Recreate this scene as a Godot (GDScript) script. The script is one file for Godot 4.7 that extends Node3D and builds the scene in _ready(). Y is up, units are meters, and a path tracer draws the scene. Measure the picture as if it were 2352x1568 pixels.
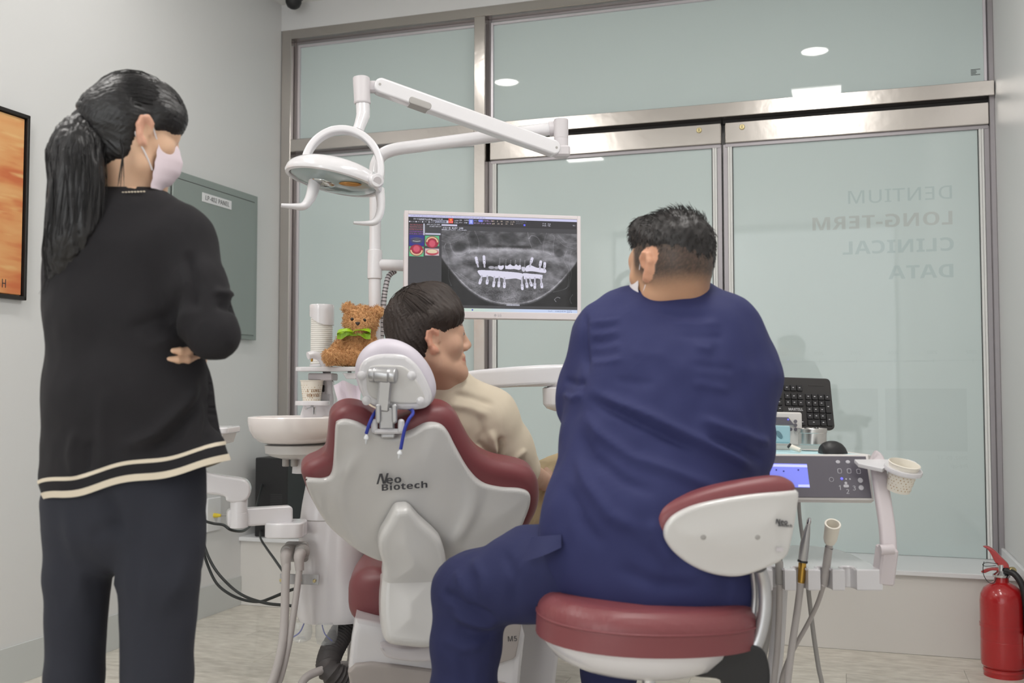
extends Node3D
# A dental treatment room: three people look at a panoramic X-ray on a monitor.
# Room frame: x along the glazed wall, y up, z out of the glazed wall into the room (metres).
# Chair frame: the treatment chair and everything around it stand turned by CHAIR_TURN.

const CHAIR_TURN := 0.3127
const CHAIR_AT := Vector3(1.8359, 0.0, 2.3276)

var M := {}
var names := {}
var mesh_cache := {}
var rng := RandomNumberGenerator.new()

func _ready() -> void:
	rng.seed = 20250711
	set_view()
	make_materials()
	build_room()
	build_glazed_wall()
	build_lights()
	build_things()

# ---------------------------------------------------------------- view and light
func set_view() -> void:
	var cam := Camera3D.new()
	cam.name = "camera"
	cam.fov = 36.51
	cam.near = 0.05
	cam.far = 60.0
	add_child(cam)
	cam.position = Vector3(2.826, 1.05, 4.74)
	cam.rotation = Vector3(0.0471, 0.3127, 0.0)
	var ca := CameraAttributesPhysical.new()
	ca.frustum_focal_length = 36.0
	ca.frustum_focus_distance = 3.15
	ca.exposure_aperture = 4.0
	cam.attributes = ca
	cam.current = true
	var we := WorldEnvironment.new()
	we.name = "world"
	var e := Environment.new()
	e.background_mode = Environment.BG_COLOR
	e.background_color = Color(0.02, 0.02, 0.02)
	e.tonemap_mode = Environment.TONE_MAPPER_LINEAR
	e.tonemap_exposure = 0.98
	e.sdfgi_enabled = true
	e.ssao_enabled = true
	e.ssil_enabled = true
	we.environment = e
	add_child(we)

func panel_light(at: Vector3, sx: float, sz: float, energy: float, tint: Color, called: String, tilt := -90.0) -> void:
	var l := AreaLight3D.new()
	l.name = called
	l.area_size = Vector2(sx, sz)
	l.light_energy = energy
	l.light_color = tint
	l.shadow_enabled = true
	l.area_range = 12.0
	l.area_attenuation = 2.0
	add_child(l)
	l.position = at
	l.rotation_degrees = Vector3(tilt, 0, 0)

# short forms for points
func V(x: float, y: float, z: float) -> Vector3:
	return Vector3(x, y, z)

func KP(a: Array) -> Array:
	var o: Array = []
	for i in range(0, a.size(), 3):
		o.append(Vector3(a[i], a[i + 1], a[i + 2]))
	return o

func P2(a: Array) -> Array:
	var o: Array = []
	for i in range(0, a.size(), 2):
		o.append(Vector2(a[i], a[i + 1]))
	return o

# ---------------------------------------------------------------- naming
func numbered(called: String) -> String:
	if not names.has(called):
		names[called] = 0
		return called
	names[called] += 1
	return "%s_%03d" % [called, names[called]]

func tag(o: Node, label: String, category: String, group := "", kind := "") -> Node:
	o.set_meta("label", label)
	o.set_meta("category", category)
	if group != "":
		o.set_meta("group", group)
	if kind != "":
		o.set_meta("kind", kind)
	return o

# a thing at a place in the room frame
func thing(called: String, label: String, category: String, at := Vector3.ZERO, turn := 0.0, group := "", kind := "") -> Node3D:
	var o := Node3D.new()
	o.name = numbered(called)
	add_child(o)
	o.position = at
	o.rotation.y = turn
	tag(o, label, category, group, kind)
	return o

func chair_frame() -> Transform3D:
	return Transform3D(Basis(Vector3.UP, CHAIR_TURN), CHAIR_AT)

# a thing whose parts are given in the chair frame; its own origin lies at "base" of that frame
func thing_k(called: String, label: String, category: String, base: Vector3, group := "", kind := "") -> Node3D:
	return thing(called, label, category, chair_frame() * base, CHAIR_TURN, group, kind)

func part(parent: Node, called: String, mesh: Mesh, m: Material, at := Vector3.ZERO, rot := Basis.IDENTITY, label := "") -> MeshInstance3D:
	var o := MeshInstance3D.new()
	o.name = called
	o.mesh = mesh
	o.material_override = null
	for i in mesh.get_surface_count():
		o.set_surface_override_material(i, m)
	parent.add_child(o, true)
	o.transform = Transform3D(rot, at)
	if label != "":
		o.set_meta("label", label)
	return o

func part_t(parent: Node, called: String, mesh: Mesh, m: Material, t: Transform3D, label := "") -> MeshInstance3D:
	return part(parent, called, mesh, m, t.origin, t.basis, label)

func eul(x: float, y: float, z: float) -> Basis:
	return Basis.from_euler(Vector3(deg_to_rad(x), deg_to_rad(y), deg_to_rad(z)))

# basis whose y axis runs along d
func along(d: Vector3) -> Basis:
	var y := d.normalized()
	var x := y.cross(Vector3(0, 0, 1))
	if x.length() < 0.02:
		x = y.cross(Vector3(1, 0, 0))
	x = x.normalized()
	return Basis(x, y, x.cross(y))

# ---------------------------------------------------------------- materials
func srgb(r: float, g: float, b: float) -> Color:
	return Color(r / 255.0, g / 255.0, b / 255.0)

func mat(called: String, c: Color, rough := 0.5, metal := 0.0, coat := 0.0) -> StandardMaterial3D:
	var m := StandardMaterial3D.new()
	m.resource_name = called
	m.albedo_color = c
	m.roughness = rough
	m.metallic = metal
	if coat > 0.0:
		m.clearcoat_enabled = true
		m.clearcoat = coat
		m.clearcoat_roughness = 0.08
	M[called] = m
	return m

func noise_tex(freq: float, stretch: Vector2, lo: Color, hi: Color, size := 512, octaves := 4, seed_n := 1, gain := 0.5) -> ImageTexture:
	var n := FastNoiseLite.new()
	n.seed = seed_n
	n.noise_type = FastNoiseLite.TYPE_SIMPLEX_SMOOTH
	n.frequency = freq
	n.fractal_octaves = octaves
	n.fractal_gain = gain
	var w := int(size * stretch.x)
	var h := int(size * stretch.y)
	var im := n.get_seamless_image(w, h)
	im.resize(size, size, Image.INTERPOLATE_CUBIC)
	im.convert(Image.FORMAT_RGB8)
	var d := im.get_data()
	for i in range(0, d.size(), 3):
		var t := d[i] / 255.0
		d[i] = int(255.0 * lerpf(lo.r, hi.r, t))
		d[i + 1] = int(255.0 * lerpf(lo.g, hi.g, t))
		d[i + 2] = int(255.0 * lerpf(lo.b, hi.b, t))
	im = Image.create_from_data(size, size, false, Image.FORMAT_RGB8, d)
	return ImageTexture.create_from_image(im)

func triplanar(m: StandardMaterial3D, tex: Texture2D, scale: Vector3, world := false) -> void:
	m.albedo_texture = tex
	m.uv1_triplanar = true
	m.uv1_world_triplanar = world
	m.uv1_scale = scale

func bump(m: StandardMaterial3D, freq: float, stretch: Vector2, strength: float, seed_n := 5, size := 512, octaves := 3) -> void:
	var n := FastNoiseLite.new()
	n.seed = seed_n
	n.noise_type = FastNoiseLite.TYPE_SIMPLEX_SMOOTH
	n.frequency = freq
	n.fractal_octaves = octaves
	var im := n.get_seamless_image(int(size * stretch.x), int(size * stretch.y))
	im.resize(size, size, Image.INTERPOLATE_CUBIC)
	im.convert(Image.FORMAT_RGBA8)
	im.bump_map_to_normal_map(strength)
	m.normal_enabled = true
	m.normal_texture = ImageTexture.create_from_image(im)
	m.normal_scale = 1.0

# ---------------------------------------------------------------- meshes: every builder returns loose triangles, finish() makes the mesh
# triangles are wound so that (b - a) x (c - a) points outwards; finish() flips them to Godot's clockwise fronts
func finish(t: PackedVector3Array, crease := 40.0, closed := true) -> ArrayMesh:
	var n := t.size() / 3
	if closed:
		var vol := 0.0
		for i in n:
			vol += t[3 * i].dot(t[3 * i + 1].cross(t[3 * i + 2]))
		if vol < 0.0:
			for i in n:
				var s := t[3 * i + 1]
				t[3 * i + 1] = t[3 * i + 2]
				t[3 * i + 2] = s
	var fn := PackedVector3Array()
	fn.resize(n)
	var at := {}
	var ids := PackedInt32Array()
	ids.resize(3 * n)
	var lists: Array = []
	for i in n:
		var c := (t[3 * i + 1] - t[3 * i]).cross(t[3 * i + 2] - t[3 * i])
		fn[i] = c
		for k in 3:
			var v := t[3 * i + k]
			var key := Vector3i(roundi(v.x * 50000.0), roundi(v.y * 50000.0), roundi(v.z * 50000.0))
			var id: int = at.get(key, -1)
			if id < 0:
				id = lists.size()
				at[key] = id
				lists.append(PackedInt32Array())
			ids[3 * i + k] = id
			lists[id].append(i)
	var limit := cos(deg_to_rad(crease))
	var unit := PackedVector3Array()
	unit.resize(n)
	for i in n:
		unit[i] = fn[i].normalized()
	var pos := PackedVector3Array()
	var nor := PackedVector3Array()
	pos.resize(3 * n)
	nor.resize(3 * n)
	for i in n:
		for k in 3:
			var s := Vector3.ZERO
			for j: int in lists[ids[3 * i + k]]:
				if unit[j].dot(unit[i]) > limit:
					s += fn[j]
			if s.length_squared() < 1e-30:
				s = unit[i]
			var q := 3 * i + (0 if k == 0 else 3 - k)
			pos[q] = t[3 * i + k]
			nor[q] = s.normalized()
	var a := []
	a.resize(Mesh.ARRAY_MAX)
	a[Mesh.ARRAY_VERTEX] = pos
	a[Mesh.ARRAY_NORMAL] = nor
	var me := ArrayMesh.new()
	me.add_surface_from_arrays(Mesh.PRIMITIVE_TRIANGLES, a)
	return me

func quad(t: PackedVector3Array, a: Vector3, b: Vector3, c: Vector3, d: Vector3) -> void:
	t.append(a); t.append(b); t.append(c)
	t.append(a); t.append(c); t.append(d)

func moved(t: PackedVector3Array, x: Transform3D) -> PackedVector3Array:
	var o := PackedVector3Array()
	o.resize(t.size())
	for i in t.size():
		o[i] = x * t[i]
	return o

# box with chamfered edges, centred at the origin
func box_t(s: Vector3, b := 0.003) -> PackedVector3Array:
	var h := s * 0.5
	b = minf(b, minf(h.x, minf(h.y, h.z)) * 0.95)
	var t := PackedVector3Array()
	var i := h - Vector3(b, b, b)
	for ax in 3:
		for sg: float in [-1.0, 1.0]:
			var u := (ax + 1) % 3
			var v := (ax + 2) % 3
			var p: Array = []
			for c: Vector2 in [Vector2(-1, -1), Vector2(1, -1), Vector2(1, 1), Vector2(-1, 1)]:
				var q := Vector3.ZERO
				q[ax] = sg * h[ax]
				q[u] = c.x * i[u]
				q[v] = c.y * i[v]
				p.append(q)
			if sg > 0: quad(t, p[0], p[1], p[2], p[3])
			else: quad(t, p[3], p[2], p[1], p[0])
	for ax in 3:
		var u := (ax + 1) % 3
		var v := (ax + 2) % 3
		for su: float in [-1.0, 1.0]:
			for sv: float in [-1.0, 1.0]:
				var q := [Vector3.ZERO, Vector3.ZERO, Vector3.ZERO, Vector3.ZERO]
				var e: Array = []
				for k in 4:
					var w := Vector3.ZERO
					w[ax] = i[ax] * (-1.0 if k == 0 or k == 3 else 1.0)
					w[u] = su * (h[u] if k < 2 else i[u])
					w[v] = sv * (i[v] if k < 2 else h[v])
					e.append(w)
				if su * sv > 0: quad(t, e[0], e[3], e[2], e[1])
				else: quad(t, e[0], e[1], e[2], e[3])
	for sx: float in [-1.0, 1.0]:
		for sy: float in [-1.0, 1.0]:
			for sz: float in [-1.0, 1.0]:
				var a := Vector3(sx * h.x, sy * i.y, sz * i.z)
				var c := Vector3(sx * i.x, sy * h.y, sz * i.z)
				var d := Vector3(sx * i.x, sy * i.y, sz * h.z)
				if sx * sy * sz > 0: t.append(a); t.append(c); t.append(d)
				else: t.append(a); t.append(d); t.append(c)
	return t

func box(s: Vector3, b := 0.003) -> ArrayMesh:
	var key := "b%s%f" % [s, b]
	if not mesh_cache.has(key):
		mesh_cache[key] = finish(box_t(s, b), 20.0)
	return mesh_cache[key]

# surface of revolution round y; profile is a list of (radius, y) from one end to the other
func lathe_t(prof: Array, seg := 32, sx := 1.0, sz := 1.0) -> PackedVector3Array:
	var t := PackedVector3Array()
	for j in prof.size() - 1:
		var p: Vector2 = prof[j]
		var q: Vector2 = prof[j + 1]
		for i in seg:
			var a := TAU * i / seg
			var b := TAU * (i + 1) / seg
			var a0 := Vector3(p.x * cos(a) * sx, p.y, p.x * sin(a) * sz)
			var b0 := Vector3(p.x * cos(b) * sx, p.y, p.x * sin(b) * sz)
			var a1 := Vector3(q.x * cos(a) * sx, q.y, q.x * sin(a) * sz)
			var b1 := Vector3(q.x * cos(b) * sx, q.y, q.x * sin(b) * sz)
			if p.x > 1e-6:
				t.append(a0); t.append(a1); t.append(b0)
			if q.x > 1e-6:
				t.append(b0); t.append(a1); t.append(b1)
	return t

func lathe(prof: Array, seg := 32, crease := 35.0, closed := true) -> ArrayMesh:
	return finish(lathe_t(prof, seg), crease, closed)

func cyl(r: float, h: float, bevel := 0.002, seg := 24) -> ArrayMesh:
	var key := "c%f_%f_%f_%d" % [r, h, bevel, seg]
	if not mesh_cache.has(key):
		mesh_cache[key] = lathe([Vector2(0, -h / 2), Vector2(r - bevel, -h / 2), Vector2(r, -h / 2 + bevel), Vector2(r, h / 2 - bevel), Vector2(r - bevel, h / 2), Vector2(0, h / 2)], seg)
	return mesh_cache[key]

# smooth curve through control points
func smooth(pts: Array, per := 6, loop := false) -> Array:
	var o: Array = []
	var n := pts.size()
	var last := n if loop else n - 1
	for i in last:
		var p0 = pts[(i - 1 + n) % n] if loop or i > 0 else pts[0]
		var p1 = pts[i]
		var p2 = pts[(i + 1) % n]
		var p3 = pts[(i + 2) % n] if loop or i + 2 < n else pts[n - 1]
		for k in per:
			var s := float(k) / per
			o.append(0.5 * ((2.0 * p1) + (p2 - p0) * s + (2.0 * p0 - 5.0 * p1 + 4.0 * p2 - p3) * s * s + (3.0 * p1 - p0 - 3.0 * p2 + p3) * s * s * s))
	if not loop:
		o.append(pts[n - 1])
	return o

# tube along a path; radius is a number or one per point; flat squeezes the section across "side"
func tube_t(path: Array, radius, seg := 10, caps := true) -> PackedVector3Array:
	var t := PackedVector3Array()
	var n := path.size()
	var rings: Array = []
	var d0: Vector3 = (path[1] - path[0]).normalized()
	var x := d0.cross(Vector3.UP)
	if x.length() < 0.1:
		x = d0.cross(Vector3.RIGHT)
	x = x.normalized()
	for i in n:
		var d: Vector3 = (path[mini(i + 1, n - 1)] - path[maxi(i - 1, 0)]).normalized()
		x = (x - d * x.dot(d)).normalized()
		var y := d.cross(x)
		var r: float = radius[i] if radius is Array else radius
		var ring: Array = []
		for k in seg:
			var a := TAU * k / seg
			ring.append(path[i] + (x * cos(a) + y * sin(a)) * r)
		rings.append(ring)
	for i in n - 1:
		for k in seg:
			var l := (k + 1) % seg
			quad(t, rings[i][k], rings[i][l], rings[i + 1][l], rings[i + 1][k])
	if caps:
		for k in seg:
			var l := (k + 1) % seg
			t.append(path[0]); t.append(rings[0][l]); t.append(rings[0][k])
			t.append(path[n - 1]); t.append(rings[n - 1][k]); t.append(rings[n - 1][l])
	return t

func tube(path: Array, radius, seg := 10) -> ArrayMesh:
	return finish(tube_t(path, radius, seg), 50.0)

# loft through rings of equal length, capped with fans
func loft_t(rings: Array, caps := true) -> PackedVector3Array:
	var t := PackedVector3Array()
	var m: int = rings[0].size()
	for i in rings.size() - 1:
		for k in m:
			var l := (k + 1) % m
			quad(t, rings[i][k], rings[i][l], rings[i + 1][l], rings[i + 1][k])
	if caps:
		for e: int in [0, rings.size() - 1]:
			var c := Vector3.ZERO
			for v: Vector3 in rings[e]:
				c += v
			c /= m
			for k in m:
				var l := (k + 1) % m
				if e == 0:
					t.append(c); t.append(rings[e][l]); t.append(rings[e][k])
				else:
					t.append(c); t.append(rings[e][k]); t.append(rings[e][l])
	return t

# a plate cut to an outline in the xy plane; steps is a list of (inset, z) from the back face to the front face
func plate_t(outline: Array, steps: Array) -> PackedVector3Array:
	var n := outline.size()
	var area := 0.0
	for i in n:
		area += outline[i].cross(outline[(i + 1) % n])
	var pts: Array = outline.duplicate()
	if area < 0.0:
		pts.reverse()
	var nrm: Array = []
	for i in n:
		var e1: Vector2 = (pts[i] - pts[(i - 1 + n) % n]).normalized()
		var e2: Vector2 = (pts[(i + 1) % n] - pts[i]).normalized()
		var d := (e1 + e2)
		if d.length() < 0.05:
			d = e1
		d = d.normalized()
		var k := 1.0 / maxf(0.5, d.dot(e1))
		nrm.append(Vector2(-d.y, d.x) * k)
	var t := PackedVector3Array()
	var rings: Array = []
	for s: Vector2 in steps:
		var ring: Array = []
		for i in n:
			var q: Vector2 = pts[i] + nrm[i] * s.x
			ring.append(Vector3(q.x, q.y, s.y))
		rings.append(ring)
	for j in rings.size() - 1:
		for i in n:
			var l := (i + 1) % n
			quad(t, rings[j][i], rings[j][l], rings[j + 1][l], rings[j + 1][i])
	for e: int in [0, rings.size() - 1]:
		var flat := PackedVector2Array()
		for v: Vector3 in rings[e]:
			flat.append(Vector2(v.x, v.y))
		var ix := Geometry2D.triangulate_polygon(flat)
		if ix.is_empty():
			ix = Geometry2D.triangulate_polygon(PackedVector2Array(pts))
		for i in range(0, ix.size(), 3):
			var a: Vector3 = rings[e][ix[i]]
			var b: Vector3 = rings[e][ix[i + 1]]
			var c: Vector3 = rings[e][ix[i + 2]]
			var up := (b - a).cross(c - a).z > 0.0
			if up == (e != 0):
				t.append(a); t.append(b); t.append(c)
			else:
				t.append(a); t.append(c); t.append(b)
	return t

func plate(outline: Array, steps: Array, crease := 50.0) -> ArrayMesh:
	return finish(plate_t(outline, steps), crease)

# plate steps with rounded front and back edges
func rounded(z0: float, z1: float, r: float, seg := 4) -> Array:
	var s: Array = []
	for i in seg + 1:
		var a := PI / 2 * i / seg
		s.append(Vector2(r * (1.0 - sin(a)), z0 + r * (1.0 - cos(a))))
	for i in seg + 1:
		var a := PI / 2 * i / seg
		s.append(Vector2(r * (1.0 - cos(a)), z1 - r * (1.0 - sin(a))))
	return s

func round_rect(w: float, h: float, r: float, seg := 5) -> Array:
	var o: Array = []
	for c: Array in [[w / 2 - r, h / 2 - r, 0.0], [-w / 2 + r, h / 2 - r, 90.0], [-w / 2 + r, -h / 2 + r, 180.0], [w / 2 - r, -h / 2 + r, 270.0]]:
		for i in seg + 1:
			var a := deg_to_rad(c[2] + 90.0 * i / seg)
			o.append(Vector2(c[0] + r * cos(a), c[1] + r * sin(a)))
	return o

func ellipsoid_t(c: Vector3, r: Vector3, seg := 24, rows := 14) -> PackedVector3Array:
	var prof: Array = []
	for i in rows + 1:
		var a := -PI / 2 + PI * i / rows
		prof.append(Vector2(cos(a) if i > 0 and i < rows else 0.0, sin(a)))
	return moved(lathe_t(prof, seg), Transform3D(Basis.from_scale(r), c))

func text_mesh(s: String, size: float, font: String, depth: float, weight := 400) -> TextMesh:
	var f := SystemFont.new()
	f.font_names = PackedStringArray([font])
	f.font_weight = weight
	var tm := TextMesh.new()
	tm.text = s
	tm.font = f
	tm.font_size = 64
	tm.pixel_size = size / 46.0
	tm.depth = depth
	tm.curve_step = 2.0
	return tm


# a plate whose front bulges: rounded rim of radius r, then a dome of height "dome" that grows with the distance from the rim
func pillow_t(outline: Array, z0: float, z1: float, r: float, dome: float, reach: float, grain := 0.006) -> PackedVector3Array:
	var n := outline.size()
	var lo := Vector2(1e9, 1e9)
	var hi := -lo
	for q: Vector2 in outline:
		lo = lo.min(q)
		hi = hi.max(q)
	lo -= Vector2(grain * 1.37, grain * 1.43)
	var nx := int((hi.x - lo.x) / grain) + 4
	var ny := int((hi.y - lo.y) / grain) + 4
	var pv := PackedVector2Array(outline)
	var dist := func(v: Vector3) -> float:
		var p := Vector2(v.x, v.y)
		var d := 1e9
		for k in n:
			var a: Vector2 = pv[k]
			var e: Vector2 = pv[(k + 1) % n] - a
			var w := p - a
			d = minf(d, (w - e * clampf(w.dot(e) / e.length_squared(), 0.0, 1.0)).length_squared())
		return sqrt(d) * (1.0 if Geometry2D.is_point_in_polygon(p, pv) else -1.0)
	var vs := PackedVector3Array()
	var ix := PackedInt32Array()
	for j in ny:
		for i in nx:
			vs.append(Vector3(lo.x + i * grain, lo.y + j * grain, 0.0))
	for j in ny - 1:
		for i in nx - 1:
			var q := j * nx + i
			ix.append_array([q, q + 1, q + nx + 1, q, q + nx + 1, q + nx])
	# the distance from the rim rides in z while the sheet is cut along lines of equal distance
	for i in vs.size():
		vs[i].z = dist.call(vs[i])
	var cap := kept([vs, ix], func(v: Vector3) -> float: return v.z)
	for cut: float in [0.04, 0.15, 0.34, 0.6, 1.0]:
		var inner := kept(cap, func(v: Vector3) -> float: return v.z - r * cut)
		var outer := kept(cap, func(v: Vector3) -> float: return r * cut - v.z)
		var off: int = inner[0].size()
		var iv: PackedVector3Array = inner[0]
		var ii: PackedInt32Array = inner[1]
		iv.append_array(outer[0])
		for q: int in outer[1]:
			ii.append(q + off)
		cap = [iv, ii]
	var cv: PackedVector3Array = cap[0]
	for i in cv.size():
		var v := cv[i]
		var d := maxf(v.z, 0.0)
		var s := clampf(d / r, 0.0, 1.0)
		v.z = z1 - r + r * sqrt(1.0 - (1.0 - s) * (1.0 - s)) + dome * smoothstep(0.0, 1.0, clampf((d - r) / reach, 0.0, 1.0))
		cv[i] = v
	var o := PackedVector3Array()
	for i: int in cap[1]:
		o.append(cv[i])
	# side and back
	var t := plate_t(outline, [Vector2(0, z0), Vector2(0, z1 - r)])
	for i in range(0, t.size(), 3):
		if not (t[i].z > z1 - r - 1e-6 and t[i + 1].z > z1 - r - 1e-6 and t[i + 2].z > z1 - r - 1e-6):
			for k in 3:
				o.append(t[i + k])
	return o

# split long edges so that a plate can be bent or bulged
func diced(t: PackedVector3Array, most: float) -> PackedVector3Array:
	var todo := t
	for pass_n in 8:
		var o := PackedVector3Array()
		var again := false
		for i in range(0, todo.size(), 3):
			var a := todo[i]
			var b := todo[i + 1]
			var c := todo[i + 2]
			var ab := a.distance_to(b) > most
			var bc := b.distance_to(c) > most
			var ca := c.distance_to(a) > most
			var mab := (a + b) * 0.5
			var mbc := (b + c) * 0.5
			var mca := (c + a) * 0.5
			var n := int(ab) + int(bc) + int(ca)
			if n == 0:
				o.append(a); o.append(b); o.append(c)
				continue
			again = true
			if n == 3:
				for q: Vector3 in [a, mab, mca, mab, b, mbc, mca, mbc, c, mab, mbc, mca]:
					o.append(q)
			elif n == 1:
				if bc:
					var s := a; a = b; b = c; c = s; mab = mbc
				elif ca:
					var s := c; c = b; b = a; a = s; mab = mca
				for q: Vector3 in [a, mab, c, mab, b, c]:
					o.append(q)
			else:
				if not ab:
					for q: Vector3 in [c, mca, mbc, mca, a, mbc, a, b, mbc]:
						o.append(q)
				elif not bc:
					for q: Vector3 in [a, mab, mca, mab, b, mca, b, c, mca]:
						o.append(q)
				else:
					for q: Vector3 in [b, mbc, mab, mbc, c, mab, c, a, mab]:
						o.append(q)
		todo = o
		if not again:
			break
	return todo

# ---------------------------------------------------------------- materials of the place
func make_materials() -> void:
	mat("wall_paint", srgb(226, 226, 226), 0.38)
	mat("ceiling_paint", srgb(232, 232, 230), 0.9)
	mat("rear_wall", srgb(215, 213, 210), 0.8)
	mat("base_board", srgb(206, 209, 208), 0.35)
	mat("ledge_white", srgb(232, 233, 235), 0.3)
	mat("ledge_front", srgb(222, 219, 215), 0.4)
	var s := mat("steel", srgb(196, 190, 185), 0.2, 1.0)
	bump(s, 0.02, Vector2(1, 1), 1.2, 7)
	s.uv1_triplanar = true
	s.uv1_world_triplanar = true
	s.uv1_scale = Vector3(1.5, 1.5, 1.5)
	s.normal_scale = 0.12
	mat("aluminium", srgb(215, 210, 215), 0.35, 0.6)
	mat("aluminium_grey", srgb(160, 155, 158), 0.4, 0.6)
	mat("gasket", srgb(60, 58, 58), 0.7)
	var g := mat("film_glass", srgb(204, 217, 216), 0.02)
	g.metallic_specular = 0.5
	mat("glass_print", srgb(188, 204, 204), 0.03)
	mat("glass_print_warm", srgb(192, 200, 198), 0.03)
	mat("glass_print_faint", srgb(198, 211, 210), 0.03)
	mat("black_print", srgb(50, 55, 55), 0.5)
	mat("brass", srgb(200, 185, 140), 0.3, 1.0)
	for i in 4:
		var f := mat("plank_%d" % i, Color.WHITE, 0.42)
		var k: float = [1.0, 0.965, 1.02, 0.985][i]
		var lo := Color(0.76 * k, 0.735 * k, 0.69 * k)
		var hi := Color(0.91 * k, 0.89 * k, 0.85 * k)
		triplanar(f, noise_tex(0.012, Vector2(1.0, 2.6), lo, hi, 512, 5, 11 + i, 0.55), Vector3(1.4, 1.4, 1.4), true)
		f.uv1_offset = Vector3(0.37 * i, 0.0, 0.21 * i)
	var l := mat("led", Color.WHITE, 0.5)
	l.emission_enabled = true
	l.emission = Color(1.0, 0.985, 0.96)
	l.emission_energy_multiplier = 6.0
	var dl := mat("led_round", Color.WHITE, 0.5)
	dl.emission_enabled = true
	dl.emission = Color(1.0, 0.985, 0.96)
	dl.emission_energy_multiplier = 28.0
	var lw := mat("added_pane_glow", srgb(225, 230, 232), 0.3)  # glowing surface of the added rear pane, fill light only
	lw.emission_enabled = true
	lw.emission = Color(0.97, 0.985, 1.0)
	lw.emission_energy_multiplier = 0.25
	mat("fitting_white", srgb(238, 238, 236), 0.4)

# ---------------------------------------------------------------- the room
func slab(parent: Node, called: String, lo: Vector3, hi: Vector3, m: Material, b := 0.002) -> MeshInstance3D:
	return part(parent, called, box(hi - lo, b), m, (lo + hi) * 0.5)

func setting(called: String, label: String, category: String) -> Node3D:
	var o := Node3D.new()
	o.name = called
	add_child(o)
	tag(o, label, category, "", "structure")
	return o

const ROOM_W := 3.462
const ROOM_D := 8.2
const ROOM_H := 3.1

func build_room() -> void:
	var w := setting("wall_left", "smooth white side wall with picture and grey cabinet", "wall")
	slab(w, "wall_panel", Vector3(-0.15, 0, -0.3), Vector3(0, ROOM_H, ROOM_D), M.wall_paint, 0.0005)
	w = setting("wall_right", "white wall at the right beside the glass door", "wall")
	slab(w, "wall_panel", Vector3(ROOM_W, 0, -0.3), Vector3(ROOM_W + 0.15, ROOM_H, ROOM_D), M.wall_paint, 0.0005)
	w = setting("wall_rear", "pale wall behind the viewer", "wall")
	slab(w, "wall_panel", Vector3(-0.15, 0, ROOM_D), Vector3(ROOM_W + 0.15, ROOM_H, ROOM_D + 0.15), M.rear_wall, 0.0005)
	var rw := setting("window_4", "added full-height glowing pane in the rear wall, unseen, for soft fill", "window")  # unseen window added to light the backs of the figures
	slab(rw, "frame", Vector3(0.01, 0.06, ROOM_D - 0.03), Vector3(3.45, 3.05, ROOM_D + 0.001), M.aluminium_grey, 0.002)
	slab(rw, "glass_pane", Vector3(0.03, 0.08, ROOM_D - 0.04), Vector3(3.43, 3.03, ROOM_D - 0.025), M.added_pane_glow, 0.001)
	panel_light(Vector3(1.73, 1.55, ROOM_D - 0.05), 3.4, 2.9, 3.2, Color(0.97, 0.985, 1.0), "added_fill_glow", 0.0)  # area lamp of the added rear window, soft fill from behind the viewer
	w = setting("ceiling", "plain white ceiling above the treatment room", "ceiling")
	slab(w, "ceiling_board", Vector3(-0.15, ROOM_H, -0.3), Vector3(ROOM_W + 0.15, ROOM_H + 0.15, ROOM_D + 0.15), M.ceiling_paint, 0.0005)
	w = setting("wall_back", "white wall around the glazing with a low ledge", "wall")
	slab(w, "lintel", Vector3(0, 2.96, -0.3), Vector3(ROOM_W, ROOM_H, 0.0), M.wall_paint, 0.0005)
	slab(w, "outer_wall", Vector3(0, 0, -0.3), Vector3(ROOM_W, 2.96, -0.14), M.rear_wall, 0.0005)
	slab(w, "ledge_front", Vector3(0, 0, -0.14), Vector3(ROOM_W, 0.312, 0.328), M.ledge_front, 0.001)
	slab(w, "ledge_top", Vector3(0, 0.312, -0.13), Vector3(ROOM_W, 0.331, 0.345), M.ledge_white, 0.002)
	w = setting("baseboard_left", "low pale baseboard along the side wall", "baseboard")
	slab(w, "board", Vector3(0, 0, 0.33), Vector3(0.007, 0.141, ROOM_D), M.base_board, 0.001)
	w = setting("baseboard_right", "white skirting on the wall above the ledge", "baseboard")
	slab(w, "board", Vector3(ROOM_W - 0.014, 0.331, -0.03), Vector3(ROOM_W, 0.385, ROOM_D), M.ledge_white, 0.003)
	w = setting("floor", "pale wood-look floor planks", "floor")
	slab(w, "screed", Vector3(-0.1, -0.1, -0.3), Vector3(ROOM_W + 0.1, -0.004, ROOM_D), M.gasket, 0.0005)
	var pw := 0.182
	var row := 0
	var z := 0.328
	var lens := [1.22, 0.61, 0.92]
	while z < ROOM_D - 0.02:
		var z1 := minf(z + pw, ROOM_D)
		var x := -float((row * 37) % 97) / 97.0 * 1.1
		var k := row
		while x < ROOM_W:
			var x1 := x + 1.22
			var a := maxf(x, 0.0)
			var b := minf(x1, ROOM_W)
			if b - a > 0.03:
				slab(w, "plank", Vector3(a + 0.0004, -0.006, z + 0.0004), Vector3(b - 0.0004, 0.0, z1 - 0.0004), M["plank_%d" % ((k * 7 + row * 3) % 4)], 0.0008)
			x = x1
			k += 1
		z = z1
		row += 1

# four beads round an opening
func beads(parent: Node, x0: float, x1: float, y0: float, y1: float, wd: float, z0: float, z1: float, m: Material) -> void:
	slab(parent, "bead", Vector3(x0, y0, z0), Vector3(x0 + wd, y1, z1), m, 0.001)
	slab(parent, "bead", Vector3(x1 - wd, y0, z0), Vector3(x1, y1, z1), m, 0.001)
	slab(parent, "bead", Vector3(x0 + wd, y1 - wd, z0), Vector3(x1 - wd, y1, z1), m, 0.001)
	slab(parent, "bead", Vector3(x0 + wd, y0, z0), Vector3(x1 - wd, y0 + wd, z1), m, 0.001)

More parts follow.
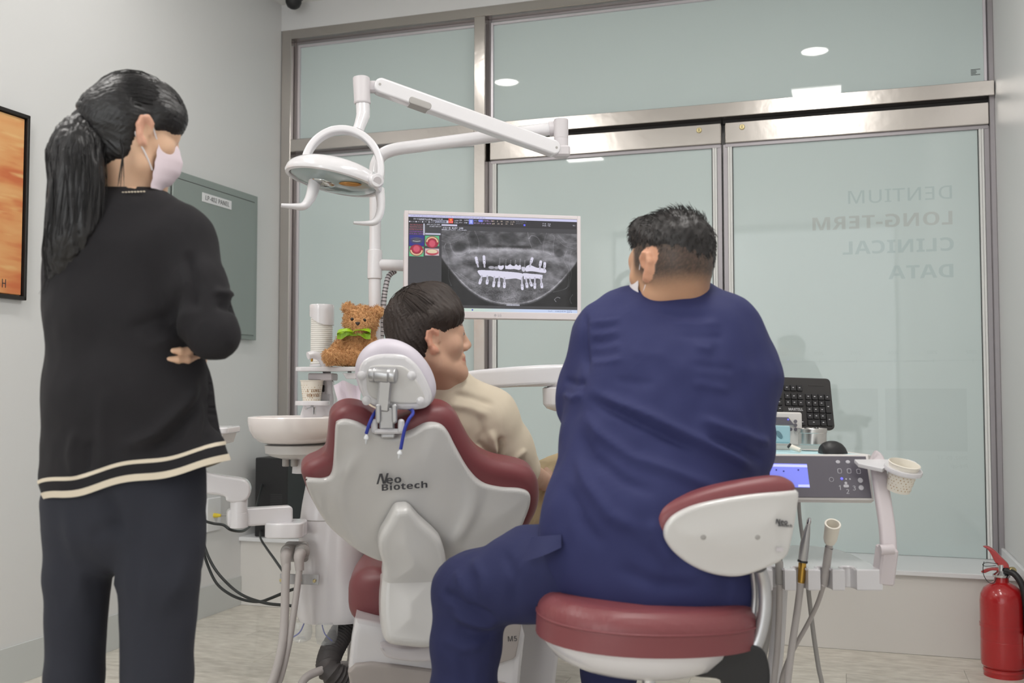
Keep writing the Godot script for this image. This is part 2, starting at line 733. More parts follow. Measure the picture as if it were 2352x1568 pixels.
func mirrored_text(parent: Node, called: String, s: String, size: float, right_x: float, y: float, z: float, m: Material, weight: int, width := 0.0) -> void:
	var tm := text_mesh(s, size, "Droid Sans", 0.0006, weight)
	tm.horizontal_alignment = HORIZONTAL_ALIGNMENT_LEFT
	tm.vertical_alignment = VERTICAL_ALIGNMENT_CENTER
	var k := 1.0
	if width > 0.0:
		k = width / tm.get_aabb().size.x
	part(parent, called, tm, m, Vector3(right_x, y, z), Basis(Vector3(-k, 0, 0), Vector3(0, 1, 0), Vector3(0, 0, 1)))

func build_glazed_wall() -> void:
	var zf := 0.0
	var zb := -0.11
	var f := setting("trim_1", "brushed stainless steel frame of the glazed wall", "frame")
	slab(f, "jamb", Vector3(0.004, 0.331, zb), Vector3(0.06, 2.96, zf), M.steel)
	slab(f, "jamb", Vector3(3.441, 0.331, zb), Vector3(ROOM_W, 2.96, -0.03), M.aluminium_grey)
	slab(f, "head", Vector3(0.06, 2.912, zb), Vector3(3.441, 2.96, zf), M.steel)
	slab(f, "mullion", Vector3(1.095, 0.331, zb), Vector3(1.152, 2.912, zf + 0.002), M.steel)
	slab(f, "transom", Vector3(0.06, 2.307, zb), Vector3(1.095, 2.372, zf), M.steel)
	slab(f, "transom", Vector3(1.152, 2.307, zb), Vector3(3.458, 2.372, zf), M.steel)
	slab(f, "sill_bar", Vector3(0.06, 0.331, zb), Vector3(1.095, 0.35, -0.03), M.steel)
	var zg := -0.062
	var specs := [
		["window_1", "upper left pane of pale green frosted glass", 0.06, 1.095, 2.372, 2.912],
		["window_2", "wide upper right pane of pale green frosted glass", 1.152, 3.441, 2.372, 2.912],
		["window_3", "lower left pane of pale green frosted glass behind the lamp pole", 0.06, 1.095, 0.35, 2.307]]
	for s: Array in specs:
		var w := setting(s[0], s[1], "window")
		beads(w, s[2] + 0.014, s[3] - 0.004, s[4] + 0.001, s[5] - 0.02, 0.012, zg - 0.01, zg + 0.012, M.aluminium)
		beads(w, s[2], s[3], s[4], s[5], 0.014, zg - 0.02, zg + 0.002, M.aluminium_grey)
		slab(w, "glass_pane", Vector3(s[2] + 0.01, s[4] + 0.002, zg - 0.012), Vector3(s[3] - 0.01, s[5] - 0.01, zg), M.film_glass, 0.0004)
		if s[0] == "window_2":
			var pr := Node3D.new()
			for k in 5:
				var wd: float = [0.038, 0.022, 0.024, 0.02, 0.037][k]
				slab(w.get_node("glass_pane"), "printed_mark", Vector3(0, 0, 0), Vector3(wd, 0.0028, 0.0006), M.black_print, 0.0001).position += Vector3(3.374, 2.440 - 0.0058 * k, zg + 0.0004) - Vector3((s[2] + s[3]) * 0.5, (s[4] + s[5]) * 0.5 - 0.004, zg - 0.006)
			pr.free()
	var d_specs := [["door_1", "left frosted glass door with steel top rail behind the monitor", 1.152, 2.302], ["door_2", "right frosted glass door with faint mirrored lettering", 2.308, 3.441]]
	for d: Array in d_specs:
		var x0: float = d[2]
		var x1: float = d[3]
		var o := setting(d[0], d[1], "door")
		slab(o, "top_rail", Vector3(x0 + 0.012, 2.193, zg - 0.02), Vector3(x1 - 0.001, 2.289, zg + 0.022), M.steel, 0.003)
		slab(o, "header_gap", Vector3(x0, 2.289, zg - 0.03), Vector3(x1, 2.307, zg - 0.002), M.gasket, 0.001)
		slab(o, "bead", Vector3(x0 + 0.012, 2.176, zg - 0.01), Vector3(x1 - 0.004, 2.193, zg + 0.01), M.aluminium_grey, 0.001)
		for side in 2:
			var xs := x0 + 0.022 if side == 0 else x1 - 0.042
			slab(o, "stile", Vector3(xs, 0.332, zg - 0.015), Vector3(xs + 0.0095, 2.177, zg + 0.012), M.fitting_white, 0.002)
			slab(o, "stile", Vector3(xs + 0.0105, 0.332, zg - 0.015), Vector3(xs + 0.02, 2.177, zg + 0.012), M.fitting_white, 0.002)
			var xe := x0 if side == 0 else x1 - 0.022
			slab(o, "edge_strip", Vector3(xe + 0.001, 0.332, zg - 0.02), Vector3(xe + 0.0215, 2.19, zg + 0.008), M.aluminium_grey, 0.001)
			var xk := x0 + 0.0425 if side == 0 else x1 - 0.0465
			slab(o, "gasket", Vector3(xk, 0.332, zg - 0.01), Vector3(xk + 0.003, 2.176, zg + 0.004), M.gasket, 0.0005)
		slab(o, "glass_pane", Vector3(x0 + 0.035, 0.332, zg - 0.012), Vector3(x1 - 0.035, 2.18, zg), M.film_glass, 0.0004)
		var lx := 2.201 if d[0] == "door_1" else 2.398
		var lk := part(o, "lock", lathe([Vector2(0, -0.004), Vector2(0.013, -0.004), Vector2(0.013, 0.002), Vector2(0.011, 0.005), Vector2(0, 0.005)], 20), M.brass, Vector3(lx, 2.262, zg + 0.024), eul(90, 0, 0))
		part(lk, "key_slot", box(Vector3(0.003, 0.002, 0.014), 0.0004), M.gasket, Vector3(0, 0.0052, 0.0))
		if d[0] == "door_2":
			var gp: Node3D = o.get_node("glass_pane")
			var c := gp.position
			var words := [["DENTIUM", 1.910, 0.058, 0.43, 300, M.glass_print], ["LONG-TERM", 1.797, 0.058, 0.585, 700, M.glass_print_warm], ["CLINICAL", 1.682, 0.058, 0.46, 700, M.glass_print], ["DATA", 1.566, 0.058, 0.265, 700, M.glass_print]]
			for q: Array in words:
				mirrored_text(gp, "lettering", q[0], q[2], 3.298 - c.x, q[1] - c.y, 0.0062, q[5], q[4], q[3])
			for k in 6:
				mirrored_text(gp, "lettering", str(2002 + k), 0.014, 3.375 - 0.158 * k - c.x, 1.213 - c.y, 0.0062, M.glass_print_faint, 400)
				slab(gp, "timeline", Vector3(3.357 - 0.158 * k, 1.168, zg + 0.0001) - c, Vector3(3.359 - 0.158 * k, 1.184, zg + 0.0006) - c, M.glass_print_faint, 0.0001)
			slab(gp, "timeline", Vector3(2.36, 1.1755, zg + 0.0001) - c, Vector3(3.41, 1.177, zg + 0.0006) - c, M.glass_print_faint, 0.0001)
			slab(gp, "printed_panel", Vector3(3.0, 0.785, zg + 0.0001) - c, Vector3(3.33, 1.055, zg + 0.0005) - c, M.glass_print_faint, 0.0001)
			slab(gp, "printed_panel", Vector3(2.64, 0.785, zg + 0.0001) - c, Vector3(2.97, 1.055, zg + 0.0005) - c, M.glass_print_faint, 0.0001)
			mirrored_text(gp, "lettering", "2002. 05. 17", 0.016, 3.33 - c.x, 0.757 - c.y, 0.0062, M.glass_print_faint, 400)
			mirrored_text(gp, "lettering", "Pre-op", 0.016, 3.33 - c.x, 0.722 - c.y, 0.0062, M.glass_print_faint, 400)

# ---------------------------------------------------------------- lamps of the ceiling
func build_lights() -> void:
	var k := 1.0
	var spots := [Vector3(0.72, ROOM_H, 1.53), Vector3(2.69, ROOM_H, 1.51)]
	for i in spots.size():
		var p: Vector3 = spots[i]
		var seen := ["round ceiling downlight mirrored beside the tall mullion", "round ceiling downlight mirrored in the wide upper right pane"]
		var t := thing("downlight", seen[i], "ceiling light", p, 0.0, "recessed ceiling downlights")
		part(t, "trim_ring", lathe([Vector2(0.078, 0.0), Vector2(0.09, 0.0), Vector2(0.09, -0.004), Vector2(0.082, -0.008), Vector2(0.078, -0.006), Vector2(0.078, 0.0)], 36), M.fitting_white)
		part(t, "diffuser", cyl(0.079, 0.006, 0.001, 36), M.led_round, Vector3(0, -0.003, 0))
		panel_light(p + Vector3(0, -0.008, 0), 0.05, 0.05, 0.45 * k, Color(1.0, 0.99, 0.975), "downlight_glow")
	var panels := [[Vector3(0.68, ROOM_H, 3.33), 0.32, 1.22, 1.8, "long flat LED ceiling panel nearer the side wall with the picture"], [Vector3(2.68, ROOM_H, 2.85), 0.32, 1.22, 1.8, "long flat LED ceiling panel nearer the right wall"], [Vector3(0.93, ROOM_H, 7.75), 0.44, 0.3, 4.0, "added fill panel, unseen, on the ceiling by the rear wall"]]  # the short rear panel is added fill, its reflection hidden behind the doctor
	for q: Array in panels:
		var p: Vector3 = q[0]
		var sx: float = q[1]
		var sz: float = q[2]
		var t := thing("panel_light", q[4], "ceiling light", p, 0.0, "flat LED ceiling panels")
		part(t, "frame", box(Vector3(sx + 0.02, 0.012, sz + 0.02), 0.002), M.fitting_white, Vector3(0, -0.006, 0))
		part(t, "diffuser", box(Vector3(sx, 0.004, sz), 0.001), M.led, Vector3(0, -0.0125, 0))
		panel_light(p + Vector3(0, -0.02, 0), sx, sz, q[3] * k, Color(1.0, 0.99, 0.975), "panel_glow")

# ---------------------------------------------------------------- treatment chair
func clinic_materials() -> void:
	var v := mat("burgundy_vinyl", srgb(126, 66, 70), 0.42)
	bump(v, 0.12, Vector2(1, 1), 1.0, 21)
	v.uv1_triplanar = true
	v.uv1_scale = Vector3(5, 5, 5)
	v.normal_scale = 0.12
	mat("shell_white", srgb(208, 206, 204), 0.3, 0.0, 0.3)
	mat("gloss_white", srgb(222, 220, 223), 0.18, 0.0, 0.5)
	mat("warm_white", srgb(226, 222, 219), 0.35)
	mat("lavender_vinyl", srgb(214, 207, 218), 0.45)
	mat("silver_paint", srgb(190, 190, 192), 0.32, 0.7)
	mat("chrome", srgb(215, 215, 218), 0.12, 1.0)
	mat("grey_plastic", srgb(166, 163, 160), 0.5)
	mat("light_grey", srgb(205, 200, 203), 0.45)
	mat("taupe", srgb(170, 162, 158), 0.5)
	mat("dark_print", srgb(68, 68, 72), 0.6)
	mat("blue_cord", srgb(48, 62, 165), 0.5)
	mat("black_plastic", srgb(32, 32, 34), 0.45)
	mat("clear_white", srgb(240, 242, 245), 0.25)
	mat("hose_grey", srgb(178, 172, 170), 0.5)
	mat("hose_dark", srgb(72, 68, 68), 0.55)
	mat("cable_black", srgb(34, 38, 38), 0.5)
	mat("gold", srgb(200, 160, 80), 0.3, 1.0)

func k_part(parent: Node3D, called: String, mesh: Mesh, m: Material, at := Vector3.ZERO, rot := Basis.IDENTITY, label := "") -> MeshInstance3D:
	# parent stands at its base in the chair frame; "at" is given in the chair frame
	var base: Vector3 = chair_frame().affine_inverse() * parent.position
	return part(parent, called, mesh, m, at - base, rot, label)

func k_plane(parent: Node3D, called: String, mesh: Mesh, m: Material, t: Transform3D, label := "") -> MeshInstance3D:
	return k_part(parent, called, mesh, m, t.origin, t.basis, label)

func bent(t: PackedVector3Array, amount: float) -> PackedVector3Array:
	for i in t.size():
		var v := t[i]
		v.z -= amount * v.x * v.x
		t[i] = v
	return t

func build_chair() -> void:
	var t := thing_k("dental_chair", "dental treatment chair with burgundy cushion and white shell carrying the patient", "dental chair", Vector3(0, 0, 0))
	var bt: Transform3D = Transform3D(V(0.9821,0.0541,-0.1802), V(0,0.9578,0.2873), V(0.1881,-0.2822,0.9407), V(-0.0539,0.8038,0.08))
	var cushion: Array = smooth(P2([-0.1827,0.1726,-0.1768,0.1937,-0.1579,0.2107,-0.1325,0.2167,-0.1024,0.2095,-0.0705,0.1881,-0.0318,0.177,0.0045,0.1856,0.0412,0.2018,0.0808,0.2038,0.1089,0.1923,0.1296,0.1691,0.1472,0.1315,0.1681,0.0922,0.1947,0.0645,0.2303,0.0461,0.2738,0.0327,0.3122,0.0162,0.3322,-0.0083,0.3402,-0.0436,0.3383,-0.0819,0.3241,-0.1206,0.2908,-0.165,0.2296,-0.2046,0.1522,-0.2211,0.0432,-0.2168,-0.0634,-0.1928,-0.1105,-0.1733,-0.1563,-0.137,-0.2037,-0.0794,-0.2339,-0.0208,-0.2516,0.0326,-0.2545,0.0559,-0.2396,0.0734,-0.2127,0.0857,-0.1959,0.0998,-0.1887,0.1265]), 5, true)
	k_plane(t, "back_cushion", finish(bent(diced(plate_t(cushion, rounded(-0.115, -0.004, 0.034, 6)), 0.05), 0.22), 60), M.burgundy_vinyl, bt, "burgundy vinyl cushion of the backrest")
	var shell: Array = smooth(P2([-0.1686,0.1717,-0.163,0.1853,-0.1436,0.1905,-0.1155,0.1823,-0.0785,0.1605,-0.0327,0.1466,0.009,0.1548,0.0458,0.171,0.077,0.168,0.0977,0.1491,0.1193,0.1033,0.1495,0.0452,0.1847,0.0052,0.2302,-0.0132,0.2794,-0.0227,0.3059,-0.0374,0.3093,-0.0644,0.2962,-0.1042,0.2719,-0.1491,0.2186,-0.1893,0.1414,-0.2059,0.0435,-0.2016,-0.0631,-0.1823,-0.1152,-0.1567,-0.1608,-0.1171,-0.2003,-0.0718,-0.2313,-0.0099,-0.2443,0.0376,-0.2349,0.0446,-0.2004,0.0442,-0.1825,0.0583,-0.1741,0.1124]), 5, true)
	var st := pillow_t(shell, -0.03, 0.010, 0.010, 0.006, 0.08, 0.0065)
	for i in st.size():
		var v := st[i]
		# a shallow moulded channel on each side of the spine
		var wt := smoothstep(0.002, 0.0115, v.z)
		var s := absf(v.x + 0.005) - 0.115 - 0.05 * sin(clampf((v.y + 0.14) / 0.26, 0.0, 1.0) * PI)
		v.z += wt * 0.010 * exp(-pow(s / 0.022, 2.0)) * smoothstep(-0.19, -0.10, v.y) * (1.0 - smoothstep(0.06, 0.13, v.y))
		v.z += wt * 0.012 * exp(-pow((absf(v.x + 0.005)) / 0.10, 2.0))
		st[i] = v
	var sh := k_plane(t, "back_shell", finish(bent(st, 0.22), 40), M.shell_white, bt, "white moulded shell of the backrest")
	# lettering on the shell
	var n1 := text_mesh("N", 0.026, "Droid Sans", 0.0012, 700)
	part(sh, "lettering", n1, M.dark_print, Vector3(-0.064, 0.051, 0.0405), Basis(Vector3(1, 0, 0), Vector3(0.3, 1, 0), Vector3(0, 0, 1)), "dark printed logo lettering")
	part(sh, "lettering", text_mesh("eo", 0.018, "Droid Sans", 0.0012, 700), M.dark_print, Vector3(-0.037, 0.047, 0.0405), Basis(Vector3(1.35, 0, 0), Vector3(0, 1, 0), Vector3(0, 0, 1)))
	part(sh, "lettering", text_mesh("Biotech", 0.016, "Droid Sans", 0.0012, 700), M.dark_print, Vector3(-0.012, 0.0285, 0.0405), Basis(Vector3(1.4, 0, 0), Vector3(0, 1, 0), Vector3(0, 0, 1)))
	# spine cover, upper and lower half
	var sp: Array = smooth(P2([-0.0311,0.0875,-0.0136,0.0927,0.0048,0.0882,0.0291,0.0581,0.0659,0.0191,0.0822,-0.0087,0.0899,-0.0627,0.0768,-0.1009,0.0501,-0.121,-0.0076,-0.1193,-0.0542,-0.1085,-0.0639,-0.0832,-0.0621,-0.0501,-0.0713,-0.0075,-0.0674,0.025,-0.0503,0.0552]), 5, true)
	k_plane(t, "spine_cover", finish(pillow_t(sp, -0.03, 0.022, 0.018, 0.010, 0.075, 0.005), 55), M.shell_white, Transform3D(V(0.9817,0.0462,-0.1848), V(0,0.9701,0.2425), V(0.1905,-0.2381,0.9524), V(-0.0498,0.6835,0.115)))
	var sp2: Array = smooth(P2([-0.0587,0.08,-0.0014,0.0835,0.0671,0.0756,0.0739,0.0396,0.0746,-0.0216,0.0689,-0.0721,0.0535,-0.0939,-0.0037,-0.0905,-0.0503,-0.0794,-0.0634,-0.0391,-0.0676,0.0112,-0.0654,0.0567]), 5, true)
	k_plane(t, "spine_cover", finish(pillow_t(sp2, -0.05, 0.026, 0.02, 0.008, 0.075, 0.005), 55), M.shell_white, Transform3D(V(0.9808,-0.0232,-0.1934), V(0,0.9929,-0.1191), V(0.1948,0.1169,0.9739), V(-0.0511,0.5256,0.095)))
	# seat
	var seat: Array = smooth([Vector2(-0.25, -0.24), Vector2(0, -0.27), Vector2(0.22, -0.24), Vector2(0.275, -0.1), Vector2(0.27, 0.2), Vector2(0.20, 0.62), Vector2(0.0, 0.66), Vector2(-0.20, 0.62), Vector2(-0.27, 0.2), Vector2(-0.285, -0.1)], 5, true)
	k_part(t, "seat_cushion", finish(plate_t(seat, rounded(-0.085, 0.07, 0.06, 6)), 60), M.burgundy_vinyl, Vector3(0.032, 0.512, -0.36), eul(-90, 5, 0), "burgundy vinyl seat cushion")
	k_part(t, "seat_seam", tube(smooth([Vector3(-0.225, 0.535, -0.25), Vector3(-0.222, 0.548, -0.17), Vector3(-0.17, 0.556, -0.118), Vector3(-0.06, 0.558, -0.096)], 5), 0.0018, 6), M.burgundy_vinyl)
	k_part(t, "leg_rest", finish(plate_t(round_rect(0.40, 0.62, 0.12, 6), rounded(-0.05, 0.05, 0.04, 5)), 60), M.burgundy_vinyl, Vector3(0.24, 0.40, -1.20), eul(-70, 5, 0))
	# base
	var b1: Array = P2([-0.22,-0.0359,-0.2121,0.0382,-0.2028,0.0827,-0.1353,0.0681,-0.0002,0.0559,0.153,0.0625,0.2149,0.0761,0.2282,0.0258,0.2193,-0.0499,0.1917,-0.3715,-0.1806,-0.3542])
	k_plane(t, "base_cover", finish(plate_t(b1, rounded(-0.55, 0.0, 0.02, 3)), 30), M.gloss_white, Transform3D(V(0.9929,0,-0.1191), V(0,1,0), V(0.1191,0,0.9929), V(0.0086,0.3939,-0.02)))
	var b2: Array = P2([-0.22,-0.0444,-0.202,-0.0259,-0.1615,-0.0229,-0.0863,-0.0338,0.0002,-0.0483,0.1092,-0.0701,0.1972,-0.0924,0.1862,-0.3712,-0.1647,-0.355])
	k_plane(t, "base_front", finish(plate_t(b2, rounded(-0.1, 0.016, 0.01, 3)), 30), M.taupe, Transform3D(V(0.9929,0,-0.1191), V(0,1,0), V(0.1191,0,0.9929), V(0.0086,0.3939,-0.02)))
	var lip: Array = smooth(P2([-0.1361,0.0254,-0.0704,0.0171,0.0108,0.0212,0.0152,-0.0005,-0.0108,-0.0147,-0.0649,-0.0152,-0.1187,-0.005,-0.1338,0.0083]), 4, true)
	k_plane(t, "base_lip", finish(plate_t(lip, rounded(-0.05, 0.05, 0.008, 3)), 40), M.light_grey, Transform3D(V(0.9929,0,-0.1191), V(0,1,0), V(0.1191,0,0.9929), V(0.0086,0.3939,-0.02)))
	var pl: Array = P2([0.1091,0.0378,0.2083,0.0676,0.216,0.0587,0.2016,-0.019,0.195,-0.0253,0.1092,-0.0518])
	var name_plate := k_plane(t, "name_plate", finish(plate_t(pl, rounded(0.0, 0.012, 0.003, 2)), 30), M.taupe, Transform3D(V(0.9929,0,-0.1191), V(0,1,0), V(0.1191,0,0.9929), V(0.0086,0.3939,-0.02)))
	var mt := text_mesh("M5", 0.013, "Droid Sans", 0.001, 400)
	part(name_plate, "lettering", mt, M.dark_print, Vector3(0.192, 0.0255, 0.0125), eul(0, 0, 3))
	k_part(t, "foot_cover", finish(plate_t(P2([0.2471,0.047,0.2883,0.0567,0.3811,-0.0114,0.3527,-0.1194,0.3186,-0.3773,0.2082,-0.3722,0.2248,-0.0717]), rounded(-0.75, -0.35, 0.015, 3)), 30), M.gloss_white, Vector3(0.02, 0.0, 0.0) + Transform3D(V(0.9929,0,-0.1191), V(0,1,0), V(0.1191,0,0.9929), V(0.0086,0.3939,-0.02)).origin, Transform3D(V(0.9929,0,-0.1191), V(0,1,0), V(0.1191,0,0.9929), V(0.0086,0.3939,-0.02)).basis)
	# headrest
	var ht: Transform3D = Transform3D(V(0.989,0.0147,-0.1469), V(0,0.995,0.0995), V(0.1476,-0.0984,0.9841), V(-0.0759,1.0849,0.16))
	var pad: Array = smooth(P2([-0.0963,0.0012,-0.091,0.038,-0.0696,0.0674,-0.034,0.0845,0.0066,0.0811,0.0473,0.0592,0.079,0.0217,0.0953,-0.0198,0.0941,-0.0551,0.0744,-0.0796,0.0415,-0.0863,-0.0046,-0.0844,-0.0504,-0.0774,-0.0805,-0.0482]), 6, true)
	var hp := k_plane(t, "headrest_pad", finish(plate_t(pad, rounded(-0.07, 0.006, 0.03, 6)), 60), M.lavender_vinyl, ht, "headrest pad in pale lilac vinyl")
	var hb: Array = smooth(P2([-0.0893,-0.005,-0.0799,0.0317,-0.0525,0.0478,-0.017,0.0515,0.0217,0.046,0.0523,0.02,0.0747,-0.0196,0.0849,-0.0549,0.0703,-0.0775,0.0312,-0.082,-0.028,-0.0768,-0.0725,-0.0586]), 6, true)
	var hs := k_plane(t, "headrest_shell", finish(plate_t(hb, [Vector2(0, 0.0), Vector2(0, 0.006), Vector2(0.003, 0.010), Vector2(0.009, 0.012)]), 40), M.gloss_white, ht)
	var recess: Array = smooth(P2([-0.0618,0.0213,-0.007,0.0248,0.0236,0.0172,0.049,-0.014,0.0663,-0.0525,0.0539,-0.0668,-0.0075,-0.0658,-0.0583,-0.0506,-0.0702,-0.0176]), 5, true)
	part(hs, "back_panel", finish(plate_t(recess, [Vector2(0, 0.008), Vector2(0, 0.0125), Vector2(0.002, 0.0145), Vector2(0.005, 0.015)]), 40), M.shell_white)
	for q: Vector2 in P2([-0.0822,0.001,0.0358,-0.0005,0.057,-0.0617,-0.0705,-0.0586]):
		part(hs, "screw_cap", lathe([Vector2(0, 0.008), Vector2(0.011, 0.008), Vector2(0.0105, 0.016), Vector2(0.006, 0.019), Vector2(0, 0.0195)], 18), M.gloss_white, Vector3(q.x, q.y, 0.0), eul(90, 0, 0))
	# silver bracket
	var c0 := V(-0.136,1.086,0.19)
	var c1 := V(-0.07,1.083,0.2)
	k_part(t, "headrest_joint", tube([c0, c0.lerp(c1, 0.04), c0.lerp(c1, 0.2), c0.lerp(c1, 0.23), c0.lerp(c1, 0.27), c0.lerp(c1, 0.7), c0.lerp(c1, 0.73), c0.lerp(c1, 0.77), c0.lerp(c1, 0.95), c1], [0.012, 0.0175, 0.0185, 0.0165, 0.0185, 0.0185, 0.0165, 0.0185, 0.0185, 0.015], 22), M.silver_paint)
	k_part(t, "headrest_link", finish(moved(box_t(Vector3(0.030, 0.085, 0.014), 0.004), Transform3D(eul(10, 0, -6), V(-0.1,1.041,0.19))), 30), M.silver_paint)
	for q: Vector3 in KP([-0.115,0.995,0.18,-0.077,0.995,0.18]):
		k_part(t, "headrest_clamp", finish(moved(plate_t(round_rect(0.013, 0.046, 0.006, 4), rounded(-0.014, 0.014, 0.004, 3)), Transform3D(eul(6, 6, 0), q)), 40), M.silver_paint)
	k_part(t, "headrest_clamp", finish(moved(box_t(Vector3(0.034, 0.05, 0.016), 0.003), Transform3D(eul(6, 6, 0), V(-0.097,0.983,0.17))), 30), M.silver_paint)
	for q: Vector3 in KP([-0.126,0.964,0.165,-0.063,0.964,0.165]):
		k_part(t, "headrest_socket", finish(moved(plate_t(round_rect(0.016, 0.034, 0.007, 4), rounded(-0.02, 0.012, 0.006, 3)), Transform3D(eul(0, 8, 0), q)), 40), M.gloss_white)
	k_part(t, "headrest_socket", finish(moved(box_t(Vector3(0.07, 0.012, 0.03), 0.004), Transform3D(eul(0, 8, 0), V(-0.095,0.952,0.16))), 30), M.gloss_white)
	k_part(t, "headrest_bar", finish(moved(box_t(Vector3(0.032, 0.07, 0.012), 0.003), Transform3D(eul(-8, 8, 0), V(-0.096,0.969,0.15))), 30), M.silver_paint)
	# bib cord hung over the headrest stem, with its clips
	var cord := thing_k("bib_holder", "blue bib holder cord with white clips hung over the headrest", "bib holder", V(-0.065,0.904,0.18))
	k_part(cord, "cord", tube(smooth(KP([-0.144,0.947,0.175,-0.136,0.97,0.18,-0.127,0.993,0.165,-0.117,1.007,0.13,-0.083,1.013,0.11,-0.046,1.005,0.14,-0.034,0.995,0.175,-0.042,0.98,0.195,-0.052,0.955,0.195,-0.061,0.911,0.19]), 6), 0.0042, 8), M.blue_cord)
	for q: Array in [[V(-0.143,0.945,0.178), V(-0.145,0.922,0.175)], [V(-0.062,0.909,0.192), V(-0.066,0.889,0.188)]]:
		var a: Vector3 = q[0]
		var b: Vector3 = q[1]
		k_part(cord, "clip", tube([a, a.lerp(b, 0.25), a.lerp(b, 0.45), a.lerp(b, 0.55), b], [0.002, 0.0055, 0.006, 0.003, 0.0016], 8), M.clear_white)

# ---------------------------------------------------------------- spittoon unit, lamp, monitor
func ring_rect(w: float, d: float, r: float, y: float, cx := 0.0, cz := 0.0) -> Array:
	var o: Array = []
	for q: Vector2 in round_rect(w, d, r, 5):
		o.append(Vector3(cx + q.x, y, cz + q.y))
	return o

func build_unit() -> void:
	mat("cup_paper", srgb(236, 230, 218), 0.7)
	mat("cup_print", srgb(190, 160, 120), 0.7)
	mat("porcelain", srgb(240, 234, 232), 0.12, 0.0, 0.6)
	var t := thing_k("spittoon_unit", "white spittoon unit with round porcelain bowl and shelf beside the chair", "spittoon", Vector3(-0.37, 0, -0.55))
	var cx := -0.352
	var cz := -0.58
	var rings: Array = []
	for q: Array in [[0.12, 0.12, 0.83, 0.015, 0.0], [0.15, 0.15, 0.815, 0.01, 0.0], [0.165, 0.165, 0.78, 0.006, 0.0], [0.185, 0.18, 0.70, 0.002, 0.0], [0.19, 0.185, 0.66, 0.0, 0.0], [0.192, 0.187, 0.655, 0.0, 0.0], [0.20, 0.20, 0.55, 0.0, 0.0], [0.215, 0.21, 0.42, 0.0, 0.0], [0.215, 0.21, 0.37, 0.005, 0.0], [0.20, 0.20, 0.352, 0.005, 0.0]]:
		rings.append(ring_rect(q[0], q[1], minf(q[0], q[1]) * 0.36, q[2], cx + q[3], cz))
	k_part(t, "column", finish(loft_t(rings), 35), M.gloss_white)
	k_part(t, "column_seam", finish(loft_t([ring_rect(0.1925, 0.1875, 0.068, 0.659, cx, cz), ring_rect(0.1925, 0.1875, 0.068, 0.6565, cx, cz)]), 35), M.grey_plastic)
	# neck with two valves, under-bowl dish, bowl
	var bc := V(-0.449,0.957,-0.48)
	k_part(t, "neck", finish(loft_t([ring_rect(0.075, 0.08, 0.025, 0.90, bc.x + 0.035, bc.z - 0.01), ring_rect(0.085, 0.09, 0.03, 0.80, bc.x + 0.03, bc.z - 0.03)]), 35), M.gloss_white)
	for dx: float in [-0.022, 0.003]:
		k_part(t, "valve", cyl(0.0105, 0.03, 0.002, 16), M.grey_plastic, Vector3(bc.x + dx, 0.838, bc.z + 0.03))
	k_part(t, "bowl_dish", lathe([Vector2(0, 0.842), Vector2(0.05, 0.845), Vector2(0.078, 0.852), Vector2(0.096, 0.862), Vector2(0.099, 0.885), Vector2(0.08, 0.889), Vector2(0, 0.889)], 40), M.shell_white, Vector3(bc.x + 0.008, 0, bc.z))
	k_part(t, "bowl", lathe([Vector2(0, 0.888), Vector2(0.085, 0.889), Vector2(0.108, 0.896), Vector2(0.125, 0.91), Vector2(0.136, 0.93), Vector2(0.1405, 0.955), Vector2(0.1405, 0.967), Vector2(0.138, 0.970), Vector2(0.134, 0.968), Vector2(0.132, 0.955), Vector2(0.12, 0.92), Vector2(0.09, 0.90), Vector2(0, 0.897)], 56), M.porcelain, Vector3(bc.x, 0, bc.z), Basis.IDENTITY, "round white porcelain spittoon bowl")
	# housing behind the bowl that carries tap and cup stand
	var hs := V(-0.409,0.99,-0.64)
	k_part(t, "tap_housing", finish(moved(plate_t(smooth([Vector2(-0.055, -0.05), Vector2(-0.042, 0.02), Vector2(-0.03, 0.042), Vector2(0.03, 0.062), Vector2(0.048, 0.055), Vector2(0.052, 0.0), Vector2(0.062, -0.05), Vector2(0.0, -0.056)], 4, true), rounded(-0.04, 0.04, 0.012, 3)), Transform3D(Basis.IDENTITY, hs)), 40), M.gloss_white)
	k_part(t, "cup_stand", finish(moved(plate_t(round_rect(0.105, 0.075, 0.03, 6), rounded(-0.007, 0.007, 0.003, 2)), Transform3D(eul(-90, 0, 0), V(-0.416,1.009,-0.57))), 40), M.gloss_white)
	var tap := smooth(KP([-0.43,1.155,-0.56,-0.414,1.158,-0.57,-0.394,1.149,-0.58,-0.381,1.122,-0.59,-0.376,1.088,-0.6,-0.373,1.038,-0.61]), 6)
	k_part(t, "cup_tap", tube(tap, 0.0125, 14), M.gloss_white, Vector3.ZERO, Basis.IDENTITY, "white swan-neck tap")
	k_part(t, "tap_base", finish(moved(box_t(Vector3(0.036, 0.05, 0.04), 0.006), Transform3D(Basis.IDENTITY, V(-0.379,1.056,-0.62))), 30), M.gloss_white)
	k_part(t, "sensor", finish(moved(plate_t(round_rect(0.008, 0.022, 0.0035, 4), rounded(-0.002, 0.002, 0.001, 2)), Transform3D(eul(0, -20, 0), V(-0.386,1.054,-0.585))), 40), M.black_plastic)
	k_part(t, "tap_nozzle", cyl(0.0035, 0.012, 0.001, 10), M.gold, V(-0.419,1.143,-0.565))
	k_part(t, "bowl_spout", tube(smooth(KP([-0.423,0.992,-0.5,-0.418,0.996,-0.52,-0.411,1,-0.55]), 4), 0.003, 8), M.chrome)
	k_part(t, "bowl_spout", cyl(0.005, 0.024, 0.001, 10), M.chrome, V(-0.407,0.985,-0.55))
	# shelf with a small drawer, carried by the pole
	var s0 := V(-0.46,1.114,-0.7)
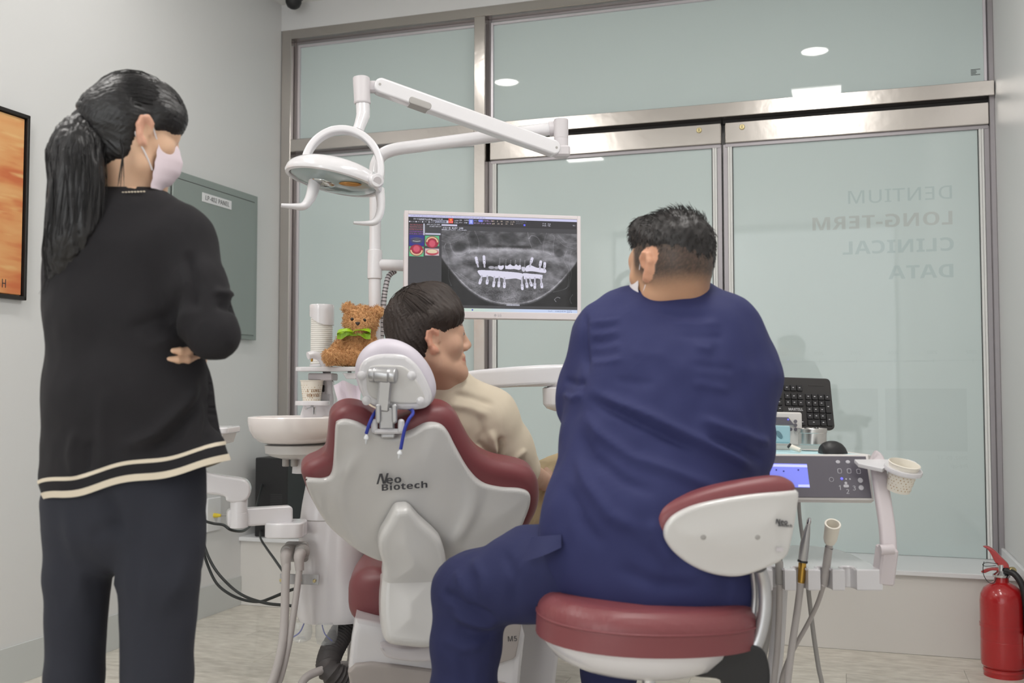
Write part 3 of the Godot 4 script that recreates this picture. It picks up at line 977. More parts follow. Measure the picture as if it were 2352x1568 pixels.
	k_part(t, "shelf", finish(moved(plate_t(round_rect(0.255, 0.17, 0.02, 4), rounded(-0.007, 0.007, 0.003, 2)), Transform3D(eul(-90, 0, 0), Vector3(s0.x + 0.125, V(-0.387,1.113,-0.6).y, -0.6))), 40), M.gloss_white)
	k_part(t, "shelf_drawer", finish(moved(box_t(Vector3(0.075, 0.022, 0.10), 0.003), Transform3D(Basis.IDENTITY, V(-0.39,1.09,-0.6))), 30), M.light_grey)
	k_part(t, "shelf_handle", finish(moved(plate_t([Vector2(-0.022, 0.006), Vector2(0.03, 0.006), Vector2(0.018, -0.012), Vector2(-0.01, -0.012)], rounded(-0.01, 0.01, 0.002, 2)), Transform3D(Basis.IDENTITY, V(-0.295,1.095,-0.53))), 30), M.gloss_white)
	k_part(t, "shelf_latch", finish(moved(box_t(Vector3(0.012, 0.004, 0.003), 0.001), Transform3D(Basis.IDENTITY, V(-0.294,1.104,-0.515))), 30), M.gasket)
	# pole up to the lamp arm
	var px := V(-0.234,1.318,-0.64)
	k_part(t, "pole", tube([Vector3(px.x, 0.62, px.z), V(-0.235,1.126,-0.64), V(-0.236,1.4,-0.64)], 0.0195, 20), M.gloss_white)
	k_part(t, "pole_collar", tube([V(-0.236,1.4,-0.64), V(-0.236,1.403,-0.64), V(-0.236,1.492,-0.64), V(-0.236,1.495,-0.64)], [0.0195, 0.0235, 0.0235, 0.0195], 22), M.gloss_white)
	k_part(t, "pole", tube([V(-0.236,1.495,-0.64), V(-0.236,1.593,-0.64), V(-0.237,1.692,-0.64)], 0.0185, 20), M.gloss_white)
	# body that joins the column with the pole
	k_part(t, "pole_foot", finish(loft_t([ring_rect(0.12, 0.10, 0.03, 0.62, px.x - 0.03, px.z + 0.01), ring_rect(0.11, 0.09, 0.03, 0.74, px.x - 0.01, px.z + 0.01), ring_rect(0.05, 0.05, 0.02, 0.80, px.x, px.z)]), 35), M.gloss_white)
	# suction ports with their hoses and the grey plate
	k_part(t, "port_plate", finish(moved(plate_t(round_rect(0.072, 0.06, 0.012, 4), rounded(-0.006, 0.006, 0.004, 3)), Transform3D(eul(0, -6, 0), V(-0.438,0.571,-0.46))), 40), M.grey_plastic)
	k_part(t, "metal_plate", finish(moved(box_t(Vector3(0.115, 0.03, 0.003), 0.001), Transform3D(eul(0, 2, -2), V(-0.428,0.491,-0.455))), 30), M.silver_paint)
	for q: Vector3 in KP([-0.481,0.489,-0.45,-0.425,0.489,-0.45,-0.383,0.487,-0.45]):
		k_part(t, "screw", cyl(0.005, 0.008, 0.001, 10), M.brass, q, eul(90, 0, 0))
	var hp := [KP([-0.456,0.576,-0.43,-0.455,0.546,-0.4,-0.455,0.498,-0.39,-0.452,0.404,-0.37,-0.452,0.326,-0.34,-0.466,0.243,-0.3,-0.481,0.211,-0.28]), KP([-0.417,0.576,-0.43,-0.416,0.546,-0.4,-0.42,0.486,-0.39,-0.427,0.404,-0.37,-0.436,0.323,-0.35,-0.452,0.238,-0.32,-0.466,0.205,-0.3])]
	for k in 2:
		var e: Vector3 = hp[k][0]
		k_part(t, "suction_port", finish(moved(lathe_t([Vector2(0, -0.012), Vector2(0.021, -0.012), Vector2(0.021, 0.01), Vector2(0.015, 0.018), Vector2(0, 0.019)], 22), Transform3D(eul(80, -10, 0), e)), 40), M.grey_plastic)
		k_part(t, "suction_elbow", tube(smooth([e + Vector3(0, 0, 0.012), e + Vector3(-0.002, -0.012, 0.026), hp[k][1] + Vector3(0, -0.02, 0)], 5), [0.016, 0.0165, 0.0165, 0.0165, 0.0165, 0.016, 0.015, 0.014, 0.0135, 0.013, 0.0125], 14), M.hose_grey)
		var path: Array = hp[k].slice(1)
		if k == 0:
			path.append_array([Vector3(path[-1].x + 0.02, 0.12, path[-1].z), Vector3(path[-1].x + 0.12, 0.03, path[-1].z - 0.05), Vector3(path[-1].x + 0.3, 0.014, path[-1].z - 0.2)])
		else:
			path.append_array([Vector3(path[-1].x + 0.03, 0.12, path[-1].z), Vector3(path[-1].x + 0.14, 0.03, path[-1].z - 0.06), Vector3(path[-1].x + 0.32, 0.012, path[-1].z - 0.24)])
		k_part(t, "suction_hose", tube(smooth(path, 5), 0.0125 if k == 0 else 0.0095, 12), M.hose_grey)
	# clear bottles under the column with thin blue tubes
	var cl := mat("clear_plastic", Color(0.93, 0.95, 0.96, 0.22), 0.05)
	cl.transparency = BaseMaterial3D.TRANSPARENCY_ALPHA
	var bs := [V(-0.435,0.346,-0.52), V(-0.354,0.35,-0.5)]
	for k in 2:
		var b: Vector3 = bs[k]
		var h: float = [0.045, 0.055][k]
		var bo := k_part(t, "water_bottle", lathe([Vector2(0.03, 0.01), Vector2(0.034, -0.005), Vector2(0.034, -h * 0.6), Vector2(0.029, -h), Vector2(0.02, -h - 0.006), Vector2(0.012, -h + 0.004), Vector2(0, -h + 0.006)], 24, 35, false), cl, b, Basis.IDENTITY, "clear plastic water bottle")
		part(bo, "dip_tube", tube(smooth([Vector3(0.012, 0.01, 0.0), Vector3(0.0, -0.02, 0.012), Vector3(-0.022, -h + 0.008, 0.01)] if k == 0 else [Vector3(-0.016, 0.01, 0.0), Vector3(-0.004, -0.025, 0.012), Vector3(0.02, -h + 0.006, 0.01)], 5), 0.0022, 6), M.blue_cord)
	# ribbed drain hoses on the floor
	var rib := smooth([V(-0.3,0.341,-0.6), V(-0.325,0.3,-0.55), V(-0.342,0.256,-0.48), V(-0.326,0.227,-0.43), Vector3(-0.25, 0.185, -0.47), Vector3(-0.14, 0.23, -0.5), Vector3(0.0, 0.25, -0.5)], 22)
	rib = spaced(rib, 0.0055)
	var rr: Array = []
	for i in rib.size():
		rr.append(0.037 if i % 2 == 0 else 0.032)
	k_part(t, "drain_hose", tube(rib, rr, 16), M.hose_dark, Vector3.ZERO, Basis.IDENTITY, "thick dark ribbed drain hose")
	var rib2 := smooth([V(-0.329,0.305,-0.7), V(-0.315,0.264,-0.7), V(-0.291,0.223,-0.55), V(-0.314,0.241,-0.45), V(-0.388,0.228,-0.38), V(-0.394,0.191,-0.35), Vector3(-0.3, 0.2, -0.3), Vector3(-0.2, 0.02, -0.25), Vector3(0.0, 0.015, -0.2)], 14)
	k_part(t, "drain_hose", tube(rib2, 0.012, 12), M.hose_grey)

	# the assistant's swing arm at the left
	var ar := t
	k_part(ar, "bracket", finish(moved(plate_t(smooth([Vector2(-0.05, -0.055), Vector2(0.04, -0.055), Vector2(0.05, 0.0), Vector2(0.04, 0.05), Vector2(-0.035, 0.055), Vector2(-0.058, 0.0)], 4, true), rounded(-0.022, 0.022, 0.005, 3)), Transform3D(eul(-90, 0, 0), V(-0.459,0.642,-0.44))), 40), M.gloss_white)
	k_part(ar, "swivel", cyl(0.019, 0.045, 0.003, 22), M.gloss_white, V(-0.472,0.672,-0.43))
	var f0 := V(-0.598,0.682,-0.38)
	var f1 := V(-0.472,0.684,-0.43)
	var beam := plate_t(round_rect(f0.distance_to(f1) + 0.05, 0.052, 0.012, 4), rounded(-0.02, 0.02, 0.006, 3))
	var ub := (f1 - f0).normalized()
	k_part(ar, "forearm", finish(moved(beam, Transform3D(Basis(ub, Vector3.UP, ub.cross(Vector3.UP)).orthonormalized(), (f0 + f1) * 0.5)), 40), M.gloss_white)
	k_part(ar, "elbow", tube([V(-0.586,0.654,-0.37), V(-0.586,0.655,-0.37), V(-0.587,0.696,-0.37), V(-0.587,0.697,-0.37), V(-0.587,0.738,-0.37)], [0.022, 0.0255, 0.0255, 0.0245, 0.0245], 24), M.gloss_white)
	var g: Array = [Vector2(0.0, -0.036), Vector2(0.026, -0.026), Vector2(0.036, 0.0), Vector2(0.026, 0.026), Vector2(0.0, 0.036), Vector2(-0.07, 0.048), Vector2(-0.2, 0.085), Vector2(-0.215, 0.03), Vector2(-0.1, -0.005), Vector2(-0.04, -0.015), Vector2(-0.03, -0.03)]
	k_part(ar, "upper_arm", finish(moved(plate_t(smooth(g, 4, true), rounded(-0.026, 0.026, 0.008, 3)), Transform3D(eul(0, 10, 0), V(-0.589,0.762,-0.37))), 40), M.gloss_white)
	# small tray behind the standing woman
	var tr := t
	k_part(tr, "tray_top", finish(moved(plate_t(round_rect(0.24, 0.16, 0.02, 4), rounded(-0.009, 0.009, 0.004, 3)), Transform3D(eul(-90, 0, 0), V(-0.712,0.936,-0.33))), 40), M.gloss_white)
	k_part(tr, "tray_body", finish(moved(plate_t([Vector2(-0.1, 0.014), Vector2(0.108, 0.014), Vector2(0.099, -0.014), Vector2(0.088, -0.018), Vector2(-0.1, -0.018)], rounded(-0.07, 0.07, 0.003, 2)), Transform3D(Basis.IDENTITY, V(-0.711,0.913,-0.33))), 30), M.warm_white)
	k_part(tr, "tray_post", tube([V(-0.728,0.898,-0.33), V(-0.727,0.805,-0.35)], 0.015, 14), M.gloss_white)

# points at equal steps along a path
func spaced(path: Array, step: float) -> Array:
	var o: Array = [path[0]]
	var left := step
	for i in path.size() - 1:
		var a: Vector3 = path[i]
		var b: Vector3 = path[i + 1]
		var l := a.distance_to(b)
		var s := left
		while s <= l:
			o.append(a.lerp(b, s / l))
			s += step
		left = s - l
	return o

func paper_cup(at: Vector3, tilt: Basis, label: String, group := "") -> Node3D:
	var t := thing("paper_cup", label, "cup", at, 0.0, group)
	t.basis = tilt
	var h := 0.066
	part(t, "cup_wall", lathe([Vector2(0, 0.003), Vector2(0.0255, 0.003), Vector2(0.0258, 0.0), Vector2(0.0265, 0.0), Vector2(0.0345, h - 0.001), Vector2(0.0362, h), Vector2(0.0365, h + 0.002), Vector2(0.0352, h + 0.003), Vector2(0.0338, h), Vector2(0.0258, 0.005), Vector2(0, 0.005)], 36), M.cup_paper)
	var pt := PackedVector3Array()
	var r2 := RandomNumberGenerator.new()
	r2.seed = 77
	var ang := 0.0
	for row in 8:
		var y := 0.008 + row * 0.0064
		for k in 22:
			if r2.randf() < 0.25:
				continue
			var a := TAU * (k + 0.5 * (row % 2) + r2.randf_range(-0.15, 0.15)) / 22.0
			var wd := r2.randf_range(0.0012, 0.0034)
			var ht := r2.randf_range(0.0010, 0.0026)
			var r := lerpf(0.0265, 0.0345, y / h) + 0.00035
			var rot := Basis(Vector3.UP, -a + PI / 2) * Basis(Vector3(0, 0, 1), r2.randf_range(-0.9, 0.9))
			pt.append_array(moved(box_t(Vector3(wd, ht, 0.0004), 0.0001), Transform3D(rot, Vector3(cos(a) * r, y, sin(a) * r))))
	var pm := part(t, "printed_pattern", finish(pt, 20), M.cup_print)
	pm.set_meta("kind", "stuff")
	return t

func cup_words(t: Node3D, yaw: float) -> void:
	# the words printed on the side that faces the room
	for q: Array in [["I LO♥E", 0.036, 0.0085], ["COFFEE", 0.022, 0.0085]]:
		var s: String = q[0]
		s = s.replace("♥", "V")
		for i in s.length():
			if s[i] == " ":
				continue
			var a := yaw + deg_to_rad((i - (s.length() - 1) * 0.5) * 13.0)
			var r := lerpf(0.0265, 0.0345, q[1] / 0.066) + 0.0007
			var tm := text_mesh(s[i], q[2], "Droid Serif", 0.0004, 700)
			part(t, "lettering", tm, M.cup_brown, Vector3(sin(a) * r, q[1], cos(a) * r), Basis(Vector3.UP, a))

func build_lamp() -> void:
	var t := thing_k("operating_lamp", "white operating lamp on jointed arm above the patient", "lamp", V(-0.237,1.692,-0.64))
	var bend := smooth(KP([-0.237,1.687,-0.64,-0.237,1.731,-0.64,-0.233,1.77,-0.64,-0.214,1.8,-0.64,-0.173,1.817,-0.64,-0.097,1.828,-0.64,0.068,1.848,-0.63,0.329,1.879,-0.62]), 8)
	k_part(t, "boom", tube(bend, 0.0205, 20), M.gloss_white)
	k_part(t, "boom_end", tube([V(0.318,1.877,-0.62), V(0.345,1.88,-0.62)], 0.024, 20), M.light_grey)
	k_part(t, "joint", tube([V(0.355,1.903,-0.6), V(0.355,1.901,-0.6), V(0.355,1.842,-0.6), V(0.355,1.841,-0.6), V(0.355,1.838,-0.6), V(0.355,1.783,-0.6), V(0.355,1.782,-0.6)], [0.0215, 0.023, 0.023, 0.0222, 0.023, 0.023, 0.021], 24), M.light_grey)
	var a0 := V(0.332,1.801,-0.57)
	var a1 := V(-0.196,1.949,-0.4)
	var u := (a1 - a0).normalized()
	var n := Vector3(0.05, 0.1, 1.0)
	n = (n - u * n.dot(u)).normalized()
	var v := n.cross(u)
	if v.y < 0:
		v = -v
	var len := a0.distance_to(a1)
	var ab := Basis(u, v, u.cross(v))
	var aplate := plate_t(round_rect(len + 0.03, 0.047, 0.022, 5), rounded(-0.021, 0.021, 0.006, 3))
	k_part(t, "spring_arm", finish(moved(aplate, Transform3D(ab, (a0 + a1) * 0.5)), 40), M.gloss_white)
	var gp := a0.lerp(a1, 0.775) - v * 0.013
	k_part(t, "arm_grip", finish(moved(plate_t(round_rect(0.07, 0.022, 0.009, 4), rounded(-0.0235, 0.0235, 0.003, 2)), Transform3D(ab, gp)), 40), M.grey_plastic)
	for q: Vector3 in [a0, a1]:
		k_part(t, "pivot_screw", finish(moved(lathe_t([Vector2(0, -0.0005), Vector2(0.004, -0.0005), Vector2(0.004, 0.0015), Vector2(0, 0.0018)], 14), Transform3D(ab * eul(90, 0, 0), q + u.cross(v) * 0.0212 * signf(u.cross(v).z))), 40), M.grey_plastic)
		k_part(t, "arm_knuckle", finish(moved(box_t(Vector3(0.06, 0.034, 0.026), 0.006), Transform3D(Basis.IDENTITY, q + (Vector3(0.02, -0.006, 0) if q == a0 else Vector3(-0.018, -0.002, 0)))), 40), M.light_grey)
	k_part(t, "head_swivel", tube([V(-0.246,1.972,-0.39), V(-0.246,1.969,-0.39), V(-0.241,1.899,-0.38), V(-0.241,1.897,-0.38), V(-0.241,1.893,-0.38), V(-0.241,1.89,-0.38)], [0.023, 0.025, 0.024, 0.025, 0.025, 0.0225], 24), M.light_grey)
	k_part(t, "head_neck", tube(smooth(KP([-0.24,1.894,-0.38,-0.238,1.867,-0.375,-0.238,1.85,-0.37,-0.243,1.827,-0.36,-0.249,1.802,-0.35]), 5), [0.0205, 0.0205, 0.0205, 0.0205, 0.0205, 0.0205, 0.0203, 0.0203, 0.02, 0.02, 0.02, 0.0195, 0.019, 0.0185, 0.018, 0.0175, 0.0172, 0.017, 0.017, 0.017, 0.017], 20), M.gloss_white)
	# yoke: half ring with a flat section
	var ya := V(-0.386,1.707,-0.3)
	var yb := V(-0.181,1.65,-0.3)
	var yc := (ya + yb) * 0.5
	var yx := (yb - ya) * 0.5
	var top := V(-0.261,1.794,-0.32)
	var yy := top - yc
	var rings: Array = []
	for i in 41:
		var a := PI * (i - 1.0) / 38.0
		var c := yc - yx * cos(a) * 1.04 + yy * sin(a)
		var d := (yx * sin(a) + yy * cos(a)).normalized()
		var out := (-yx * cos(a) / yx.length() + yy * sin(a) / yy.length()).normalized()
		out = (out - d * out.dot(d)).normalized()
		var sd := d.cross(out)
		var ring: Array = []
		for q: Vector2 in round_rect(0.020, 0.034, 0.006, 3):
			ring.append(c + out * q.x + sd * q.y)
		rings.append(ring)
	k_part(t, "yoke", finish(loft_t(rings), 40), M.gloss_white)
	# head: a shallow shell with a mirrored underside
	var hc := V(-0.302,1.645,-0.26)
	var hb := Basis(Vector3(0, 0, 1), -0.20) * Basis(Vector3(1, 0, 0), -0.16)
	var prof: Array = []
	for i in 12:
		var a := PI / 2 * i / 11.0
		prof.append(Vector2(0.138 * pow(sin(a), 0.8) if i > 0 else 0.0, 0.05 * cos(a)))
	prof.append_array([Vector2(0.139, -0.006), Vector2(0.136, -0.012), Vector2(0.126, -0.014), Vector2(0.123, -0.008), Vector2(0.122, 0.0), Vector2(0, 0.004)])
	var head := k_part(t, "lamp_head", finish(moved(lathe_t(prof, 64), Transform3D(Basis.from_scale(Vector3(1, 1, 0.74)), Vector3.ZERO)), 40), M.gloss_white, hc, hb, "white oval lamp head")
	mat("lamp_mirror", srgb(190, 192, 190), 0.08, 1.0)
	var lens := mat("lamp_lens", srgb(150, 165, 165), 0.05, 0.0, 0.6)
	lens.metallic_specular = 0.8
	part(head, "reflector", finish(moved(lathe_t([Vector2(0.121, -0.009), Vector2(0.10, -0.018), Vector2(0.06, -0.026), Vector2(0, -0.029), Vector2(0, -0.004), Vector2(0.121, -0.004)], 56), Transform3D(Basis.from_scale(Vector3(1, 1, 0.74)), Vector3.ZERO)), 40), lens, Vector3.ZERO, Basis.IDENTITY, "dark glossy lens under the lamp")
	part(head, "bulb_cover", finish(moved(ellipsoid_t(Vector3.ZERO, Vector3(0.035, 0.01, 0.026), 20, 10), Transform3D(Basis.IDENTITY, Vector3(-0.02, -0.025, 0.02))), 60), M.lamp_mirror)
	var amber := mat("amber_lens", srgb(170, 120, 60), 0.15, 0.3)
	part(head, "amber_filter", finish(moved(ellipsoid_t(Vector3.ZERO, Vector3(0.032, 0.006, 0.012), 18, 8), Transform3D(eul(0, 0, 8), Vector3(0.058, -0.0225, 0.045))), 60), amber)
	# pivot knob at the right and handles
	k_part(t, "pivot_knob", tube([V(-0.197,1.643,-0.27), V(-0.188,1.636,-0.24), V(-0.172,1.623,-0.19), V(-0.17,1.623,-0.186)], [0.022, 0.0225, 0.02, 0.016], 22), M.gloss_white)
	k_part(t, "knob_cap", tube([V(-0.17,1.623,-0.187), V(-0.169,1.622,-0.184)], [0.0125, 0.0115], 20), M.light_grey)
	k_part(t, "handle", finish(loft_t(handle_rings(KP([-0.352,1.629,-0.24,-0.355,1.595,-0.22,-0.361,1.569,-0.2,-0.372,1.551,-0.18,-0.396,1.549,-0.17,-0.427,1.55,-0.16]), [0.03, 0.028, 0.024, 0.022, 0.018, 0.008], [0.018, 0.016, 0.013, 0.011, 0.008, 0.005])), 60), M.gloss_white, Vector3.ZERO, Basis.IDENTITY, "curved white lamp handle")
	k_part(t, "handle", finish(loft_t(handle_rings(KP([-0.176,1.618,-0.28,-0.17,1.574,-0.27,-0.173,1.541,-0.26,-0.184,1.52,-0.25,-0.206,1.514,-0.24,-0.241,1.514,-0.23]), [0.026, 0.025, 0.022, 0.018, 0.014, 0.008], [0.014, 0.012, 0.011, 0.010, 0.007, 0.004])), 60), M.gloss_white, Vector3.ZERO, Basis.IDENTITY, "curved white lamp handle")

func handle_rings(ctrl: Array, wide: Array, thick: Array) -> Array:
	var p := smooth(ctrl, 6)
	var rings: Array = []
	for i in p.size():
		var s := float(i) / (p.size() - 1) * (wide.size() - 1)
		var k := mini(int(s), wide.size() - 2)
		var w := lerpf(wide[k], wide[k + 1], s - k)
		var h := lerpf(thick[k], thick[k + 1], s - k)
		var d: Vector3 = (p[mini(i + 1, p.size() - 1)] - p[maxi(i - 1, 0)]).normalized()
		var side := Vector3(0, 0, 1)
		side = (side - d * side.dot(d)).normalized()
		var out := d.cross(side)
		var ring: Array = []
		for a_i in 14:
			var a := TAU * a_i / 14
			ring.append(p[i] + side * cos(a) * w * 0.6 + out * sin(a) * h)
		rings.append(ring)
	return rings

# ---------------------------------------------------------------- monitor
func fill_disc(im: Image, cx: float, cy: float, rx: float, ry: float, c: Color, soft := 0.0) -> void:
	for y in range(maxi(0, int(cy - ry - 1)), mini(im.get_height(), int(cy + ry + 2))):
		for x in range(maxi(0, int(cx - rx - 1)), mini(im.get_width(), int(cx + rx + 2))):
			var d := Vector2((x - cx) / rx, (y - cy) / ry).length()
			if d < 1.0:
				var a := c.a * (1.0 if soft <= 0.0 else clampf((1.0 - d) / soft, 0.0, 1.0))
				im.set_pixel(x, y, im.get_pixel(x, y).lerp(Color(c.r, c.g, c.b), a))

func stroke(im: Image, pts: Array, r: float, c: Color, soft := 1.0) -> void:
	var p := smooth(pts, 10)
	for q: Vector2 in p:
		fill_disc(im, q.x, q.y, r, r, c, soft)

func fill_poly(im: Image, pts: Array, c: Color) -> void:
	var pv := PackedVector2Array(pts)
	var lo := Vector2(1e9, 1e9)
	var hi := Vector2(-1e9, -1e9)
	for q: Vector2 in pts:
		lo = lo.min(q)
		hi = hi.max(q)
	for y in range(maxi(0, int(lo.y)), mini(im.get_height(), int(hi.y) + 1)):
		for x in range(maxi(0, int(lo.x)), mini(im.get_width(), int(hi.x) + 1)):
			if Geometry2D.is_point_in_polygon(Vector2(x + 0.5, y + 0.5), pv):
				im.set_pixel(x, y, im.get_pixel(x, y).lerp(Color(c.r, c.g, c.b), c.a))

# rows of small unreadable interface text
func scribble(im: Image, x: int, y: int, w: int, h: int, c: Color, r: RandomNumberGenerator) -> void:
	var cx := x
	while cx < x + w:
		var g := r.randi_range(3, h)
		for k in 3:
			if r.randf() < 0.8:
				im.fill_rect(Rect2i(cx + r.randi_range(0, 2), y + r.randi_range(0, h - 2), maxi(1, g - 2), 1), c)
			if r.randf() < 0.8:
				im.fill_rect(Rect2i(cx + r.randi_range(0, maxi(1, g - 2)), y + r.randi_range(0, 1), 1, h - 1), c)
		cx += g + (3 if r.randf() < 0.2 else 1)


# small bitmap digits and letters, five rows of three
func tiny_text(im: Image, s: String, x: int, y: int, k: int, c: Color) -> void:
	var f := {"0": [7, 5, 5, 5, 7], "1": [2, 6, 2, 2, 7], "2": [7, 1, 7, 4, 7], "3": [7, 1, 7, 1, 7], "4": [5, 5, 7, 1, 1], "5": [7, 4, 7, 1, 7], "6": [7, 4, 7, 5, 7], "7": [7, 1, 1, 2, 2], "8": [7, 5, 7, 5, 7], "9": [7, 5, 7, 1, 7], "-": [0, 0, 7, 0, 0], "(": [1, 2, 2, 2, 1], ")": [4, 2, 2, 2, 4], "T": [7, 2, 2, 2, 2], "o": [0, 0, 7, 5, 7], "d": [1, 1, 7, 5, 7], "a": [0, 6, 3, 5, 7], "y": [5, 5, 7, 1, 6], "Y": [5, 5, 2, 2, 2], "M": [5, 7, 7, 5, 5], " ": [0, 0, 0, 0, 0]}
	for ch in s:
		var g: Array = f.get(ch, [7, 5, 5, 5, 7])
		for row in 5:
			for col in 3:
				if g[row] & (4 >> col):
					im.fill_rect(Rect2i(x + col * k, y + row * k, k, k), c)
		x += 4 * k

func xray_image() -> Image:
	# the picture on the screen, drawn in screen pixels 960 x 548
	var W := 960
	var H := 548
	var im := Image.create(W, H, false, Image.FORMAT_RGB8)
	im.fill(Color(0.27, 0.265, 0.28))
	var r := RandomNumberGenerator.new()
	r.seed = 402
	im.fill_rect(Rect2i(0, 0, W, 14), Color(0.80, 0.80, 0.93))
	scribble(im, 12, 4, 420, 7, Color(0.55, 0.53, 0.70), r)
	im.fill_rect(Rect2i(0, 14, W, 44), Color(0.20, 0.195, 0.21))
	im.fill_rect(Rect2i(0, 58, W, 16), Color(0.27, 0.265, 0.28))
	# tool bar
	var white := Color(0.82, 0.82, 0.88)
	scribble(im, 28, 20, 30, 10, white, r)
	tiny_text(im, "(25071104)", 58, 21, 2, white)
	for k in 4:
		im.fill_rect(Rect2i(4 + 36 * k, 37, 7, 7), white)
		scribble(im, 14 + 36 * k, 37, 20, 7, Color(0.6, 0.6, 0.66), r)
	scribble(im, 126, 26, 18, 10, white, r)
	scribble(im, 152, 19, 40, 7, white, r)
	im.fill_rect(Rect2i(148, 28, 76, 16), Color(0.75, 0.76, 0.84))
	im.fill_rect(Rect2i(150, 30, 62, 12), Color(0.25, 0.26, 0.34))
	scribble(im, 152, 32, 56, 8, white, r)
	im.fill_rect(Rect2i(224, 16, 26, 28), Color(0.86, 0.20, 0.14))
	scribble(im, 229, 33, 14, 8, Color(1, 0.85, 0.85), r)
	fill_disc(im, 237, 24, 5, 5, Color(0.95, 0.75, 0.3))
	for q: Array in [[258, 24, 18], [284, 20, 16], [312, 20, 20], [312, 34, 20], [258, 36, 22], [286, 34, 12]]:
		scribble(im, q[0], q[1], q[2], 8, white, r)
	im.fill_rect(Rect2i(338, 18, 26, 28), Color(0.52, 0.56, 0.92))
	im.fill_rect(Rect2i(346, 22, 10, 18), Color(0.72, 0.76, 0.97))
	scribble(im, 370, 20, 20, 8, Color(0.55, 0.58, 0.85), r)
	im.fill_rect(Rect2i(394, 18, 24, 13), Color(0.5, 0.52, 0.93))
	for q: Array in [[420, 20, 18], [444, 20, 18], [368, 35, 32], [406, 35, 26], [438, 35, 26]]:
		scribble(im, q[0], q[1], q[2], 8, Color(0.72, 0.6, 0.82), r)
	for q: Array in [[470, 20, 14], [498, 20, 6], [520, 20, 6], [470, 35, 14], [500, 35, 6], [522, 35, 6], [548, 22, 12], [548, 34, 12], [576, 22, 16], [576, 34, 16]]:
		scribble(im, q[0], q[1], q[2], 8, Color(0.85, 0.78, 0.72), r)
	scribble(im, 606, 20, 60, 6, Color(0.5, 0.5, 0.56), r)
	scribble(im, 606, 30, 40, 6, Color(0.45, 0.45, 0.5), r)
	im.fill_rect(Rect2i(650, 36, 11, 11), Color(0.40, 0.42, 0.95))
	for q: Array in [[760, 26, 18], [760, 37, 18], [790, 26, 14], [790, 37, 18], [936, 32, 12]]:
		scribble(im, q[0], q[1], q[2], 8, white, r)
	# left column: lists and thumbnails
	for k in 5:
		scribble(im, 6, 54 + 13 * k, 74, 8, [Color(0.68, 0.36, 0.40), Color(0.66, 0.36, 0.42), Color(0.66, 0.33, 0.42), Color(0.55, 0.25, 0.72), Color(0.55, 0.25, 0.76)][k], r)
	im.fill_rect(Rect2i(83, 50, 9, 66), Color(0.70, 0.70, 0.76))
	scribble(im, 100, 50, 80, 8, white, r)
	scribble(im, 118, 61, 60, 8, white, r)
	im.fill_rect(Rect2i(185, 50, 88, 10), Color(0.78, 0.77, 0.86))
	im.fill_rect(Rect2i(94, 104, 86, 9), Color(0.78, 0.78, 0.86))
	scribble(im, 190, 66, 34, 10, white, r)
	tiny_text(im, "M 612Y 10M", 228, 66, 2, white)
	tiny_text(im, "2025-07-11 (Today)", 186, 78, 2, white)
	im.fill_rect(Rect2i(6, 117, 82, 62), Color(0.20, 0.20, 0.52))
	for k in 5:
		fill_disc(im, 47, 148, 41, 22, Color(0.24 + 0.04 * k, 0.24 + 0.04 * k, 0.25 + 0.04 * k, 0.5), 0.9)
	stroke(im, [Vector2(14, 138), Vector2(47, 132), Vector2(80, 138)], 2.0, Color(0.6, 0.6, 0.62, 0.6))
	stroke(im, [Vector2(26, 150), Vector2(47, 153), Vector2(66, 150)], 2.6, Color(0.85, 0.85, 0.86))
	stroke(im, [Vector2(24, 146), Vector2(47, 148), Vector2(68, 146)], 1.5, Color(0.1, 0.1, 0.1))
	for q: Array in [[94, 119, 78, 58, 0], [6, 183, 80, 56, 1], [94, 192, 78, 40, 2]]:
		var x: int = q[0]
		var y: int = q[1]
		var w: int = q[2]
		var h: int = q[3]
		im.fill_rect(Rect2i(x, y, w, h), Color(0.38, 0.72, 0.52) if q[4] < 2 else Color(0.80, 0.72, 0.74))
		if q[4] == 2:
			fill_disc(im, x + w * 0.5, y + h * 0.5, w * 0.49, h * 0.5, Color(0.68, 0.24, 0.30), 0.2)
			fill_disc(im, x + w * 0.5, y + h * 0.42, w * 0.42, h * 0.36, Color(0.88, 0.83, 0.70), 0.2)
			for k in 9:
				im.fill_rect(Rect2i(x + 8 + 7 * k, y + 6, 1, h - 18), Color(0.66, 0.55, 0.48))
			stroke(im, [Vector2(x + 5, y + h * 0.62), Vector2(x + w * 0.5, y + h * 0.7), Vector2(x + w - 5, y + h * 0.62)], 3.0, Color(0.72, 0.25, 0.32))
		else:
			var up: bool = q[4] == 0
			var cy := y + (h * 0.62 if up else h * 0.36)
			fill_disc(im, x + w * 0.5, cy, w * 0.5, h * 0.62, Color(0.62, 0.18, 0.26), 0.12)
			fill_disc(im, x + w * 0.5, cy + (8 if up else -8), w * 0.27, h * 0.4, Color(0.80, 0.34, 0.42), 0.3)
			for k in 13:
				var a := PI * (k + 0.5) / 13.0
				fill_disc(im, x + w * 0.5 - cos(a) * w * 0.38, cy - sin(a) * h * 0.46 * (1.0 if up else -1.0), 5, 5, Color(0.87, 0.80, 0.62), 0.4)
	# ---- the panoramic X-ray: x 190..955, y 88..512
	var ox := 186
	var oy := 84
	var w := 774
	var h := 428
	var nz := FastNoiseLite.new()
	nz.seed = 9
	nz.frequency = 0.012
	nz.fractal_octaves = 4
	var fine := FastNoiseLite.new()
	fine.seed = 3
	fine.frequency = 0.09
	fine.fractal_octaves = 3
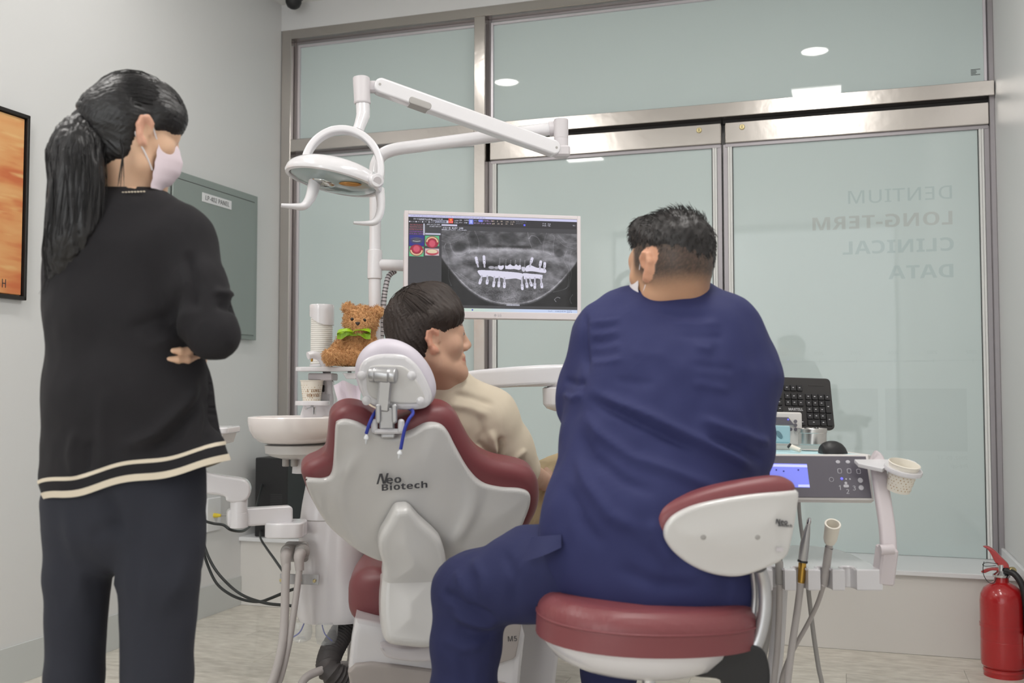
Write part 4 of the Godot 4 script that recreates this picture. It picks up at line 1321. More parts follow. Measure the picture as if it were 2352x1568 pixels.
	for y in h:
		for x in w:
			var u := (x - w * 0.5) / (w * 0.5)
			var v := float(y) / h
			var jaw := 0.985 - 0.62 * pow(absf(u + 0.0), 2.3)
			var g := 0.36 + 0.16 * nz.get_noise_2d(x, y * 1.6)
			# bright arch of the upper jaw and the body of the lower jaw
			var arch := v - (0.235 + 0.10 * u * u)
			g += 0.20 * exp(-pow(arch / 0.03, 2.0)) * smoothstep(1.0, 0.7, absf(u))
			g += 0.14 * exp(-pow((v - 0.30 - 0.12 * u * u) / 0.07, 2.0))
			g -= 0.16 * exp(-pow((v - 0.46) / 0.055, 2.0)) * smoothstep(0.8, 0.5, absf(u))
			g -= 0.15 * exp(-pow((v - 0.20 - 0.06 * u * u) / 0.022, 2.0)) * smoothstep(0.45, 0.25, absf(u))
			g += 0.13 * exp(-pow(u / 0.10, 2.0)) * smoothstep(0.5, 0.75, v)
			g += 0.10 * exp(-pow((absf(u) - 0.62) / 0.16, 2.0)) * exp(-pow((v - 0.62) / 0.2, 2.0))
			g += 0.10 * fine.get_noise_2d(x * 1.2, y * 1.2) * smoothstep(0.6, 0.8, v)
			g += 0.05 * fine.get_noise_2d(x * 0.4, y * 3.0)
			# dark air at both sides under the jaw, and the ends
			var below := smoothstep(-0.015, 0.03, v - jaw)
			g = lerpf(g, 0.17 + 0.03 * nz.get_noise_2d(x * 0.6, y), below)
			var edge := exp(-pow((v - jaw + 0.018) / 0.012, 2.0))
			g += 0.20 * edge * smoothstep(0.95, 0.75, absf(u))
			g -= 0.13 * smoothstep(0.80, 0.97, absf(u)) * smoothstep(0.35, 0.6, v)
			g = clampf(g, 0.08, 0.9)
			im.set_pixel(ox + x, oy + y, Color(g, g * 0.99, g * 1.03))
	var bone := Color(0.80, 0.79, 0.83, 0.35)
	var dark := Color(0.13, 0.13, 0.14, 0.35)
	var P := func(a: float, b: float) -> Vector2: return Vector2(ox + a * w, oy + b * h)
	# air spaces and sinuses
	for q: Array in [[0.13, 0.23, 0.06, 0.085], [0.865, 0.27, 0.045, 0.07], [0.27, 0.12, 0.085, 0.10], [0.70, 0.10, 0.06, 0.10], [0.49, 0.08, 0.075, 0.10], [0.22, 0.05, 0.03, 0.06]]:
		fill_disc(im, ox + q[0] * w, oy + q[1] * h, q[2] * w, q[3] * h, Color(0.14, 0.14, 0.15, 0.55), 0.45)
	# orbit rims, jaw joints, cheek bones
	for q: Array in [
		[[0.0, 0.06], [0.08, 0.10], [0.16, 0.02]], [[0.0, 0.14], [0.08, 0.17], [0.2, 0.03]], [[0.17, 0.02], [0.20, 0.2], [0.19, 0.3]], [[0.24, 0.0], [0.27, 0.14], [0.265, 0.25]],
		[[0.03, 0.18], [0.02, 0.24], [0.05, 0.40], [0.05, 0.62], [0.07, 0.74]], [[0.06, 0.17], [0.075, 0.26], [0.12, 0.35], [0.17, 0.32]], [[0.20, 0.3], [0.22, 0.27], [0.30, 0.235], [0.5, 0.222], [0.7, 0.235], [0.78, 0.27], [0.8, 0.29]],
		[[0.77, 0.0], [0.745, 0.16], [0.75, 0.26]], [[0.83, 0.06], [0.82, 0.18], [0.825, 0.30]], [[0.82, 0.03], [0.90, 0.16], [0.97, 0.2]], [[0.86, 0.02], [0.92, 0.12], [1.0, 0.13]], [[0.92, 0.24], [0.90, 0.36], [0.935, 0.5], [0.93, 0.7], [0.90, 0.76], [0.82, 0.80]], [[0.955, 0.24], [0.94, 0.40], [0.955, 0.55], [0.935, 0.72]],
		[[0.64, 0.08], [0.66, 0.04], [0.70, 0.06], [0.73, 0.14]], [[0.63, 0.0], [0.64, 0.1], [0.66, 0.2]], [[0.10, 0.56], [0.16, 0.64], [0.24, 0.72]], [[0.14, 0.58], [0.2, 0.66], [0.26, 0.70]]]:
		var pts: Array = []
		for e: Array in q:
			pts.append(P.call(e[0], e[1]))
		stroke(im, pts, 3.2, bone, 0.9)
	# roots and crowns of the upper teeth
	for q: Array in [[0.425, 0.36], [0.47, 0.37], [0.505, 0.38], [0.54, 0.38], [0.575, 0.36], [0.61, 0.38]]:
		stroke(im, [P.call(q[0], q[1]), P.call(q[0] - 0.004, 0.47)], 2.0, Color(0.9, 0.89, 0.93, 0.7), 0.8)
		fill_disc(im, ox + (q[0] - 0.003) * w, oy + 0.45 * h, 0.012 * w, 0.09 * h, Color(0.6, 0.6, 0.63, 0.25), 0.8)
	var metal := Color(0.86, 0.85, 0.92)
	for q: Array in [[0.362, 0.485, 0.026, 0.024], [0.40, 0.487, 0.02, 0.022]]:
		fill_disc(im, ox + q[0] * w, oy + q[1] * h, q[2] * w, q[3] * h, Color(0.72, 0.71, 0.76, 0.85), 0.3)
	fill_poly(im, smooth([P.call(0.412, 0.455), P.call(0.432, 0.462), P.call(0.452, 0.453), P.call(0.452, 0.49), P.call(0.434, 0.515), P.call(0.416, 0.50)], 4, true), metal)
	fill_poly(im, [P.call(0.462, 0.455), P.call(0.48, 0.46), P.call(0.50, 0.435), P.call(0.515, 0.455), P.call(0.53, 0.46), P.call(0.545, 0.435), P.call(0.56, 0.455), P.call(0.572, 0.44), P.call(0.58, 0.45), P.call(0.58, 0.50), P.call(0.565, 0.512), P.call(0.53, 0.50), P.call(0.50, 0.505), P.call(0.465, 0.502)], metal)
	fill_poly(im, smooth([P.call(0.585, 0.47), P.call(0.612, 0.475), P.call(0.61, 0.52), P.call(0.598, 0.535), P.call(0.587, 0.515)], 4, true), Color(0.80, 0.79, 0.85))
	fill_poly(im, smooth([P.call(0.62, 0.46), P.call(0.645, 0.44), P.call(0.67, 0.455), P.call(0.70, 0.475), P.call(0.735, 0.48), P.call(0.765, 0.495), P.call(0.765, 0.54), P.call(0.73, 0.54), P.call(0.69, 0.53), P.call(0.65, 0.525), P.call(0.62, 0.53), P.call(0.612, 0.505)], 4, true), metal)
	fill_poly(im, smooth([P.call(0.265, 0.53), P.call(0.33, 0.525), P.call(0.45, 0.535), P.call(0.585, 0.555), P.call(0.592, 0.61), P.call(0.588, 0.645), P.call(0.57, 0.64), P.call(0.54, 0.628), P.call(0.50, 0.635), P.call(0.46, 0.64), P.call(0.44, 0.625), P.call(0.42, 0.62), P.call(0.39, 0.628), P.call(0.355, 0.605), P.call(0.325, 0.615), P.call(0.295, 0.615), P.call(0.27, 0.575)], 4, true), metal)
	fill_poly(im, smooth([P.call(0.597, 0.555), P.call(0.66, 0.56), P.call(0.735, 0.57), P.call(0.74, 0.59), P.call(0.735, 0.63), P.call(0.70, 0.62), P.call(0.665, 0.63), P.call(0.63, 0.625), P.call(0.605, 0.635), P.call(0.60, 0.60)], 4, true), metal)
	# implants
	for q: Array in [[0.25, 0.36, 0.258, 0.43, 0.265, 0.48], [0.307, 0.34, 0.31, 0.43, 0.312, 0.48], [0.663, 0.35, 0.655, 0.40, 0.645, 0.46], [0.727, 0.39, 0.722, 0.44, 0.72, 0.49], [0.757, 0.41, 0.755, 0.46, 0.753, 0.50],
		[0.277, 0.70, 0.285, 0.65, 0.292, 0.60], [0.33, 0.70, 0.332, 0.66, 0.332, 0.60], [0.378, 0.735, 0.382, 0.68, 0.384, 0.61], [0.416, 0.735, 0.418, 0.68, 0.42, 0.61], [0.457, 0.745, 0.458, 0.69, 0.458, 0.62], [0.59, 0.765, 0.588, 0.71, 0.586, 0.62], [0.625, 0.735, 0.622, 0.69, 0.617, 0.62], [0.658, 0.715, 0.652, 0.68, 0.645, 0.62], [0.682, 0.745, 0.682, 0.69, 0.683, 0.61], [0.735, 0.735, 0.732, 0.69, 0.727, 0.61]]:
		stroke(im, [P.call(q[0], q[1]), P.call(q[2], q[3])], 8.5, metal, 0.25)
		stroke(im, [P.call(q[2], q[3]), P.call(q[4], q[5])], 5.5, Color(0.75, 0.74, 0.80), 0.3)
		fill_disc(im, ox + q[2] * w, oy + (q[3] * 0.6 + q[1] * 0.4) * h, 2.2, 2.2, Color(0.3, 0.3, 0.34))
	im.fill_rect(Rect2i(ox + int(0.475 * w), oy + h - 10, 74, 9), Color(0.75, 0.75, 0.80))
	for k in 8:
		im.fill_rect(Rect2i(ox + int(0.475 * w) + 4 + 9 * k, oy + h - 9, 3, 8), Color(0.4, 0.4, 0.44))
	stroke(im, [P.call(0.84, 0.93), P.call(0.83, 0.90), P.call(0.85, 0.87), P.call(0.87, 0.88)], 3.0, Color(0.6, 0.6, 0.63, 0.6), 0.8)
	stroke(im, [P.call(0.955, 0.95), P.call(0.945, 0.89), P.call(0.965, 0.83)], 3.0, Color(0.5, 0.5, 0.53, 0.5), 0.9)
	# bottom of the programme window and the task bar
	im.fill_rect(Rect2i(0, oy + h, W, H - oy - h), Color(0.28, 0.275, 0.29))
	for y in 19:
		for x in W:
			var a := float(x) / W
			im.set_pixel(x, H - 19 + y, Color(0.78, 0.84, 0.80).lerp(Color(0.78, 0.83, 0.94), smoothstep(0.35, 0.75, a)))
	im.fill_rect(Rect2i(356, H - 14, 8, 8), Color(0.3, 0.3, 0.7))
	scribble(im, 790, H - 14, 26, 8, Color(0.45, 0.5, 0.65), r)
	scribble(im, 832, H - 14, 60, 8, Color(0.45, 0.5, 0.65), r)
	scribble(im, 900, H - 17, 28, 6, Color(0.45, 0.5, 0.65), r)
	scribble(im, 900, H - 9, 28, 6, Color(0.45, 0.5, 0.65), r)
	return im

func build_monitor() -> void:
	mat("monitor_white", srgb(226, 218, 220), 0.4)
	var sm := mat("xray_screen", Color(0.01, 0.01, 0.01), 0.25)
	var tex := ImageTexture.create_from_image(xray_image())
	sm.emission_enabled = true
	sm.emission = Color.BLACK
	sm.emission_operator = BaseMaterial3D.EMISSION_OP_ADD
	sm.emission_texture = tex
	sm.emission_energy_multiplier = 1.0
	var t := thing_k("computer_monitor", "white computer monitor showing a panoramic dental X-ray", "monitor", V(0.139,1.434,-0.6))
	var mt: Transform3D = Transform3D(V(0.9856,-0.0034,-0.1691), V(0,0.9998,-0.0203), V(0.1691,0.02,0.9854), V(0.1392,1.4336,-0.6))
	var corners: Array = P2([-0.2774,0.1684,0.2838,0.1745,0.2851,-0.1613])
	var wd: float = corners[1].x - corners[0].x
	var top: float = (corners[0].y + corners[1].y) * 0.5
	var bot: float = corners[2].y
	var cx: float = (corners[0].x + corners[1].x) * 0.5
	var cy := (top + bot) * 0.5
	var rimo: Array = []
	for q: Vector2 in round_rect(wd, top - bot, 0.006, 4):
		rimo.append(q + Vector2(cx, cy))
	k_plane(t, "housing", finish(plate_t(rimo, rounded(-0.04, -0.002, 0.004, 3)), 40), M.monitor_white, mt)
	var s0 := Vector2(cx - wd * 0.5 + 0.0125, bot + 0.021)
	var s1 := Vector2(cx + wd * 0.5 - 0.0115, top - 0.0115)
	# bezel bars stand proud of the screen
	for q: Array in [[Vector2(cx - wd * 0.5, bot), Vector2(s0.x, top)], [Vector2(s1.x, bot), Vector2(cx + wd * 0.5, top)], [Vector2(s0.x, s1.y), Vector2(s1.x, top)], [Vector2(s0.x, bot), Vector2(s1.x, s0.y)]]:
		var a: Vector2 = q[0]
		var b: Vector2 = q[1]
		var bz := k_plane(t, "bezel", finish(moved(box_t(Vector3(b.x - a.x, b.y - a.y, 0.006), 0.0012), Transform3D(Basis.IDENTITY, Vector3((a.x + b.x) * 0.5, (a.y + b.y) * 0.5, 0.0))), 20), M.monitor_white, mt)
	var sc := ArrayMesh.new()
	var a := []
	a.resize(Mesh.ARRAY_MAX)
	var z := -0.0012
	a[Mesh.ARRAY_VERTEX] = PackedVector3Array([Vector3(s0.x, s0.y, z), Vector3(s0.x, s1.y, z), Vector3(s1.x, s1.y, z), Vector3(s0.x, s0.y, z), Vector3(s1.x, s1.y, z), Vector3(s1.x, s0.y, z)])
	a[Mesh.ARRAY_NORMAL] = PackedVector3Array([Vector3.BACK, Vector3.BACK, Vector3.BACK, Vector3.BACK, Vector3.BACK, Vector3.BACK])
	a[Mesh.ARRAY_TEX_UV] = PackedVector2Array([Vector2(0, 1), Vector2(0, 0), Vector2(1, 0), Vector2(0, 1), Vector2(1, 0), Vector2(1, 1)])
	sc.add_surface_from_arrays(Mesh.PRIMITIVE_TRIANGLES, a)
	k_plane(t, "screen", sc, sm, mt, "lit screen with a panoramic X-ray of jaws and implants")
	var mark := mat("faint_print", srgb(196, 190, 194), 0.5)
	k_part(t, "brand_mark", finish(moved(lathe_t([Vector2(0, -0.0002), Vector2(0.004, -0.0002), Vector2(0.004, 0.0004), Vector2(0, 0.0004)], 16), Transform3D(mt.basis * eul(90, 0, 0), mt * Vector3(cx + 0.005, bot + 0.0105, 0.0033))), 40), mark)
	k_part(t, "brand_mark", text_mesh("LG", 0.0075, "Droid Sans", 0.0004, 700), mark, mt * Vector3(cx + 0.0185, bot + 0.0105, 0.0033), mt.basis)
	# the arm that holds it to the pole, with a ribbed cable sleeve
	k_part(t, "mount_arm", tube(smooth(KP([-0.222,1.447,-0.64,-0.178,1.446,-0.645,-0.117,1.445,-0.65,-0.029,1.448,-0.67]), 4), 0.0185, 18), M.gloss_white)
	k_part(t, "mount_plate", finish(moved(box_t(Vector3(0.12, 0.12, 0.03), 0.004), Transform3D(mt.basis, mt * Vector3(0, 0, -0.06))), 30), M.gloss_white)
	var cable := smooth(KP([-0.174,1.431,-0.67,-0.194,1.413,-0.66,-0.203,1.373,-0.65,-0.208,1.332,-0.65,-0.21,1.277,-0.65,-0.215,1.222,-0.65,-0.221,1.181,-0.65]), 4)
	k_part(t, "cable_sleeve", tube(cable, 0.0085, 12), M.light_grey)
	for i in range(1, cable.size() - 1):
		var d: Vector3 = (cable[i + 1] - cable[i - 1]).normalized()
		k_part(t, "sleeve_rib", tube([cable[i] - d * 0.0012, cable[i] + d * 0.0012], 0.0089, 12), M.gasket)
	var l := AreaLight3D.new()
	l.name = "screen_glow"
	l.area_size = Vector2(s1.x - s0.x, s1.y - s0.y)
	l.light_energy = 0.03
	l.light_color = Color(0.9, 0.92, 1.0)
	l.shadow_enabled = true
	l.area_range = 8.0
	add_child(l, true)
	l.global_transform = chair_frame() * Transform3D(mt.basis * eul(0, 180, 0), mt * Vector3(cx, cy, 0.006))

# ---------------------------------------------------------------- small things on the shelf
func build_shelf_things() -> void:
	mat("cup_brown", srgb(150, 115, 80), 0.7)
	var c := paper_cup(chair_frame() * V(-0.419,1.011,-0.57), Basis(Vector3.UP, CHAIR_TURN), "patterned paper cup on the spittoon's cup stand", "patterned paper cups")
	cup_words(c, 0.35)
	# cup dispenser
	mat("cup_stack", srgb(235, 233, 228), 0.5)
	var db := V(-0.407,1.124,-0.66)
	var t := thing_k("cup_dispenser", "tall tube of stacked paper cups with white cap on the shelf", "cup dispenser", db)
	var p: Array = [Vector2(0, 0.0)]
	var n := 26
	for i in n:
		var y := 0.002 + i * 0.165 / n
		p.append(Vector2(0.0335, y))
		p.append(Vector2(0.0352, y + 0.0012))
		p.append(Vector2(0.0352, y + 0.0035))
		p.append(Vector2(0.0335, y + 0.0046))
	p.append(Vector2(0.0335, 0.168))
	p.append(Vector2(0, 0.168))
	part(t, "cup_stack", lathe(p, 36, 30), M.cup_stack)
	var rings: Array = []
	for k in 7:
		var ring: Array = []
		for i in 40:
			var a := TAU * i / 40
			var low := 0.142 - 0.016 * cos(a) + 0.006 * cos(2.0 * a)
			var r: float = [0.0362, 0.039, 0.039, 0.039, 0.0395, 0.037, 0.02][k]
			var y: float = [low, low, lerpf(low, 0.19, 0.4), lerpf(low, 0.19, 0.8), 0.192 + 0.002 * cos(a + 2.5), 0.197, 0.1975][k]
			ring.append(Vector3(cos(a) * r, y, sin(a) * r))
		rings.append(ring)
	part(t, "cap", finish(loft_t(rings), 40), M.gloss_white)
	part(t, "base_ring", lathe([Vector2(0, 0), Vector2(0.037, 0), Vector2(0.037, 0.006), Vector2(0.033, 0.008), Vector2(0, 0.008)], 32), M.gloss_white)
	# tissue sticking out of a low box on the unit
	mat("tissue_lilac", srgb(232, 222, 232), 0.8).backlight_enabled = true
	M.tissue_lilac.backlight = Color(0.3, 0.28, 0.3)
	var tb := V(-0.286,0.96,-0.52)
	var ti := thing_k("tissue_pack", "pale lilac tissue sticking up behind the headrest", "tissue", tb)
	part(ti, "pack", box(Vector3(0.10, 0.06, 0.09), 0.006), M.warm_white, Vector3(0, 0.0, 0))
	var tt := PackedVector3Array()
	var cols := 17
	var rows := 8
	var g: Array = []
	for j in rows + 1:
		var line: Array = []
		var v := float(j) / rows
		for i in cols + 1:
			var u := float(i) / cols - 0.5
			var wd := lerpf(0.05, 0.085, v)
			line.append(Vector3(u * wd - 0.004 - 0.010 * v, 0.02 + v * 0.09 + 0.008 * v * cos(u * 7.0 + 1.0), 0.010 * sin(u * 11.0 + v * 2.0) * (0.5 + v) + 0.006 * sin(u * 5.0 - v * 4.0)))
		g.append(line)
	for j in rows:
		for i in cols:
			quad(tt, g[j][i], g[j][i + 1], g[j + 1][i + 1], g[j + 1][i])
	part(ti, "tissue", finish(tt, 80, false), M.tissue_lilac)

# ---------------------------------------------------------------- doctor's instrument unit at the right
func build_tray() -> void:
	mat("panel_grey", srgb(98, 94, 104), 0.3, 0.0, 0.4)
	mat("panel_icon", srgb(200, 198, 205), 0.5)
	mat("mat_blue", srgb(188, 222, 228), 0.8)
	mat("arm_rose", srgb(214, 205, 208), 0.4)
	var t := thing_k("instrument_unit", "white instrument unit with control panel and hanging handpieces on swing arm", "instrument unit", V(0.941,0.841,0.12))
	# swing arm from the pole to the unit
	var arm: Array = smooth(P2([-0.2436,-0.0014,-0.1626,0.0099,-0.1002,0.0187,0.0126,0.0288,0.1321,0.034,0.2773,0.0316,0.2796,-0.0287,0.1319,-0.025,0.1005,-0.0288,0,-0.0313,-0.1001,-0.0388,-0.1625,-0.0537,-0.2433,-0.0711]), 4, true)
	k_plane(t, "swing_arm", finish(plate_t(arm, rounded(-0.045, 0.045, 0.012, 4)), 50), M.gloss_white, Transform3D(V(0.9988,0,-0.0499), V(0,1,0), V(0.0499,0,0.9988), V(0.205,1.0889,-0.38)))
	k_plane(t, "arm_groove", finish(plate_t(P2([-0.1064,-0.0357,0,-0.0257,0.098,-0.0194,0.1131,-0.0212,0.1256,-0.0263,0.1105,-0.0244,0.0954,-0.0219,0,-0.0288,-0.1064,-0.0388]), rounded(0.02, 0.0462, 0.0004, 1)), 30), M.grey_plastic, Transform3D(V(0.9988,0,-0.0499), V(0,1,0), V(0.0499,0,0.9988), V(0.205,1.0889,-0.38)))
	k_part(t, "arm_pivot", lathe([Vector2(0, -0.038), Vector2(0.022, -0.036), Vector2(0.045, -0.028), Vector2(0.055, -0.015), Vector2(0.057, 0.03), Vector2(0.05, 0.034), Vector2(0.0, 0.034)], 32), M.gloss_white, V(0.345,1.024,-0.38))
	k_part(t, "arm_pivot", lathe([Vector2(0, -0.018), Vector2(0.028, -0.018), Vector2(0.04, -0.006), Vector2(0.042, 0.012), Vector2(0, 0.012)], 28), M.light_grey, V(0.343,1.058,-0.38))
	k_part(t, "lower_arm", tube(smooth(KP([0.355,1.014,-0.37,0.502,0.971,-0.35,0.667,0.9,-0.3,0.814,0.835,-0.2]), 5), 0.03, 16), M.gloss_white)
	# table top with paper mat
	var ty := 0.884
	var x0 := 0.45
	var x1 := 1.075
	var top: Array = [Vector2(x0, -0.09), Vector2(x1, -0.09), Vector2(x1 + 0.015, -0.115), Vector2(x1 - 0.02, -0.32), Vector2(x1 - 0.05, -0.345), Vector2(x0, -0.36)]
	k_part(t, "table_top", finish(moved(plate_t(top, rounded(-0.012, 0.006, 0.004, 3)), Transform3D(Basis(Vector3(1, 0, 0), Vector3(0, 0, 1), Vector3(0, 1, 0)), Vector3(0, ty, 0.165))), 30), M.warm_white)
	# control panel
	var pt: Transform3D = Transform3D(V(1,0,0), V(0,0.9439,-0.3304), V(0,0.3304,0.9439), V(0.9408,0.8407,0.12))
	var pb: Array = P2([-0.297,0.059,0.1257,0.0568,0.1251,-0.0579,-0.3045,-0.0537])
	var border := k_plane(t, "panel_frame", finish(plate_t(pb, rounded(-0.03, 0.0, 0.004, 2)), 30), M.warm_white, pt)
	var pg: Array = P2([-0.2974,0.053,0.1175,0.0503,0.1187,-0.0522,-0.3041,-0.0485])
	var pa := k_plane(t, "control_panel", finish(plate_t(pg, rounded(-0.004, 0.0025, 0.001, 1)), 30), M.panel_grey, pt, "dark grey control panel with pale icons")
	var sc := mat("tray_display", srgb(120, 130, 225), 0.3)
	sc.emission_enabled = true
	sc.emission = srgb(125, 130, 235)
	sc.emission_energy_multiplier = 0.55
	part(pa, "display", finish(plate_t(P2([-0.1298,0.0331,-0.0278,0.031,-0.0269,-0.0275,-0.1393,-0.0254]), rounded(0.0, 0.0034, 0.0004, 1)), 30), sc, Vector3.ZERO, Basis.IDENTITY, "small lit blue display")
	var sc2 := mat("tray_display_pale", srgb(190, 195, 240), 0.3)
	sc2.emission_enabled = true
	sc2.emission = srgb(185, 190, 245)
	sc2.emission_energy_multiplier = 0.6
	part(pa, "display_bar", finish(plate_t(P2([-0.1289,0.031,-0.028,0.0288,-0.0277,0.0224,-0.1295,0.0245]), rounded(0.0, 0.0037, 0.0001, 1)), 30), sc2)
	part(pa, "display_bar", finish(plate_t(P2([-0.054,-0.0201,-0.0271,-0.0201,-0.0273,-0.0265,-0.0546,-0.0259]), rounded(0.0, 0.0037, 0.0001, 1)), 30), sc2)
	mat("display_ink", srgb(70, 78, 170), 0.4)
	for q: Vector2 in P2([-0.1033,0.016,-0.0859,0.0128,-0.0502,0.016,-0.1216,-0.0021]):
		part(pa, "display_icon", cyl(0.0022, 0.0008, 0.0001, 10), M.display_ink, Vector3(q.x, q.y, 0.0037), eul(90, 0, 0))
	for q: Vector2 in P2([0.0479,0.0363,0.0719,0.0363,0.0947,0.0352]):
		part(pa, "icon", finish(moved(ellipsoid_t(Vector3.ZERO, Vector3(0.0055, 0.0042, 0.0005), 14, 6), Transform3D(Basis.IDENTITY, Vector3(q.x, q.y, 0.003))), 60), M.panel_icon)
	for q: Vector2 in P2([0.0494,0.0138,0.0723,0.0138,0.095,0.0128]):
		part(pa, "icon", finish(plate_t(round_rect(0.010, 0.012, 0.003, 3), [Vector2(0, 0.0), Vector2(0, 0.0006)]), 30), M.panel_icon, Vector3(q.x, q.y, 0.0022))
		part(pa, "icon_core", finish(plate_t(round_rect(0.0076, 0.0096, 0.002, 3), [Vector2(0, 0.0), Vector2(0, 0.0009)]), 30), M.panel_grey, Vector3(q.x, q.y, 0.0022))
	for q: Vector2 in P2([0.0963,-0.0095,0.0961,-0.0275]):
		part(pa, "button", cyl(0.0062, 0.001, 0.0003, 20), M.panel_icon, Vector3(q.x, q.y, 0.003), eul(90, 0, 0))
	for q: Vector2 in P2([0.0271,-0.0074]):
		part(pa, "dial_mark", finish(lathe_t([Vector2(0.0048, -0.0004), Vector2(0.0056, -0.0004), Vector2(0.0056, 0.0004), Vector2(0.0048, 0.0004), Vector2(0.0048, -0.0004)], 20), 30), M.panel_icon, Vector3(q.x, q.y, 0.003), eul(90, 0, 0))
	var digits: Array = P2([0.0455,-0.0275,0.0629,-0.037,0.0794,-0.0286])
	for k in 3:
		part(pa, "lettering", text_mesh(str(k + 1), 0.011, "Droid Sans", 0.0006, 400), M.panel_icon, Vector3(digits[k].x, digits[k].y, 0.0032))
	for q: Vector2 in P2([0.0607,-0.0212]):
		part(pa, "icon", finish(plate_t(round_rect(0.013, 0.007, 0.003, 3), [Vector2(0, 0.0), Vector2(0, 0.0006)]), 30), M.panel_icon, Vector3(q.x, q.y - 0.002, 0.0024))
		part(pa, "icon", cyl(0.0034, 0.001, 0.0002, 16), M.panel_icon, Vector3(q.x, q.y + 0.005, 0.003), eul(90, 0, 0))
	var led := mat("blue_led", srgb(110, 110, 255), 0.4)
	led.emission_enabled = true
	led.emission = srgb(90, 90, 255)
	led.emission_energy_multiplier = 1.5
	for q: Vector2 in P2([0.0523,-0.0053]):
		part(pa, "indicator_led", cyl(0.003, 0.0012, 0.0003, 14), led, Vector3(q.x, q.y, 0.003), eul(90, 0, 0))
	for q: Vector2 in P2([0.0625,-0.0064,0.0718,-0.0064]):
		part(pa, "indicator", cyl(0.002, 0.001, 0.0003, 12), M.panel_icon, Vector3(q.x, q.y, 0.003), eul(90, 0, 0))
	# side bracket down to the instrument holder
	var br: Array = KP([1.072,0.888,0.11,1.082,0.875,0.115,1.079,0.811,0.15,1.079,0.733,0.18,1.075,0.678,0.2])
	var rings: Array = []
	var bp := smooth(br, 5)
	for i in bp.size():
		var d: Vector3 = (bp[mini(i + 1, bp.size() - 1)] - bp[maxi(i - 1, 0)]).normalized()
		var ax := Vector3(1, 0, 0)
		ax = (ax - d * ax.dot(d)).normalized()
		var bn := d.cross(ax)
		var ring: Array = []
		for q: Vector2 in round_rect(0.036, 0.026, 0.009, 3):
			ring.append(bp[i] + ax * q.x + bn * q.y)
		rings.append(ring)
	k_part(t, "side_bracket", finish(loft_t(rings), 40), M.arm_rose)
	k_part(t, "bracket_foot", finish(moved(box_t(Vector3(0.038, 0.085, 0.05), 0.004), Transform3D(eul(6, 0, -6), V(1.066,0.644,0.2))), 30), M.arm_rose)
	k_part(t, "bracket_pin", tube([V(1.046,0.682,0.225), V(1.077,0.684,0.225)], 0.012, 14), M.arm_rose)
	# instrument holder with four open notches
	var hx0: float = V(0.66,0.645,0.22).x
	var hx1: float = V(1.053,0.645,0.22).x
	var hy := 0.633
	var outl: Array = [Vector2(hx0, -0.15), Vector2(hx0, 0.22)]
	var notch: Array = []
	for q: Vector3 in KP([0.814,0.645,0.22,0.868,0.645,0.22,0.924,0.645,0.22,0.98,0.645,0.22]):
		notch.append(q.x)
		outl.append_array([Vector2(q.x - 0.014, 0.22), Vector2(q.x - 0.0135, 0.195), Vector2(q.x - 0.010, 0.185), Vector2(q.x, 0.181), Vector2(q.x + 0.010, 0.185), Vector2(q.x + 0.0135, 0.195), Vector2(q.x + 0.014, 0.22)])
	outl.append_array([Vector2(hx1, 0.22), Vector2(hx1 + 0.004, 0.0), Vector2(hx1 - 0.01, -0.10), Vector2(hx1 - 0.06, -0.145), Vector2(hx1 - 0.1, -0.15)])
	k_part(t, "instrument_holder", finish(moved(plate_t(outl, rounded(-0.045, 0.004, 0.004, 3)), Transform3D(Basis(Vector3(1, 0, 0), Vector3(0, 0, 1), Vector3(0, 1, 0)), Vector3(0, hy, 0))), 30), M.gloss_white)
	# notch collars
	for x: float in notch:
		var col: Array = []
		for i in 17:
			var a := PI * (i / 16.0) * 1.5 - PI * 0.25
			col.append(Vector3(x - cos(a) * 0.0185, hy + 0.0025, 0.196 - sin(a) * 0.0165))
		k_part(t, "notch_collar", tube(col, 0.0035, 8), M.gloss_white)
	# a thin hose behind the panel, and the hoses of the instruments
	k_part(t, "hose", tube(smooth(KP([0.901,0.783,0.08,0.908,0.749,0.06,0.917,0.71,0.04,0.922,0.672,0.04]), 4), 0.0045, 8), M.grey_plastic)
	var hoses := [
		[KP([0.821,0.599,0.2,0.821,0.526,0.19,0.816,0.447,0.19,0.805,0.375,0.2,0.79,0.279,0.22,0.833,0.118,0.1,0.861,-0.011,-0.1]), 0.0075, M.hose_grey],
		[KP([0.87,0.602,0.2,0.861,0.538,0.2,0.841,0.454,0.22,0.826,0.387,0.24,0.809,0.283,0.26,0.831,0.137,0.15,0.878,-0.003,-0.08]), 0.0085, M.hose_grey],
		[KP([0.923,0.597,0.2,0.913,0.548,0.18,0.896,0.499,0.16,0.87,0.447,0.15,0.852,0.404,0.14,0.839,0.351,0.13,0.835,0.23,0.1,0.872,0,-0.1]), 0.0055, M.hose_grey],
		[KP([0.914,0.588,0.1,0.92,0.527,0.1,0.928,0.455,0.1,0.938,0.383,0.1,0.947,0.322,0.1,0.953,0.183,0.05,0.951,0.044,-0.1]), 0.0055, M.grey_plastic],
		[KP([0.815,0.592,0.12,0.81,0.515,0.14,0.794,0.439,0.16,0.768,0.365,0.18,0.756,0.256,0.15,0.817,0.041,-0.05]), 0.0085, M.grey_plastic],
		[KP([0.779,0.599,0.1,0.774,0.527,0.1,0.765,0.444,0.1,0.756,0.363,0.1,0.768,0.203,0.05,0.822,0.011,-0.1]), 0.0075, M.grey_plastic]]
	for q: Array in hoses:
		var pth: Array = q[0].duplicate()
		k_part(t, "hose", tube(smooth(pth, 5), q[1], 10), q[2])
	k_part(t, "hose_stand", tube(smooth(KP([0.902,0.563,-0.1,0.888,0.374,-0.1,0.868,0.147,-0.12]), 4), 0.02, 12), M.gloss_white)
